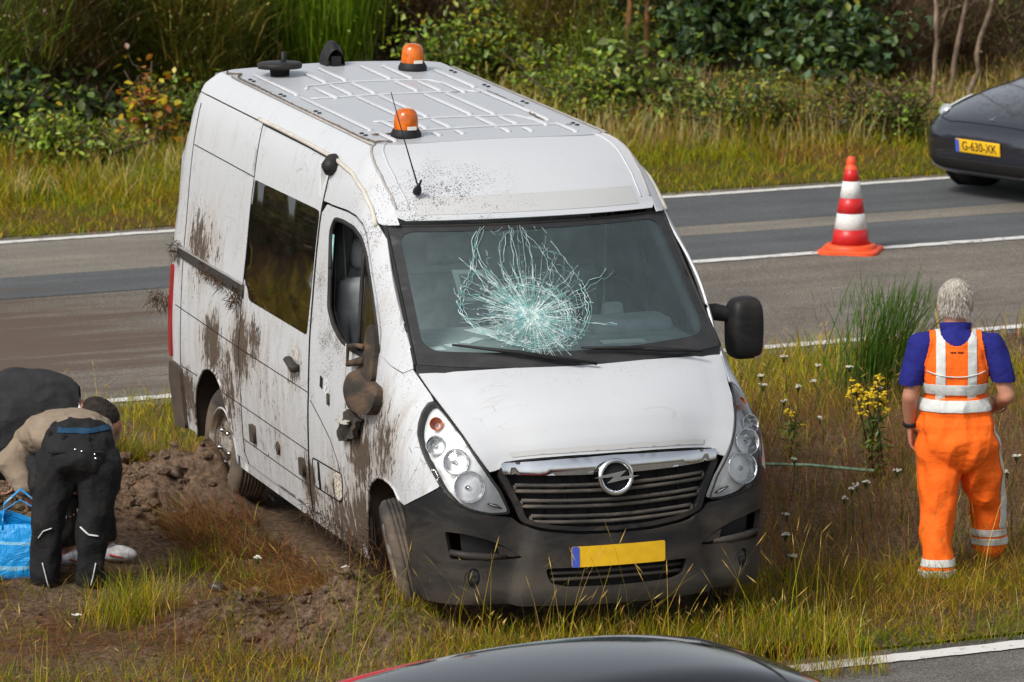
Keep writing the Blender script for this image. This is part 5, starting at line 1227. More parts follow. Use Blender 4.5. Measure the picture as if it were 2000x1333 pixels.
chain(sh,[(X_(1794),.0,Z_(672)),(X_(1772),-.025,Z_(738))],[.078,.066]);chain(sh,[(X_(1932),.0,Z_(672)),(X_(1957),-.03,Z_(733))],[.078,.066])
chain(sh,[(X_(1861),.03,Z_(640)),(X_(1861),.022,Z_(655))],[.074,.088])
shirt=skin('polo_shirt',sh,M_blu,man,.0085,4,.006,11,(1,1,.5),keep=lambda c:not((c.x<X_(1793)-0.0 and c.z<Z_(744)) or (c.x>X_(1934) and c.z<Z_(738))) and c.z<Z_(627)+.0)
col_=MB();col_.lathe([(.075,0),(.082,.028),(.079,.036),(.074,.03)],24,Matrix.Translation((X_(1861),.035,Z_(641)))@Matrix.Rotation(R(-12),4,'X')@Matrix.Diagonal((1.12,1,1.15,1)));col_.build('collar',M_blu,man)
ov=MB()
ell(ov,(X_(1863),.0,Z_(828)),(.225,.150,.13));ell(ov,(X_(1862),.01,Z_(795)),(.200,.145,.13));ell(ov,(X_(1866),-.02,Z_(858)),(.215,.150,.17))
chain(ov,[(X_(1830),.0,Z_(860)),(X_(1832),-.01,Z_(920)),LK,(X_(1824),-.14,Z_(1060)),(LA[0],LA[1],Z_(1112)+.02)],[.128,.118,.092,.082,.092])
chain(ov,[(X_(1903),.01,Z_(860)),(X_(1915),.06,Z_(920)),RK,(X_(1936),.22,Z_(1045)),(RA[0]+.005,RA[1],Z_(1078))],[.128,.115,.096,.086,.090])
trou=skin('overalls',ov,M_hi,man,.009,4,.015,6.5,(1.2,1,.8),seed=3)
# bib: cut from the shirt surface, carried over the shoulders
def bibk(c,nm):
    hw=lerp(.178,.205,max(0,min(1,(Z_(745)-c.z)/.35)))-(.03*max(0,min(1,(c.z-Z_(700))/.12)))
    x=c.x-X_(1860)
    if abs(x)>hw or c.z<Z_(830): return False
    if c.z>Z_(612): return False
    if c.y<.06 and (x/.088)**2+((c.z-Z_(634))/.088)**2<1: return False
    if c.y>=.02 and c.z>Z_(655) and abs(x)<.06: return False
    return True
bib=overlay('bib',shirt.data,bibk,.010,M_hi,man,1,.004)
X0=X_(1860)
back=lambda nm:nm.y<.45
def hb(z0,z1): return lambda c,nm:Z_(z0)>=c.z>=Z_(z1) if False else (Z_(z1)<c.z<Z_(z0))
def stripe(src,keep,off,nm='reflective_stripe'): return overlay(nm,src,keep,off,M_refl2,man,2,.0025)
stripe(bib.data,lambda c,nm:.062<abs(c.x-X0-(0.0))<.112 and c.z>Z_(775) and c.y<.10,.005)
stripe(bib.data,lambda c,nm:Z_(760)<c.z<Z_(740) and abs(c.x-X0)<.185,.0065)
stripe(trou.data,lambda c,nm:Z_(794)+.0<c.z<Z_(772) and abs(c.x-X0)<.24,.006)
stripe(bib.data,lambda c,nm:Z_(792)<c.z<Z_(774)+.004 and abs(c.x-X0)<.20,.0075)
for (lx,zs,yy) in ((LA[0],((1078,1092),(1098,1112)),0),(RA[0],((1043,1057),(1062,1076)),0)):
    for z0,z1 in zs: stripe(trou.data,lambda c,nm,z0=z0,z1=z1,lx=lx:Z_(z1)<c.z<Z_(z0) and abs(c.x-lx)<.13,.005)
stripe(trou.data,lambda c,nm:c.z<Z_(828) and c.z>Z_(1040) and nm.x>.55 and c.x>X_(1900) and abs(c.y-lerp(.0,.19,(Z_(828)-c.z)/.6)+.035)<.024,.005)
pc=[(X0+q*.165/1.0,-.122-.0,Z_(714)-.028*(1-(q)**2)) for q in np.linspace(-1,1,15)]
bvb=BVHTree.FromPolygons([v.co[:] for v in bib.data.vertices],[p.vertices[:] for p in bib.data.polygons])
L_=[]
for p in pc:
    h=bvb.ray_cast(Vector((p[0],-1,p[2])),Vector((0,1,0)))
    if h[0] is not None: L_.append(tuple(h[0]+Vector((0,-.008,0))))
if len(L_)>2: MB().tube(L_,.0035,6).build('piping',M_refl2,man)
# two small dark words on the bib
L_=[];tb=MB()
for i,wd in enumerate((.008,.010,.006,.009,0,.009,.007,.010,.006)):
    x=X0-.034+i*.0085
    h=bvb.ray_cast(Vector((x,-1,Z_(676))),Vector((0,1,0)))
    if h[0] is not None and wd: tb.box(h[0]+Vector((0,-.004,0)),(.006,.002,.010 if i%2 else .008))
tb.build('bib_print',M_black,man)
MB().lathe([(.036,-.012),(.040,-.010),(.040,.010),(.036,.012)],18,Matrix.Translation(Vector(WL)+Vector((0,-.006,.01)))@Matrix.Rotation(R(10),4,'X')@Matrix.Diagonal((1,1,1,1))).build('watch',M_black,man)
MB().lathe([(.037,-.008),(.040,-.006),(.040,.006),(.037,.008)],18,Matrix.Translation(Vector(WR)-Vector((-.01,.05,-.005)))@Vector((-.3,.9,.2)).to_track_quat('Z','Y').to_matrix().to_4x4()).build('bracelet',simple('bracelet',(.4,.4,.4),.3,.8),man)
for (ax,ay,az_) in ((LA[0],LA[1],.0),(RA[0]+.02,RA[1]+.02,.02)):
    b=MB();ell(b,(ax,ay+.07,az_+.045),(.052,.145,.05));ell(b,(ax,ay-.01,az_+.07),(.05,.065,.07));skin('boot',b,simple('black_boot',(.02,.02,.022),.7),man,.01,3)
# ---- man in black work trousers bent over, back to us
ma=empty('person',(-2.44,31.22,.155),label='bent over man in beige sweater and black work trousers',cat='person')
k2=1/361.;X2=lambda px:(px-132)*k2;Z2=lambda py:(1143-py)*k2/.987
b=MB()
ell(b,(X2(120),.55,Z2(868)),(.165,.26,.12),(R(-12),0,R(25)));HA=(X2(135),.95,Z2(930))
ell(b,(HA[0],HA[1],HA[2]),(.078,.10,.11));chain(b,[(X2(125),.72,Z2(880)),HA],[.07,.06]);ell(b,(HA[0],HA[1]+.06,HA[2]-.10),(.018,.02,.03))
SA=(X2(62),.62,Z2(862));EA=(X2(18),.50,Z2(930));WA=(X2(42),.42,Z2(978));chain(b,[SA,EA,WA],[.055,.045,.032])
hand(b,WA,(.25,.1,-.95),(.9,.3,.2),(-.3,-.9,.2),.17,.6)
SB=(X2(190),.75,Z2(880));EB=(X2(150),.62,Z2(985));WB=(X2(110),.48,Z2(985));chain(b,[SB,EB,WB],[.055,.045,.03]);hand(b,WB,(-.8,-.2,-.5),(.2,.8,.3),(0,0,1),.17,.6)
chain(b,[(X2(110),.0,Z2(900)),(X2(92),-.02,Z2(1010)),(X2(88),.0,.06)],[.085,.06,.045]);chain(b,[(X2(195),.0,Z2(900)),(X2(180),-.02,Z2(1010)),(X2(178),.02,.06)],[.085,.06,.045])
ell(b,(X2(152),.12,Z2(865)),(.16,.16,.11))
skin('body',b,M_skin2,ma,.008,3)
b=MB();ell(b,(X2(157),.16,Z2(846)),(.184,.16,.095),(R(4),0,R(15)));ell(b,(X2(118),.40,Z2(862)),(.25,.30,.13),(R(-8),0,R(32)));ell(b,(X2(62),.58,Z2(880)),(.22,.16,.12),(0,R(-12),0))
chain(b,[(X2(45),.56,Z2(882)),(X2(8),.46,Z2(928)),(X2(36),.40,Z2(972))],[.105,.082,.054]);chain(b,[(X2(185),.72,Z2(880)),(X2(152),.62,Z2(980))],[.09,.07])
skin('sweater',b,cloth('beige_sweater',(.235,.185,.135),.9,.12),ma,.0095,4,.010,8,(1,.7,1),seed=8)
b=MB();ell(b,(X2(132),.08,Z2(840)),(.075,.10,.05),(R(10),0,R(15)));skin('undershirt',b,cloth('white_undershirt',(.58,.60,.66),.9),ma,.008,3)
b=MB();ell(b,(X2(153),.045,Z2(868)),(.196,.165,.13),(R(20),0,0));ell(b,(X2(153),.08,Z2(848)),(.180,.15,.085),(R(15),0,0))
ell(b,(X2(153),.0,Z2(885)),(.19,.155,.14))
chain(b,[(X2(112),.02,Z2(905)),(X2(97),.0,Z2(985)),(X2(92),-.02,Z2(1010)),(X2(88),-.01,Z2(1075)),(X2(85),.0,Z2(1128))],[.128,.098,.086,.078,.080])
chain(b,[(X2(195),.02,Z2(905)),(X2(186),.0,Z2(985)),(X2(180),-.02,Z2(1010)),(X2(178),-.01,Z2(1075)),(X2(176),.0,Z2(1128))],[.128,.098,.086,.080,.080])
for sx,pz in ((X2(68),930),(X2(218),935)): ell(b,(sx,.02,Z2(pz)),(.035,.085,.10))
M_wk=cloth('black_work_trousers',(.013,.013,.014),.85,.25,dirt=(.075,.062,.048),amt=.28)
tr=skin('work_trousers',b,M_wk,ma,.0095,4,.012,8,(1,1,.7),seed=5)
overlay('blue_waistband',tr.data,lambda c,nm:Z2(836)<c.z<Z2(828) and c.y<.2 and abs(c.x-X2(165))<.14,.006,cloth('blue_underwear_band',(.012,.045,.09)),ma,1)
bvt=BVHTree.FromPolygons([v.co[:] for v in tr.data.vertices],[p.vertices[:] for p in tr.data.polygons])
def onback(x,z,bv=bvt,o=-.006):
    h=bv.ray_cast(Vector((x,-1,z)),Vector((0,1,0)));return tuple(h[0]+Vector((0,o,0))) if h[0] is not None else None
def strip(name,pts,w,mat,par,bv):
    L=[q for q in (onback(X2(x),Z2(y),bv) for x,y in dens(pts,4,False)) if q]
    if len(L)>2: MB().tube(L,w,6,flat=.5).build(name,mat,par)
for pts in ([(76,1040),(86,1026),(103,1020)],[(159,1018),(176,1032),(195,1036)],[(83,1090),(90,1118),(95,1140)],[(189,1090),(183,1118),(178,1136)]): strip('reflective_piping',pts,.007,M_refl2,ma,bvt)
for q in ((98,842),(128,842),(176,846),(207,850)):
    p=onback(X2(q[0]),Z2(q[1]))
    if p: MB().box(p,(.018,.012,.06),bev=.003).build('belt_loop',M_wk,ma)
for x0,y0,w,h in ((118,868,.11,.012),(190,868,.11,.012)):
    p=onback(X2(x0),Z2(y0))
    if p: MB().box(p,(w,.012,h),bev=.003).build('pocket_flap',M_wk,ma)
for x0,y0 in ((60,905),(84,905)): pass
for x,y in ((152,862),(165,865),(190,872),(192,880)):
    p=onback(X2(x),Z2(y))
    if p: MB().lathe([(.007,0),(.005,.004),(0,.005)],8,Matrix.Translation(p)@Matrix.Rotation(R(90),4,'X')).build('rivet',M_chrome,ma)
p=onback(X2(74),Z2(903));
for ax in (88,177):
    b=MB();ell(b,(X2(ax),.08,.045),(.05,.14,.05));ell(b,(X2(ax),.0,.06),(.048,.06,.06));skin('boot',b,simple('dark_boot',(.025,.023,.02),.8),ma,.01,3)
# ---- man in dark top bending over from the left
mbn=empty('person',(-2.42,31.82,.15),label='man in dark grey top and shorts bending over the blue bag',cat='person')
k3=1/355.;X3=lambda px:(px-150)*k3;Z3=lambda py:(1107-py)*k3/.987
b=MB();HB=(X3(196),-.02,Z3(808))
ell(b,HB,(.115,.082,.085),(0,R(35),0));ell(b,(HB[0]+.045,HB[1],HB[2]-.05),(.07,.065,.07));ell(b,(HB[0]+.085,HB[1]-.01,HB[2]-.085),(.022,.02,.02));ell(b,(HB[0]-.01,-.075,HB[2]-.02),(.028,.014,.034))
chain(b,[(X3(140),.02,Z3(800)),HB],[.075,.06]);ell(b,(X3(50),.05,Z3(820)),(.28,.15,.13),(0,R(-4),0))
chain(b,[(X3(110),-.10,Z3(830)),(X3(70),-.16,Z3(900)),(X3(42),-.14,Z3(925))],[.06,.048,.034]);hand(b,(X3(42),-.14,Z3(922)),(-.55,-.1,-.8),(-.3,-.9,.1),(.8,0,.4),.17,.6)
chain(b,[(X3(120),.16,Z3(830)),(X3(125),.12,Z3(930)),(X3(122),-.02,Z3(968))],[.06,.048,.034]);hand(b,(X3(122),-.02,Z3(962)),(.1,-.3,-.9),(-.9,-.2,0),(.3,.8,.2),.17,.6)
for dx,dy in ((124,-.02),(195,.12)): chain(b,[(X3(30),.05,Z3(880)),(X3(dx-5),dy,Z3(1000)),(X3(dx),dy,Z3(1090))],[.09,.062,.045])
skin('body',b,M_skin2,mbn,.008,3)
b=MB();ell(b,(X3(40),.04,Z3(792)),(.36,.19,.215),(0,R(-3),0));ell(b,(X3(-10),.04,Z3(830)),(.30,.19,.24));ell(b,(X3(105),.03,Z3(810)),(.16,.18,.14),(0,R(15),0));chain(b,[(X3(108),-.10,Z3(828)),(X3(75),-.16,Z3(890))],[.095,.075]);chain(b,[(X3(118),.14,Z3(828)),(X3(124),.11,Z3(915))],[.09,.07])
skin('dark_top',b,cloth('charcoal_top',(.026,.026,.028),.9,.2),mbn,.0095,4,.010,6,(1,1,1),seed=2,keep=lambda c:c.x<X3(152))
MB().lathe([(.073,0),(.080,.012),(.076,.022)],22,Matrix.Translation((X3(150),.02,Z3(798)))@Matrix.Rotation(R(72),4,'Y')).build('white_collar',cloth('white_collar',(.68,.68,.70)),mbn)
b=MB();ell(b,(X3(10),.05,Z3(875)),(.22,.19,.18))
for dx,dy in ((124,-.02),(195,.12)): chain(b,[(X3(40),.05,Z3(890)),(X3(dx-12),dy,Z3(985)),(X3(dx-2),dy,Z3(1055))],[.12,.09,.078])
skin('shorts',b,cloth('dark_shorts',(.016,.015,.014),.9,.2),mbn,.01,4,.008,8,seed=4,keep=lambda c:c.z>Z3(1062))
hm=MB();ell(hm,(HB[0]-.005,HB[1],HB[2]+.012),(.118,.088,.086),(0,R(35),0))
hr=skin('hair',hm,simple('dark_short_hair',(.022,.017,.014),.8,0,.2,.3,40),mbn,.008,2,.004,30,keep=lambda c:(c.x-HB[0])*.5+(c.z-HB[2])>-.03)
for dx,dy in ((124,-.02),(200,.12)):
    b=MB();ell(b,(X3(dx)+.05,dy-.02,.05),(.13,.05,.048),(0,0,R(-15)));ell(b,(X3(dx),dy,.065),(.055,.046,.06));so=skin('trainer',b,simple('white_trainer',(.55,.54,.55),.7,0,.3,.3,25),mbn,.009,3)
    MB().tube([(X3(dx)+.02,dy-.06,.05),(X3(dx)+.10,dy-.07,.035)],.014,6,flat=.4).build('shoe_stripe',simple('shoe_red',(.4,.03,.03),.6),so)
# ---- blue shopping bag
bag=empty('shopping_bag',(-2.72,31.45,.155),R(4),label='bright blue shopping bag on the ground in front of the bent men',cat='bag')
b=MB();n=28;vs=[];fs=[]
prof=[(0,.19,.12),(.02,.215,.14),(.10,.225,.15),(.20,.22,.15),(.28,.235,.14),(.33,.245,.13)]
for z,w,d in prof:
    for i in range(n):
        a=2*math.pi*i/n;c,s_=math.cos(a),math.sin(a);q=(abs(c)**4+abs(s_)**4)**-.25;x=w*c*q;y=d*s_*q
        g=.018*mn.noise(Vector((x*9,y*9,z*9+3)))+.012*mn.noise(Vector((x*22,y*22,z*14)));vs.append((x*(1+g*3),y*(1+g*3)+g,z+(.05*mn.noise(Vector((a*1.3,2,5))) if z>.27 else 0)))
fs=[(j*n+i,j*n+(i+1)%n,(j+1)*n+(i+1)%n,(j+1)*n+i) for j in range(len(prof)-1) for i in range(n)]+[tuple(range(n-1,-1,-1))]
def bagmat():
    m=NT('blue_bag_plastic');c=m.co();n=m.noise(m.vscale(c,(1,1,1)),9,5,.6,.8);w=m.n('ShaderNodeTexWave');w.wave_type='RINGS';m.l(m.vscale(c,(1,1,1),loc=(.15,.1,-.05)),w.inputs[0]);w.inputs['Scale'].default_value=2.6;w.inputs['Distortion'].default_value=2.5
    k=m.mix(m.ramp(w.outputs[1],.93,.98,0,.6),(.008,.27,.66),(.35,.62,.72));return m.done(m.bsdf(k,.35,0,.5,n,.03))
M_bag=bagmat();o=b.add(vs,fs).build('bag_body',M_bag,bag);sub(o,1);md=o.modifiers.new('t','SOLIDIFY');md.thickness=.004
for sd in (1,-1):
    MB().tube([(-.10,sd*.13,.30),(-.09,sd*.10,.40),(0,sd*.06,.47+.02*sd),(.10,sd*.10,.40),(.11,sd*.13,.30)],.012,6,flat=.35).build('bag_handle',M_bag,bag)
MB().box((.205,-.155,.13),(.05,.004,.05),(0,0,R(12))).build('bag_label',simple('grey_bag_label',(.35,.36,.38),.6,var=.3,scale=60),bag)
MB().tube([(.165,-.157,.03),(.175,-.160,.16),(.165,-.155,.31)],.003,5).build('bag_seam',simple('pale_seam',(.2,.5,.7),.6),bag)
GRN=(.100,.165,.004);LIM=(.28,.28,.006);OLV=(.13,.115,.008);STR=(.50,.34,.085);YEL=(.44,.31,.012);RED=(.27,.105,.036);RBR=(.175,.078,.034);BRN=(.125,.078,.034)
class Grass:
    def __init__(s): s.parts=[]
    def put(s,P,h,lean,width,pal,r,az=None,curl=.5,headp=0,headpal=None,var=.18):
        n=len(P)
        if n==0: return
        c=np.clip(pick(pal,n,r,var),.008,.8);hd=np.where(r.random(n)<headp)[0] if headp else None
        hc=np.clip(pick(headpal or [(1,STR)],len(hd),r),.01,.8) if hd is not None else None
        s.parts.append(blades(P,h,lean,width,c,r,az,curl,hd,hc))
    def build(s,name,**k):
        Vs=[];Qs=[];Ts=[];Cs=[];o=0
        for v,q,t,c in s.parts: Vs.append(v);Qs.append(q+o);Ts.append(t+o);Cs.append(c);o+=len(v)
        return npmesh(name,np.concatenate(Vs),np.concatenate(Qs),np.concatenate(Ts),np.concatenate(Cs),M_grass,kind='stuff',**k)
gzv=lambda P:np.array([gz(x,y) for x,y in P])
def scatter(n,c0,c1,a0,a1,r,keep=None):
    c=r.uniform(c0,c1,n);a=r.uniform(a0,a1,n);x=RN[0]*c+RD[0]*a;y=RN[1]*c+RD[1]*a;P=np.stack([x,y],1)
    if keep is not None: P=P[np.array([r.random()<keep(px,py) for px,py in P])]
    return P
def lift(P,dz=0): return np.concatenate([P,(gzv(P)+dz)[:,None]],1) if len(P) else np.zeros((0,3))
def under_van(x,y,m=0.0):
    X,b=vloc(x,y);return abs(X)<.86+m and .12-m<b<4.9+m
def nn(P,s,seed): return np.array([nz(x,y,s,seed) for x,y in P])
r=np.random.default_rng(11)
# --- grass on the near verge, round the van
A0,A1=8.9,19.5      # the stretch along the road the camera can see, with some to spare
def open_(x,y):
    s=soil(x,y);return 0 if under_van(x,y) else (1-.97*s)
def vw(X,b):
    rr=(-math.cos(VYAW),-math.sin(VYAW));ff=(math.sin(VYAW),-math.cos(VYAW));return VT[0]+rr[0]*X-ff[0]*b,VT[1]+rr[1]*X-ff[1]*b
def vscat_(n,X0,X1,b0,b1): return np.array([vw(X,b) for X,b in zip(r.uniform(X0,X1,n),r.uniform(b0,b1,n))])
G=Grass()
def patchy(n,c0,c1,a0,a1,keep,sets,hf,lean,wd,seed,headp=0,sc=.9):
    P=scatter(n,c0,c1,a0,a1,r,keep);v=nn(P,sc,seed)+.45*nn(P,sc*3.1,seed+4)+r.normal(0,.18,len(P))
    k=np.digitize(v,np.linspace(-.32,.32,len(sets)-1)) if len(sets)>1 else np.zeros(len(P),int)
    for j,pal in enumerate(sets):
        Q=P[k==j];m=len(Q)
        if m: G.put(lift(Q),hf(Q),r.uniform(*lean,m),r.uniform(*wd,m),pal,r,headp=headp,headpal=[(3,STR),(1,RED)],curl=.6)
cof=lambda Q:np.array([ca(x,y)[0] for x,y in Q]);aof=lambda Q:np.array([ca(x,y)[1] for x,y in Q])
BRT=[(4,LIM),(3,(.17,.22,.005)),(2,YEL)];RDD=[(3,RED),(2,YEL),(2,OLV),(1,STR)];GR2=[(4,GRN),(3,LIM),(1,OLV)];STW=[(5,(.58,.43,.17)),(4,(.66,.52,.25)),(1.5,YEL),(1,(.40,.22,.10))]
ORG=[(3,(.33,.17,.03)),(3,YEL),(2,RED),(1,STR)]
patchy(72000,26.14,28.3,A0,A1,lambda x,y:open_(x,y)*sstep(28.4,27.0,ca(x,y)[0]+.5*nz(x,y,1.1,3))*lerp(.62*sstep(27.9,27.0,ca(x,y)[0]+.5*nz(x,y,1.5,8)),1,sstep(12.6,14.0,ca(x,y)[1]+.6*nz(x,y,.9,51))),[GR2,BRT,GR2,BRT,ORG,BRT,RDD],lambda Q:r.uniform(.025,.085,len(Q))*(1+.7*np.clip(cof(Q)-26.4,0,1.2)),(.4,1.7),(.003,.0052),6,sc=1.3)
patchy(3600,26.25,28.8,A0,A1,lambda x,y:open_(x,y)*lerp(.45*sstep(28.0,27.0,ca(x,y)[0]),1,sstep(12.6,14.0,ca(x,y)[1])),[STW,BRT,ORG],lambda Q:r.uniform(.10,.24,len(Q)),(.2,1.1),(.002,.0034),16,.35)
P=vscat_(4200,-1.3,1.2,-.75,.12);n=len(P)
G.put(lift(P),r.uniform(.05,.20,n),r.uniform(.2,.9,n),r.uniform(.003,.005,n),[(3,LIM),(2,YEL),(2,GRN),(2,RED),(1,STR)],r,headp=.1)
P=vscat_(95,-1.2,1.2,-.8,-.1);n=len(P)
G.put(lift(P),r.uniform(.35,.72,n),r.uniform(.2,.7,n),r.uniform(.003,.0042,n),[(2,STR),(2,YEL),(1,LIM)],r,curl=.8,headp=.9)
P=scatter(9000,26.6,29.2,A0,13.2,r,lambda x,y:max(0,.35+1.2*nz(x,y,1.2,44))*sstep(29.0,28.0,ca(x,y)[0]));n=len(P)
G.put(lift(P),r.uniform(.05,.20,n),r.uniform(.4,1.6,n),r.uniform(.002,.0035,n),[(4,RED),(5,RBR),(2,BRN),(1,STR),(1,OLV)],r,headp=.2,headpal=[(2,RED),(1,STR)])
# tall thin bents in front of the bumper
P=scatter(380,26.5,27.2,A0,A1,r,lambda x,y:open_(x,y)*lerp(.4,1,sstep(12.6,14.0,ca(x,y)[1])));n=len(P)
G.put(lift(P),r.uniform(.35,.62,n),r.uniform(.15,.6,n),r.uniform(.003,.0045,n),[(2,STR),(2,YEL),(1,LIM)],r,curl=.8,headp=.8)
G.build('grass',label='short yellow green grass along the edge of the near road',cat='grass')
# reddish bents
G=Grass()
def redz(x,y):
    c,a=ca(x,y);X,b=vloc(x,y);q=open_(x,y)*sstep(26.7,27.6,c)*sstep(33.0,31.0,c+.7*nz(x,y,.8,1))*(.12 if near_man(x,y) else 1)
    return q*(.55+.75*nz(x,y,1.3,8)+ (.25 if X<-.9 else .1))
man_feet=((2.37,31.85),(2.74,32.30))
def near_man(x,y): return min(math.hypot(x-a,(y-b+.22)*.75) for a,b in man_feet)<.28
P=scatter(46000,26.7,34.2,A0,A1,r,redz);n=len(P)
L3=lift(P);H3=r.uniform(.12,.36,n)
G.put(L3,H3,r.uniform(.2,1.0,n),r.uniform(.002,.0035,n),[(5,RED),(3,RBR),(1,BRN),(1.2,STR),(1,OLV)],r,headp=.2,headpal=[(3,RED),(2,RBR),(1,STR)])
i=np.repeat(r.choice(n,n//3,replace=False),5);Q=L3[i].copy();Q[:,:2]+=r.normal(0,.025,(len(i),2));Q[:,2]+=H3[i]*r.uniform(.45,.9,len(i));m_=len(i)
G.put(Q,r.uniform(.02,.06,m_),r.uniform(.3,1.6,m_),r.uniform(.0015,.0024,m_),[(5,RED),(3,(.27,.15,.09)),(2,RBR),(.6,STR)],r)
P=scatter(24000,26.9,34.8,A0,A1,r,lambda x,y:(.2 if near_man(x,y) else 1)*open_(x,y)*(.55+.6*nz(x,y,1.0,21)));n=len(P)
G.put(lift(P),r.uniform(.07,.22,n),r.uniform(.3,1.0,n),r.uniform(.003,.006,n),[(3,GRN),(3,OLV),(2,LIM),(1,YEL)],r)
G.build('grass',label='reddish brown bent grass between the two roads',cat='grass')
# bright sward by the main road and on the far left
G=Grass()
P=scatter(40000,30.6,35.12,A0-1,A1+1,r,lambda x,y:open_(x,y)*sstep(30.6,33.2,ca(x,y)[0]+.7*nz(x,y,.9,2))*(.22 if vloc(x,y)[0]>.5 else 1)*(.15 if near_man(x,y) else 1));n=len(P)
G.put(lift(P),r.uniform(.05,.18,n),r.uniform(.25,.9,n),r.uniform(.0035,.0065,n),[(4,LIM),(3,YEL),(2,GRN),(1,STR)],r)
P=vscat_(5200,.7,4.5,5.0,8.3);P=P[np.array([ca(x,y)[0]<34.9 for x,y in P])];n=len(P)
G.put(lift(P),r.uniform(.05,.20,n),r.uniform(.3,1.2,n),r.uniform(.0025,.0045,n),[(4,RED),(4,RBR),(2,OLV),(1,LIM),(1,BRN)],r)
P=scatter(2600,31.3,34.7,A0-1,A1+1,r,lambda x,y:open_(x,y));n=len(P)
G.put(lift(P),r.uniform(.18,.40,n),r.uniform(.3,1.0,n),r.uniform(.0025,.004,n),[(2,STR),(2,YEL),(2,RED),(2,LIM)],r,headp=.6)
G.build('grass',label='bright yellow green grass along the kerb of the main road',cat='grass')
# the verge goes on beyond the frame, sown more thinly
G=Grass()
for a0,a1 in ((3.0,A0),(A1,28.0)):
    P=scatter(11000,26.2,35.0,a0,a1,r,lambda x,y:open_(x,y)*(.6+.6*nz(x,y,1.0,21)));n=len(P)
    G.put(lift(P),r.uniform(.08,.32,n),r.uniform(.2,1.0,n),r.uniform(.006,.010,n),[(4,RED),(3,RBR),(3,LIM),(2,YEL),(2,GRN),(1,STR)],r)
G.build('grass',label='thin grass on the verge farther along the roads',cat='grass')
# torn, combed-flat grass on the soil beside the van and tufts against the sill
G=Grass()
def vw(X,b):
    rr=(-math.cos(VYAW),-math.sin(VYAW));ff=(math.sin(VYAW),-math.cos(VYAW));return VT[0]+rr[0]*X-ff[0]*b,VT[1]+rr[1]*X-ff[1]*b
def vscat(n,X0,X1,b0,b1,keep=None):
    P=np.array([vw(X,b) for X,b in zip(r.uniform(X0,X1,n),r.uniform(b0,b1,n))])
    return P if keep is None else P[np.array([r.random()<keep(x,y) for x,y in P])]
P=vscat(17000,1.0,4.2,.5,3.6,lambda x,y:soil(x,y)*max(0,.42+1.1*nz(x,y,1.3,31)));n=len(P)
G.put(lift(P,.01),r.uniform(.02,.06,n),r.uniform(3,7,n),r.uniform(.003,.0055,n),[(6,RBR),(3,RED),(3,BRN),(1,OLV),(.5,STR)],r,az=r.normal(.15,.35,n)+np.pi*(r.random(n)<.5))
P=vscat(9000,.90,1.45,1.1,3.75,lambda x,y:.25+.9*nz(x,y,2.2,12)+.3);n=len(P)
G.put(lift(P),r.uniform(.05,.20,n),r.uniform(.6,2.4,n),r.uniform(.0025,.0045,n),[(5,RED),(4,RBR),(1,GRN),(1,STR),(1,BRN)],r,az=r.normal(3.4,1.1,n))
for X,b,nb,hh,pal in ((1.50,2.6,240,.12,[(3,GRN),(3,LIM),(1,YEL)]),(1.35,2.2,200,.12,[(3,GRN),(2,LIM)]),(1.15,1.75,120,.12,[(2,GRN),(2,LIM)]),(2.6,2.2,90,.06,[(2,LIM),(2,OLV)]),(2.9,1.3,90,.06,[(2,LIM),(1,GRN)]),(1.9,.9,120,.08,[(2,LIM),(2,OLV)]),(1.2,4.9,900,.22,[(3,GRN),(3,OLV),(2,RED),(1,LIM)]),(1.8,5.3,1100,.24,[(3,GRN),(2,LIM),(3,RED),(1,YEL)]),(2.5,5.4,900,.2,[(3,OLV),(2,LIM),(3,RED)]),(1.5,5.6,800,.2,[(3,LIM),(2,YEL),(2,RED)])):
    P=np.array([vw(X+r.normal(0,.13),b+r.normal(0,.13)) for _ in range(nb)]);n=len(P)
    G.put(lift(P),r.uniform(.4,1.1,n)*hh,r.uniform(.3,1.3,n),r.uniform(.004,.007,n),pal,r)
P=vscat(450,.9,4.2,.6,6.2,lambda x,y:.9);n=len(P)
G.put(lift(P),r.uniform(.05,.16,n),r.uniform(.5,2.0,n),r.uniform(.003,.0045,n),[(3,STR),(2,RED),(2,LIM)],r)
P=np.stack([-2.03+r.normal(0,.13,520),30.42+r.normal(0,.13,520)],1);n=len(P)
G.put(lift(P),r.uniform(.14,.36,n),r.uniform(.2,.9,n),r.uniform(.003,.005,n),[(3,LIM),(2,YEL),(2,GRN),(1,STR)],r)
G.build('grass',label='torn reddish grass combed flat over the churned soil',cat='grass')
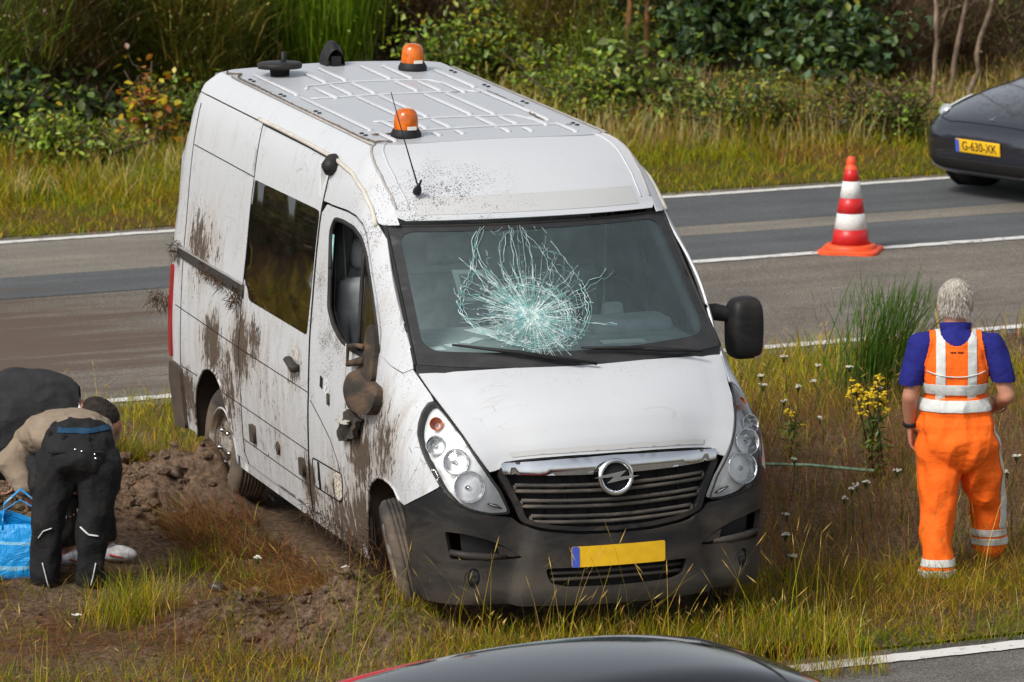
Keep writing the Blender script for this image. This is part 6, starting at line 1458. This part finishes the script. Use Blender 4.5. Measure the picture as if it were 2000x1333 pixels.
def clods():
    r=np.random.default_rng(21);mb=MB();ic=bmesh.new();bmesh.ops.create_icosphere(ic,subdivisions=1,radius=1);iv=[v.co.copy() for v in ic.verts];fi=[[v.index for v in f.verts] for f in ic.faces];ic.free()
    for X,b,sg,n,s0,s1 in ((1.6,4.6,.42,240,.02,.085),(1.8,3.9,.4,200,.02,.08),(2.5,4.4,.5,150,.015,.06),(1.25,.85,.28,170,.015,.065),(1.75,1.2,.35,120,.015,.055),(2.4,2.6,.9,170,.008,.03),(1.3,4.9,.4,100,.02,.07),(3.3,4.6,.5,90,.015,.05)):
        for _ in range(n):
            p=vw(X+r.normal(0,sg),b+r.normal(0,sg*.8));
            if under_van(*p,.08): continue
            s_=r.uniform(s0,s1)**1.0*r.uniform(.4,1);M=Matrix.Translation((p[0],p[1],gz(*p)+s_*.25))@Matrix.Rotation(r.uniform(0,6),4,'Z')@Matrix.Rotation(r.uniform(-.6,.6),4,'X')@Matrix.Diagonal((s_,s_*r.uniform(.5,.9),s_*r.uniform(.4,.75),1))
            mb.add([v*(1+.45*mn.noise(v*1.7+Vector((_*.7,X,b)))) for v in iv],fi,0,False,M)
    mb.build('soil_clods',M_soil,None,kind='stuff',label='clods of torn earth heaped beside the van wheels',cat='soil')
clods()
# --- far verge
G=Grass()
B0,B1=12.5,31.5
patchy(34000,42.6,45.6,B0,B1,lambda x,y:sstep(45.8,44.6,ca(x,y)[0]),[GR2,BRT,BRT,RDD],lambda Q:r.uniform(.035,.10,len(Q))*(1+.9*np.clip(cof(Q)-43.4,0,2)),(.4,1.4),(.005,.009),5)
patchy(17000,44.2,48.0,20.6,B1,lambda x,y:sstep(44.2,45.2,ca(x,y)[0]+.5*nz(x,y,.8,7)),[STW,STW,STW,BRT,STW],lambda Q:r.uniform(.16,.50,len(Q)),(.1,.7),(.004,.007),3,.3)
patchy(22000,44.0,48.0,B0,20.8,lambda x,y:sstep(43.9,45.0,ca(x,y)[0]+.5*nz(x,y,.8,7)),[RDD,GR2,BRT,STW,GR2],lambda Q:r.uniform(.09,.30,len(Q)),(.15,1.0),(.005,.008),13,.12)
P=scatter(9000,42.7,48.5,2.0,B0,r,lambda x,y:.6+.6*nz(x,y,.8,3));n=len(P)
G.put(lift(P),r.uniform(.15,.5,n),r.uniform(.1,.6,n),r.uniform(.010,.018,n),[(4,STR),(3,YEL),(3,LIM),(1.5,RED)],r)
G.build('grass',label='tall straw and green grass on the verge across the road',cat='grass')

# --- leafy shrubs, brooms, trees
def leafcloud(name,pts,L,pal,r,parent,mat=None,droop=.3,var=.22,asp=.55,fold=.25):
    """one leaf per point: two folded halves (6 vertices)"""
    n=len(pts);az=r.uniform(0,2*np.pi,n);el=r.normal(-droop,.55,n);ln=L*r.uniform(.6,1.25,n)
    d=np.stack([np.cos(az)*np.cos(el),np.sin(az)*np.cos(el),np.sin(el)],1);s=np.cross(d,np.array([0,0,1.])+r.normal(0,.35,(n,3)));s/=np.linalg.norm(s,axis=1,keepdims=True)+1e-9;u=np.cross(s,d)
    w=(ln*asp*.5)[:,None];ln=ln[:,None]
    V_=np.stack([pts,pts+d*ln*.45+s*w+u*ln*fold*.4,pts+d*ln*.8+s*w*.6+u*ln*fold*.25,pts+d*ln,pts+d*ln*.8-s*w*.6+u*ln*fold*.25,pts+d*ln*.45-s*w+u*ln*fold*.4],1).reshape(-1,3)
    k=np.arange(n)[:,None]*6;Q=np.concatenate([k+[0,1,2,3],k+[0,3,4,5]])
    C=np.clip(pick(pal,n,r,var),.004,.8);C=np.repeat(C[:,None,:],6,1).reshape(-1,3)
    return npmesh(name,V_,Q,np.zeros((0,3),int),C,mat or M_leaf,parent)
def limbs(r,h,spread,n,base=.0,wob=.12,up=1.0):
    out=[]
    for i in range(n):
        a=r.uniform(0,2*np.pi);q=r.uniform(.25,1.0);top=np.array([math.cos(a)*spread*q,math.sin(a)*spread*q,h*r.uniform(.45,1.0)*(1-.25*q)])
        p=np.array([r.normal(0,.05),r.normal(0,.05),-.03]);L=[p]
        for t in np.linspace(.15,1,8):
            e=np.array([top[0]*t**1.3,top[1]*t**1.3,top[2]*t**.85])+r.normal(0,wob*.12,3)*h*.4;L.append(e)
        out.append(np.array(L))
    return out
def shrub(name,label,cat,x,y,h,spread,L,nleaf,pal,seed,group=None,nl=16,clump=.16,mat=M_wood,droop=.3,lo=.12,asp=.55,trunk=.02):
    r=np.random.default_rng(seed);e=empty(name,(x,y,gz(x,y)),label=label,cat=cat,group=group)
    lb=limbs(r,h,spread,nl);mb=MB()
    for P in lb:
        mb.tube([tuple(p) for p in P],[trunk*r.uniform(.6,1.1),trunk*.7,trunk*.25],5)
    twigs=[]
    for P in lb:
        for _ in range(5):
            t=r.uniform(.25,1);i=int(t*(len(P)-1));p=P[min(i,len(P)-1)];q=p+np.array([r.normal(0,.22),r.normal(0,.22),r.uniform(-.05,.28)])*min(1.,h*.6);twigs.append((p,q));mb.tube([tuple(p),tuple((p+q)/2+r.normal(0,.02,3)),tuple(q)],[trunk*.35,trunk*.12],4)
    mb.build('branches',mat,e)
    tw=np.array([q for p,q in twigs]);tp=np.array([p for p,q in twigs]);i=r.integers(0,len(tw),nleaf);t=r.uniform(.2,1.1,nleaf)[:,None]
    pts=tp[i]*(1-t)+tw[i]*t+r.normal(0,clump,(nleaf,3))*[1,1,.8]
    pts=pts[pts[:,2]>lo*h]
    leafcloud('foliage',pts,L,pal,r,e,droop=droop,asp=asp);return e
def broom(name,label,x,y,h,spread,n,pal,seed,lean=.35,group=None,width=.007,cat='bush',upright=False):
    r=np.random.default_rng(seed);e=empty(name,(x,y,gz(x,y)),label=label,cat=cat,group=group)
    lb=limbs(r,h*.75,spread*.8,18);mb=MB()
    for P in lb: mb.tube([tuple(p) for p in P],[.018,.012,.005],5)
    mb.build('branches',M_wood,e)
    allp=np.concatenate([P[2:] for P in lb]);n=int(n*1.7)
    i=r.integers(0,len(allp),n);B=allp[i]+r.normal(0,.13,(n,3))*min(1,h);B[:,2]=np.maximum(B[:,2],.02)
    az=np.arctan2(B[:,1],B[:,0])+r.normal(0,.9 if upright else 1.4,n)
    hh=r.uniform(.18,.55,n)*h*.5 if upright else r.uniform(.10,.34,n)*min(h,2.2)*.55
    v,q,t,c=blades(B,hh,r.uniform(.05,.5,n) if upright else r.uniform(.2,1.9,n),np.full(n,width)*r.uniform(.6,1.3,n),np.clip(pick(pal,n,r,.30),.005,.6),r,az,.3)
    # tiny leaves along the whips
    npmesh('whips',v,q,t,c,M_grass,e)
    leafcloud('foliage',B[::2]+np.array([0,0,.10])*h*r.uniform(0,1.0,(len(B[::2]),1))+r.normal(0,.07,(len(B[::2]),3)),.04,pal,r,e)
    return e
DG=(.05,.085,.016);MG=(.105,.16,.022);BG=(.18,.29,.018);LG=(.27,.36,.045);BLU=(.085,.155,.07);DBR=(.12,.075,.048);TAN=(.33,.215,.12);ORA=(.55,.21,.02);GLD=(.55,.38,.02);OBR=(.125,.125,.028);YG=(.27,.285,.022)
wx_=lambda px,Y:(px-1000)/11300.87*Y*1.0
OLIVE=[(3,OBR),(4,MG),(2,BG),(2,OLV),(1.2,TAN)]
for i,(px,Y,h,s,n,lb,pal) in enumerate([(-60,51.6,2.4,1.0,4200,'olive broom bush at the far left behind the bramble',OLIVE),(90,52.0,2.5,.9,4200,'olive broom bush with bare brown twigs above the young green shrub',[(3,OBR),(2,OLV),(2,TAN),(2,BRN)]),
      (235,52.6,2.6,.9,4200,'dense dark olive broom behind the orange and yellow leaves',OLIVE),(375,52.6,2.3,.8,3800,'arching green and straw broom just left of the van roof',[(4,MG),(3,OLV),(2,STR)]),(470,54.2,2.4,.8,3400,'dark broom behind the van roof beside the bright green one',[(4,DG),(3,MG),(1,BRN)]),
      (620,54.3,2.6,.70,6200,'bright fresh green upright broom behind the van roof vents',[(5,(.20,.34,.014)),(3,BG),(1,LG)]),(545,56.2,2.0,.6,2200,'half hidden mid green broom beside the bright green one',[(3,MG),(2,BG),(1,OLV)]),
      (790,55.2,1.7,.75,3400,'dead brown broom behind the rear orange beacon',[(4,TAN),(4,BRN),(1,DBR),(1,OLV)]),(1075,54.4,1.9,.55,3400,'vase shaped broom with dry tan top right of the van roof',[(4,OLV),(3,YG),(3,TAN)]),(1180,53.4,1.2,.4,1700,'low green broom beside the young oak',[(4,MG),(2,OLV),(1,LG)])]):
    broom('broom_bush',lb,wx_(px,Y),Y,h,s,n,pal,100+i,upright=i in(5,6),group='broom bushes behind the far verge')
S=shrub
S('bramble_bush','dark green bramble with broad leaves at the far left edge','bush',wx_(15,50.4),50.4,1.0,.55,.125,620,[(4,(.03,.07,.02)),(3,MG),(1,LG)],201,asp=.7,clump=.10)
S('bramble_bush','dark green bramble hanging in the shade left of the orange leaves','bush',wx_(165,51.4),51.4,.75,.5,.10,380,[(4,DG),(3,MG)],202,asp=.7,clump=.10)
S('autumn_bush','thin bush with orange and yellow autumn leaves','bush',wx_(285,50.7),50.7,.95,.24,.085,240,[(4,ORA),(4,GLD),(3,YG),(2,(.35,.12,.05)),(2,LG)],203,asp=.75,nl=7,clump=.09,lo=.1)
S('young_shrub','young light green shrub in the grass at the far left','bush',wx_(105,49.6),49.6,.62,.42,.07,900,[(5,LG),(4,BG),(2,YG),(.5,GLD)],204,clump=.08)
S('young_shrub','straggly green shrub in the long grass near the van rear','bush',wx_(205,49.9),49.9,.42,.5,.06,500,[(3,BG),(3,LG),(2,OLV)],205,clump=.08)
S('dark_shrub','dark leafy shrub behind the broom bushes','bush',wx_(440,57.5),57.5,2.3,1.0,.10,2600,[(5,DG),(2,MG),(.6,YG)],206,clump=.2)
S('dark_shrub','dark leafy shrub with yellowish shoots behind the brown broom','bush',wx_(740,57.5),57.5,2.2,.9,.09,2600,[(5,DG),(2,MG),(1.5,BG)],207,clump=.2)
S('yellow_green_shrub','yellow green leafy shrub right of the rear beacon','bush',wx_(925,54.0),54.0,1.25,.55,.075,1500,[(4,YG),(3,LG),(3,MG),(1,GLD)],208,clump=.10)
S('yellow_green_shrub','low yellow green shrub against the van roof edge','bush',wx_(1085,52.9),52.9,.85,.6,.065,1500,[(4,MG),(3,YG),(2,BG)],209,clump=.10)
S('yellow_green_shrub','bushy mid green shrub below the vase shaped broom','bush',wx_(1010,54.2),54.2,.9,.6,.07,1400,[(4,MG),(3,DG),(2,YG)],210,clump=.12)
S('young_oak','young oak with pale broad leaves beside the straw grass','bush',wx_(1225,52.4),52.4,.95,.42,.135,420,[(4,LG),(3,(.13,.17,.05)),(2,MG)],211,asp=.55,clump=.09)
S('young_oak','pale green oak sapling low above the straw grass','bush',wx_(1310,52.6),52.6,.6,.4,.11,330,[(4,LG),(3,MG),(1,YG)],212,asp=.55,clump=.09)
for i,(px,Y,h,s,n,lb) in enumerate([(1390,54.3,3.0,1.0,3600,'bushy oak with dark blue green leaves left of the cone'),(1540,54.0,2.7,.95,3600,'oak with dense blue green leaves directly behind the cone'),(1650,53.6,1.9,.65,2100,'oak branch with lighter leaves hanging low right of the cone')]):
    S('oak_tree',lb,'tree',wx_(px,Y),Y,h,s,.105,int(n*1.55),[(5,BLU),(3,MG),(2,(.13,.20,.07)),(2,DG),(.5,YG)],220+i,group='oaks behind the far verge',clump=.15,asp=.62,trunk=.035)
S('dark_shrub','yellowing undergrowth in the shade of the oaks','bush',wx_(1330,55.6),55.6,1.5,1.1,.08,2400,[(4,DG),(3,MG),(1.6,YG),(.5,GLD)],225,clump=.2)
S('dark_shrub','dark undergrowth behind the oak right of the cone','bush',wx_(1640,56.8),56.8,1.9,1.1,.08,2300,[(5,DG),(2,MG),(.6,GLD)],226,clump=.2)
S('young_shrub','small green shrub in the grass in front of the birches','bush',wx_(1775,51.6),51.6,.62,.42,.055,950,[(4,MG),(3,BG),(2,OLV)],227,clump=.09)
broom('dead_bush','dead brown thicket of fine twigs between the oak and the birches',wx_(1745,54.0),54.0,1.7,.55,2600,[(4,TAN),(4,DBR),(2,BRN)],228,width=.006)
broom('dead_bush','dark brown dead twigs behind the birch trunks',wx_(1880,55.0),55.0,1.8,.7,2600,[(2,TAN),(5,DBR),(2,BRN),(1,MG)],229,width=.006)
S('dark_shrub','dark leafy thicket behind the birches and the dark car','bush',wx_(1930,56.5),56.5,2.4,1.0,.08,2600,[(5,DG),(2,MG),(.9,YG)],230,clump=.2)
S('dark_shrub','shaded shrub between the bright broom and the dead broom','bush',wx_(690,56.6),56.6,1.8,.6,.08,1500,[(5,DG),(2,BG)],231,clump=.15)
S('dark_shrub','dark green thicket behind the young oak','bush',wx_(1190,56.3),56.3,2.2,.9,.085,2600,[(5,DG),(3,MG),(1,YG),(.3,GLD)],232,clump=.2)
for i,(px,Y,h,sp,L_,n,pal,lb) in enumerate([(345,51.2,.65,.5,.055,1300,[(4,MG),(3,BG),(2,OLV)],'low leafy undergrowth between the orange leaves and the van'),(1150,51.9,.75,.6,.06,1700,[(4,MG),(3,YG),(2,BG)],'low leafy undergrowth right of the van roof in front of the young oak'),
    (1420,51.9,.72,.8,.06,1900,[(4,MG),(3,DG),(2,YG)],'low shaded undergrowth at the foot of the left oak'),(1560,51.8,.66,.75,.055,1700,[(3,MG),(3,OLV),(2,YG)],'low undergrowth at the foot of the oak behind the cone'),(1690,51.8,.70,.6,.055,1500,[(3,MG),(3,DBR),(2,OLV)],'brownish undergrowth between the oak and the small green shrub'),
    (870,53.6,.9,.5,.07,1300,[(4,MG),(3,BG),(2,YG)],'green leafy shrub directly behind the rear beacon'),(560,54.6,1.1,.6,.07,1500,[(4,MG),(3,BG),(1,DG)],'green leafy shrub at the foot of the bright green broom'),(1480,55.5,2.6,1.0,.12,2600,[(4,BLU),(4,DG),(2,MG)],'shaded oak between the two nearer oaks'),(1010,55.6,2.0,.9,.08,2400,[(4,MG),(3,DG),(2,YG)],'tall green shrub behind the yellow green shrubs')]):
    S('leafy_shrub',lb,'bush',wx_(px,Y),Y,h,sp,L_,n,pal,260+i,clump=.12)
def trunk(name,label,pts,r0,r1,mat,cat='tree',seed=1,crown=None):
    r=np.random.default_rng(seed);x,y=pts[0][:2];z=gz(x,y);e=empty(name,(x,y,z),label=label,cat=cat)
    P=[Vector((p[0]-x,p[1]-y,p[2])) for p in pts];Q=[]
    for i in range(len(P)-1):
        for t in np.linspace(0,1,5)[:-1]: Q.append(P[i].lerp(P[i+1],t)+Vector(r.normal(0,.012,3)))
    Q.append(P[-1]);mb=MB().tube(Q,[r0,r1],8)
    for i in range(7):
        k=r.integers(len(Q)//3,len(Q));p=Q[k];mb.tube([p,p+Vector((r.normal(0,.3),r.normal(0,.2),r.uniform(.1,.35))),p+Vector((r.normal(0,.5),r.normal(0,.3),r.uniform(.3,.6)))],[r1*.5,.004],5)
    mb.build('trunk',mat,e)
    top=np.array(Q[-1]);pts_=top+r.normal(0,1,(700,3))*[.55,.55,.5]+[0,0,.3];leafcloud('crown',pts_,.07,crown or [(3,MG),(2,DG),(1,YG)],r,e);return e
for px,Y,dx,lb,s in ((1822,53.0,.10,'birch with a straight pale trunk left of the dark car',1),(1858,53.6,.35,'thin birch leaning right between two other birches',2),(1895,53.2,.42,'crooked pale birch leaning right above the dark car bonnet',3)):
    x=wx_(px,Y);trunk('birch_tree',lb,[(x,Y,-.05),(x+.04+dx*.1,Y,.6),(x+dx*.55,Y,1.2),(x+dx*.8,Y+.1,2.0),(x+dx*1.3,Y+.1,3.4)],.027,.014,M_birch,seed=s)
for px,Y,lb,s in ((1224,54.6,'thin pine with an orange brown trunk beside the vase shaped broom',5),(1261,54.9,'second thin pine with an orange brown trunk nearer the oaks',6)):
    x=wx_(px,Y);trunk('pine_tree',lb,[(x,Y,-.05),(x+.03,Y,1.2),(x+.06,Y,3.6)],.034,.024,M_pinebark,seed=s,crown=[(3,DG),(1,MG)])
# the wood behind reads as one dark mass
def thicket():
    r=np.random.default_rng(77);n=95000;c=r.uniform(50.5,57,n);a=r.uniform(1,40,n);x=RN[0]*c+RD[0]*a;y=RN[1]*c+RD[1]*a
    z=r.uniform(.0,1,n)**1.1*3.4*(1+.25*np.array([nz(q,w,.5,3) for q,w in zip(x,y)]));k=np.array([nz(q,w*.7+zz,1.1,19) for q,w,zz in zip(x,y,z)])>-.22
    k&=(y>55.6)|(a<13.5)
    P=np.stack([x,y,z+.1+.02*(c-46)],1)[k];o=leafcloud('thicket',P,.12,[(5,DG),(2,(.022,.032,.012)),(2,DBR),(1.2,MG),(.25,YG)],r,None)
    tag(o,'dark leafy wood behind the bushes along the far verge','thicket',kind='stuff')
thicket()
# leaf litter and dark soil under the bushes
M_litter=simple('leaf_litter',(.028,.020,.013),.95,0,.1,.6,18,bump=.03,bscale=25)
sheet('forest_floor',47.2,75,-30,50,.5,.5,M_litter,lambda x,y:gz(x,y)+.075+.06*nz(x,y,1.7,4))
# broom on the near verge, ragwort, yarrow, litter
def whips(name,label,x,y,h,n,pal,seed,cat,lean=(.15,.75),az0=.3):
    r=np.random.default_rng(seed);e=empty(name,(x,y,gz(x,y)),label=label,cat=cat)
    B=np.concatenate([r.normal(0,.10,(n,2)),np.zeros((n,1))],1);az=az0+r.normal(0,.75,n)
    v,q,t,c=blades(B,r.uniform(.35,1,n)**.8*h,r.uniform(*lean,n),np.full(n,.012)*r.uniform(.6,1.2,n),np.clip(pick(pal,n,r,.2),.005,.6),r,az,.55)
    npmesh('whips',v,q,t,c,M_grass,e)
    m=n*7;i=r.integers(0,n,m);tt=r.uniform(.15,.95,m);hh=h*.7
    d=np.stack([np.cos(az[i]),np.sin(az[i])],1);P=np.concatenate([B[i,:2]+d*(tt*tt*.35*h)[:,None]+r.normal(0,.03,(m,2)),(tt*hh)[:,None]],1)
    v,q,t,c=blades(P,r.uniform(.06,.2,m),r.uniform(.1,.7,m),np.full(m,.005),np.clip(pick(pal,m,r,.25),.005,.6),r,az[i]+r.normal(0,.6,m),.3)
    npmesh('side_shoots',v,q,t,c,M_grass,e);return e
whips('broom_seedling','dark green broom clump with long whips left of the man in orange',2.33,37.0,1.02,170,[(5,(.05,.115,.012)),(3,(.085,.165,.018)),(1,(.11,.16,.03))],301,'bush')
def ragwort(label,x,y,h,nst,seed,spread=.10):
    r=np.random.default_rng(seed);e=empty('ragwort',(x,y,gz(x,y)),label=label,cat='wildflower');mb=MB();fl=[];lv=[]
    for k in range(nst):
        b=Vector((r.normal(0,spread*.5),r.normal(0,spread*.5),0));t=b+Vector((r.normal(0,spread),r.normal(0,spread*.6),h*r.uniform(.62,1.0)));mid=(b+t)/2+Vector((r.normal(0,.02),0,0))
        mb.tube([b,mid,t],[.008,.006,.004],6)
        for j in range(8 if nst>3 else 4):
            a=r.uniform(0,6.28);s=mid.lerp(t,r.uniform(.55,.95));q=t+Vector((math.cos(a)*r.uniform(.01,.048),math.sin(a)*r.uniform(.01,.048),r.uniform(-.10,.03)));mb.tube([s,q],[.003,.002],4);fl.append(q)
        for j in range(26): lv.append(np.array(b.lerp(t,r.uniform(.05,.8)))+r.normal(0,.012,3))
    mb.build('stems',simple('ragwort_stem',(.06,.05,.025),.8,0,.1,.3,20),e)
    fb=MB()
    for q in fl:
        for _ in range(6 if nst>3 else 3):
            c=q+Vector((r.normal(0,.013),r.normal(0,.013),r.normal(0,.008)));n_=Vector((r.normal(0,.4),r.normal(-.3,.4),1)).normalized();M=Matrix.Translation(c)@n_.to_track_quat('Z','Y').to_matrix().to_4x4()
            fb.lathe([(0,.003),(.005,.003),(.0105,.0)],7,M)
    fb.build('flower_heads',simple('yellow_petals',(.56,.38,.012),.7,0,.2,.15,60),e,kind='stuff')
    leafcloud('leaves',np.array(lv),.075,[(3,MG),(2,GRN),(1,OLV)],r,e,asp=.3)
ragwort('tall yellow ragwort with many stems beside the man in orange',2.20,34.35,.74,6,311,.085)
ragwort('smaller yellow ragwort near the right headlight of the van',1.69,34.9,.36,2,312,.035)
def yarrow_mesh():
    r=np.random.default_rng(41);st=MB().tube([(0,0,0),(.01,0,.5),(.015,.005,1.0)],[.003,.0025,.002],5)
    return st
_heads=[]
def yarrow(x,y,h,seed):
    X_v,b_v=vloc(x,y)
    lab,grp=(('white yarrow flower in the yellow green grass between the door mirror and the broom clump','yarrow behind the van mirror') if y>35.3 and x<2.2 else ('white yarrow flower beside the legs of the man in orange','yarrow beside the man in orange') if x>2.2 else ('white yarrow flower among the reddish grass below the ragwort','yarrow below the ragwort') if y>32.3 else ('white yarrow flower close to the left corner of the front bumper','yarrow by the bumper corner') if x>.5 else ('white flower standing in the churned soil left of the front wheel','white flowers in the churned soil'))
    r=np.random.default_rng(seed);e=empty('yarrow',(x,y,gz(x,y)),label=lab,cat='wildflower',group=grp)
    mb=MB();t=Vector((r.normal(0,.04),r.normal(0,.03),h));mb.tube([(0,0,0),t*.5+Vector((.01,0,0)),t],[.0035,.003,.0025],5);pts=[]
    for _ in range(int(r.integers(9,17))):
        a=r.uniform(0,6.28);q=t+Vector((math.cos(a),math.sin(a),0))*r.uniform(.003,.024)+Vector((0,0,r.normal(.012,.004)));mb.tube([t-Vector((0,0,.03)),q],[.0015,.0015],4);pts.append(q)
    mb.build('stem',M_stem,e);fb=MB()
    for q in pts: fb.lathe([(0,.004),(.005,.0035),(.008,.0),(.004,-.003)],8,Matrix.Translation(q)@Matrix.Rotation(r.normal(0,.25),4,'X')@Matrix.Rotation(r.normal(0,.25),4,'Y'))
    fb.build('flower_head',M_yarrow,e)
M_yarrow=simple('white_petals',(.55,.52,.44),.8,0,.1,.12,60)
r=np.random.default_rng(55)
for i,(x,y) in enumerate([(1.62,36.6),(1.75,37.3),(1.95,37.0),(1.50,36.2),(2.05,37.8),(1.58,38.0),(1.83,36.1),(1.95,35.5),(1.66,35.4),(2.12,36.4),(1.87,32.9),(1.93,32.75),(2.10,33.0),(1.98,32.6),(1.45,31.6),(1.38,31.3),(2.25,33.2),(2.32,35.9),(2.95,33.0),(3.05,34.2),(2.78,34.6),(1.50,31.0),(-.85,31.5),(-.92,30.9),(-.35,30.35),(-2.35,29.9),(-1.25,30.2),(1.72,33.9),(1.6,32.4),(-.1,30.0)]):
    yarrow(x+r.normal(0,.03),y+r.normal(0,.05),r.uniform(.16,.36),60+i)
# green lath lying in the grass, torn plastic, scraps
A_=Vector((1.44,34.15,.30));B_=Vector((2.16,34.0,.285))
e=MB().tube([A_,A_.lerp(B_,.45)+Vector((0,.0,.012)),B_],.021,4,flat=.5).build('green_lath',simple('faded_green_paint',(.22,.34,.22),.8,0,.2,.5,14));tag(e,'faded green lath lying in the grass between van and ragwort','lath')
def shard(name,label,cat,x,y,s,col,seed,rough=.4,dz=.03,tilt=.3):
    r=np.random.default_rng(seed);n=9;vs=[];
    for k in range(n):
        a=2*math.pi*k/n;q=s*r.uniform(.5,1.1);vs.append((q*math.cos(a),q*math.sin(a)*.45,.02*math.sin(a*2)+.015*r.normal()))
    vs=[(0,0,.03)]+vs;fs=[(0,1+k,1+(k+1)%n) for k in range(n)];o=MB().add(vs,fs,0,True).build(name,simple(name+'_plastic',col,rough,0,.4,.3,20),None,(x,y,gz(x,y)+dz));md=o.modifiers.new('t','SOLIDIFY');md.thickness=.006
    o.rotation_euler=(tilt,.1,r.uniform(-.4,.4));tag(o,label,cat);return o
shard('plastic_shard','dark grey piece of torn plastic trim lying in the mud','debris',-1.95,30.85,.13,(.045,.05,.055),1)
shard('plastic_shard','small dark trim fragment half buried behind the torn plastic','debris',-1.62,31.15,.08,(.03,.03,.033),2)
shard('flat_stone','flat brown slab of dried mud near the man in work trousers','debris',-1.98,33.2,.12,(.14,.10,.07),3,.95)
shard('paper_scrap','small white scrap on the flattened reddish grass','debris',-1.42,33.45,.022,(.7,.7,.72),4,.8,.02)
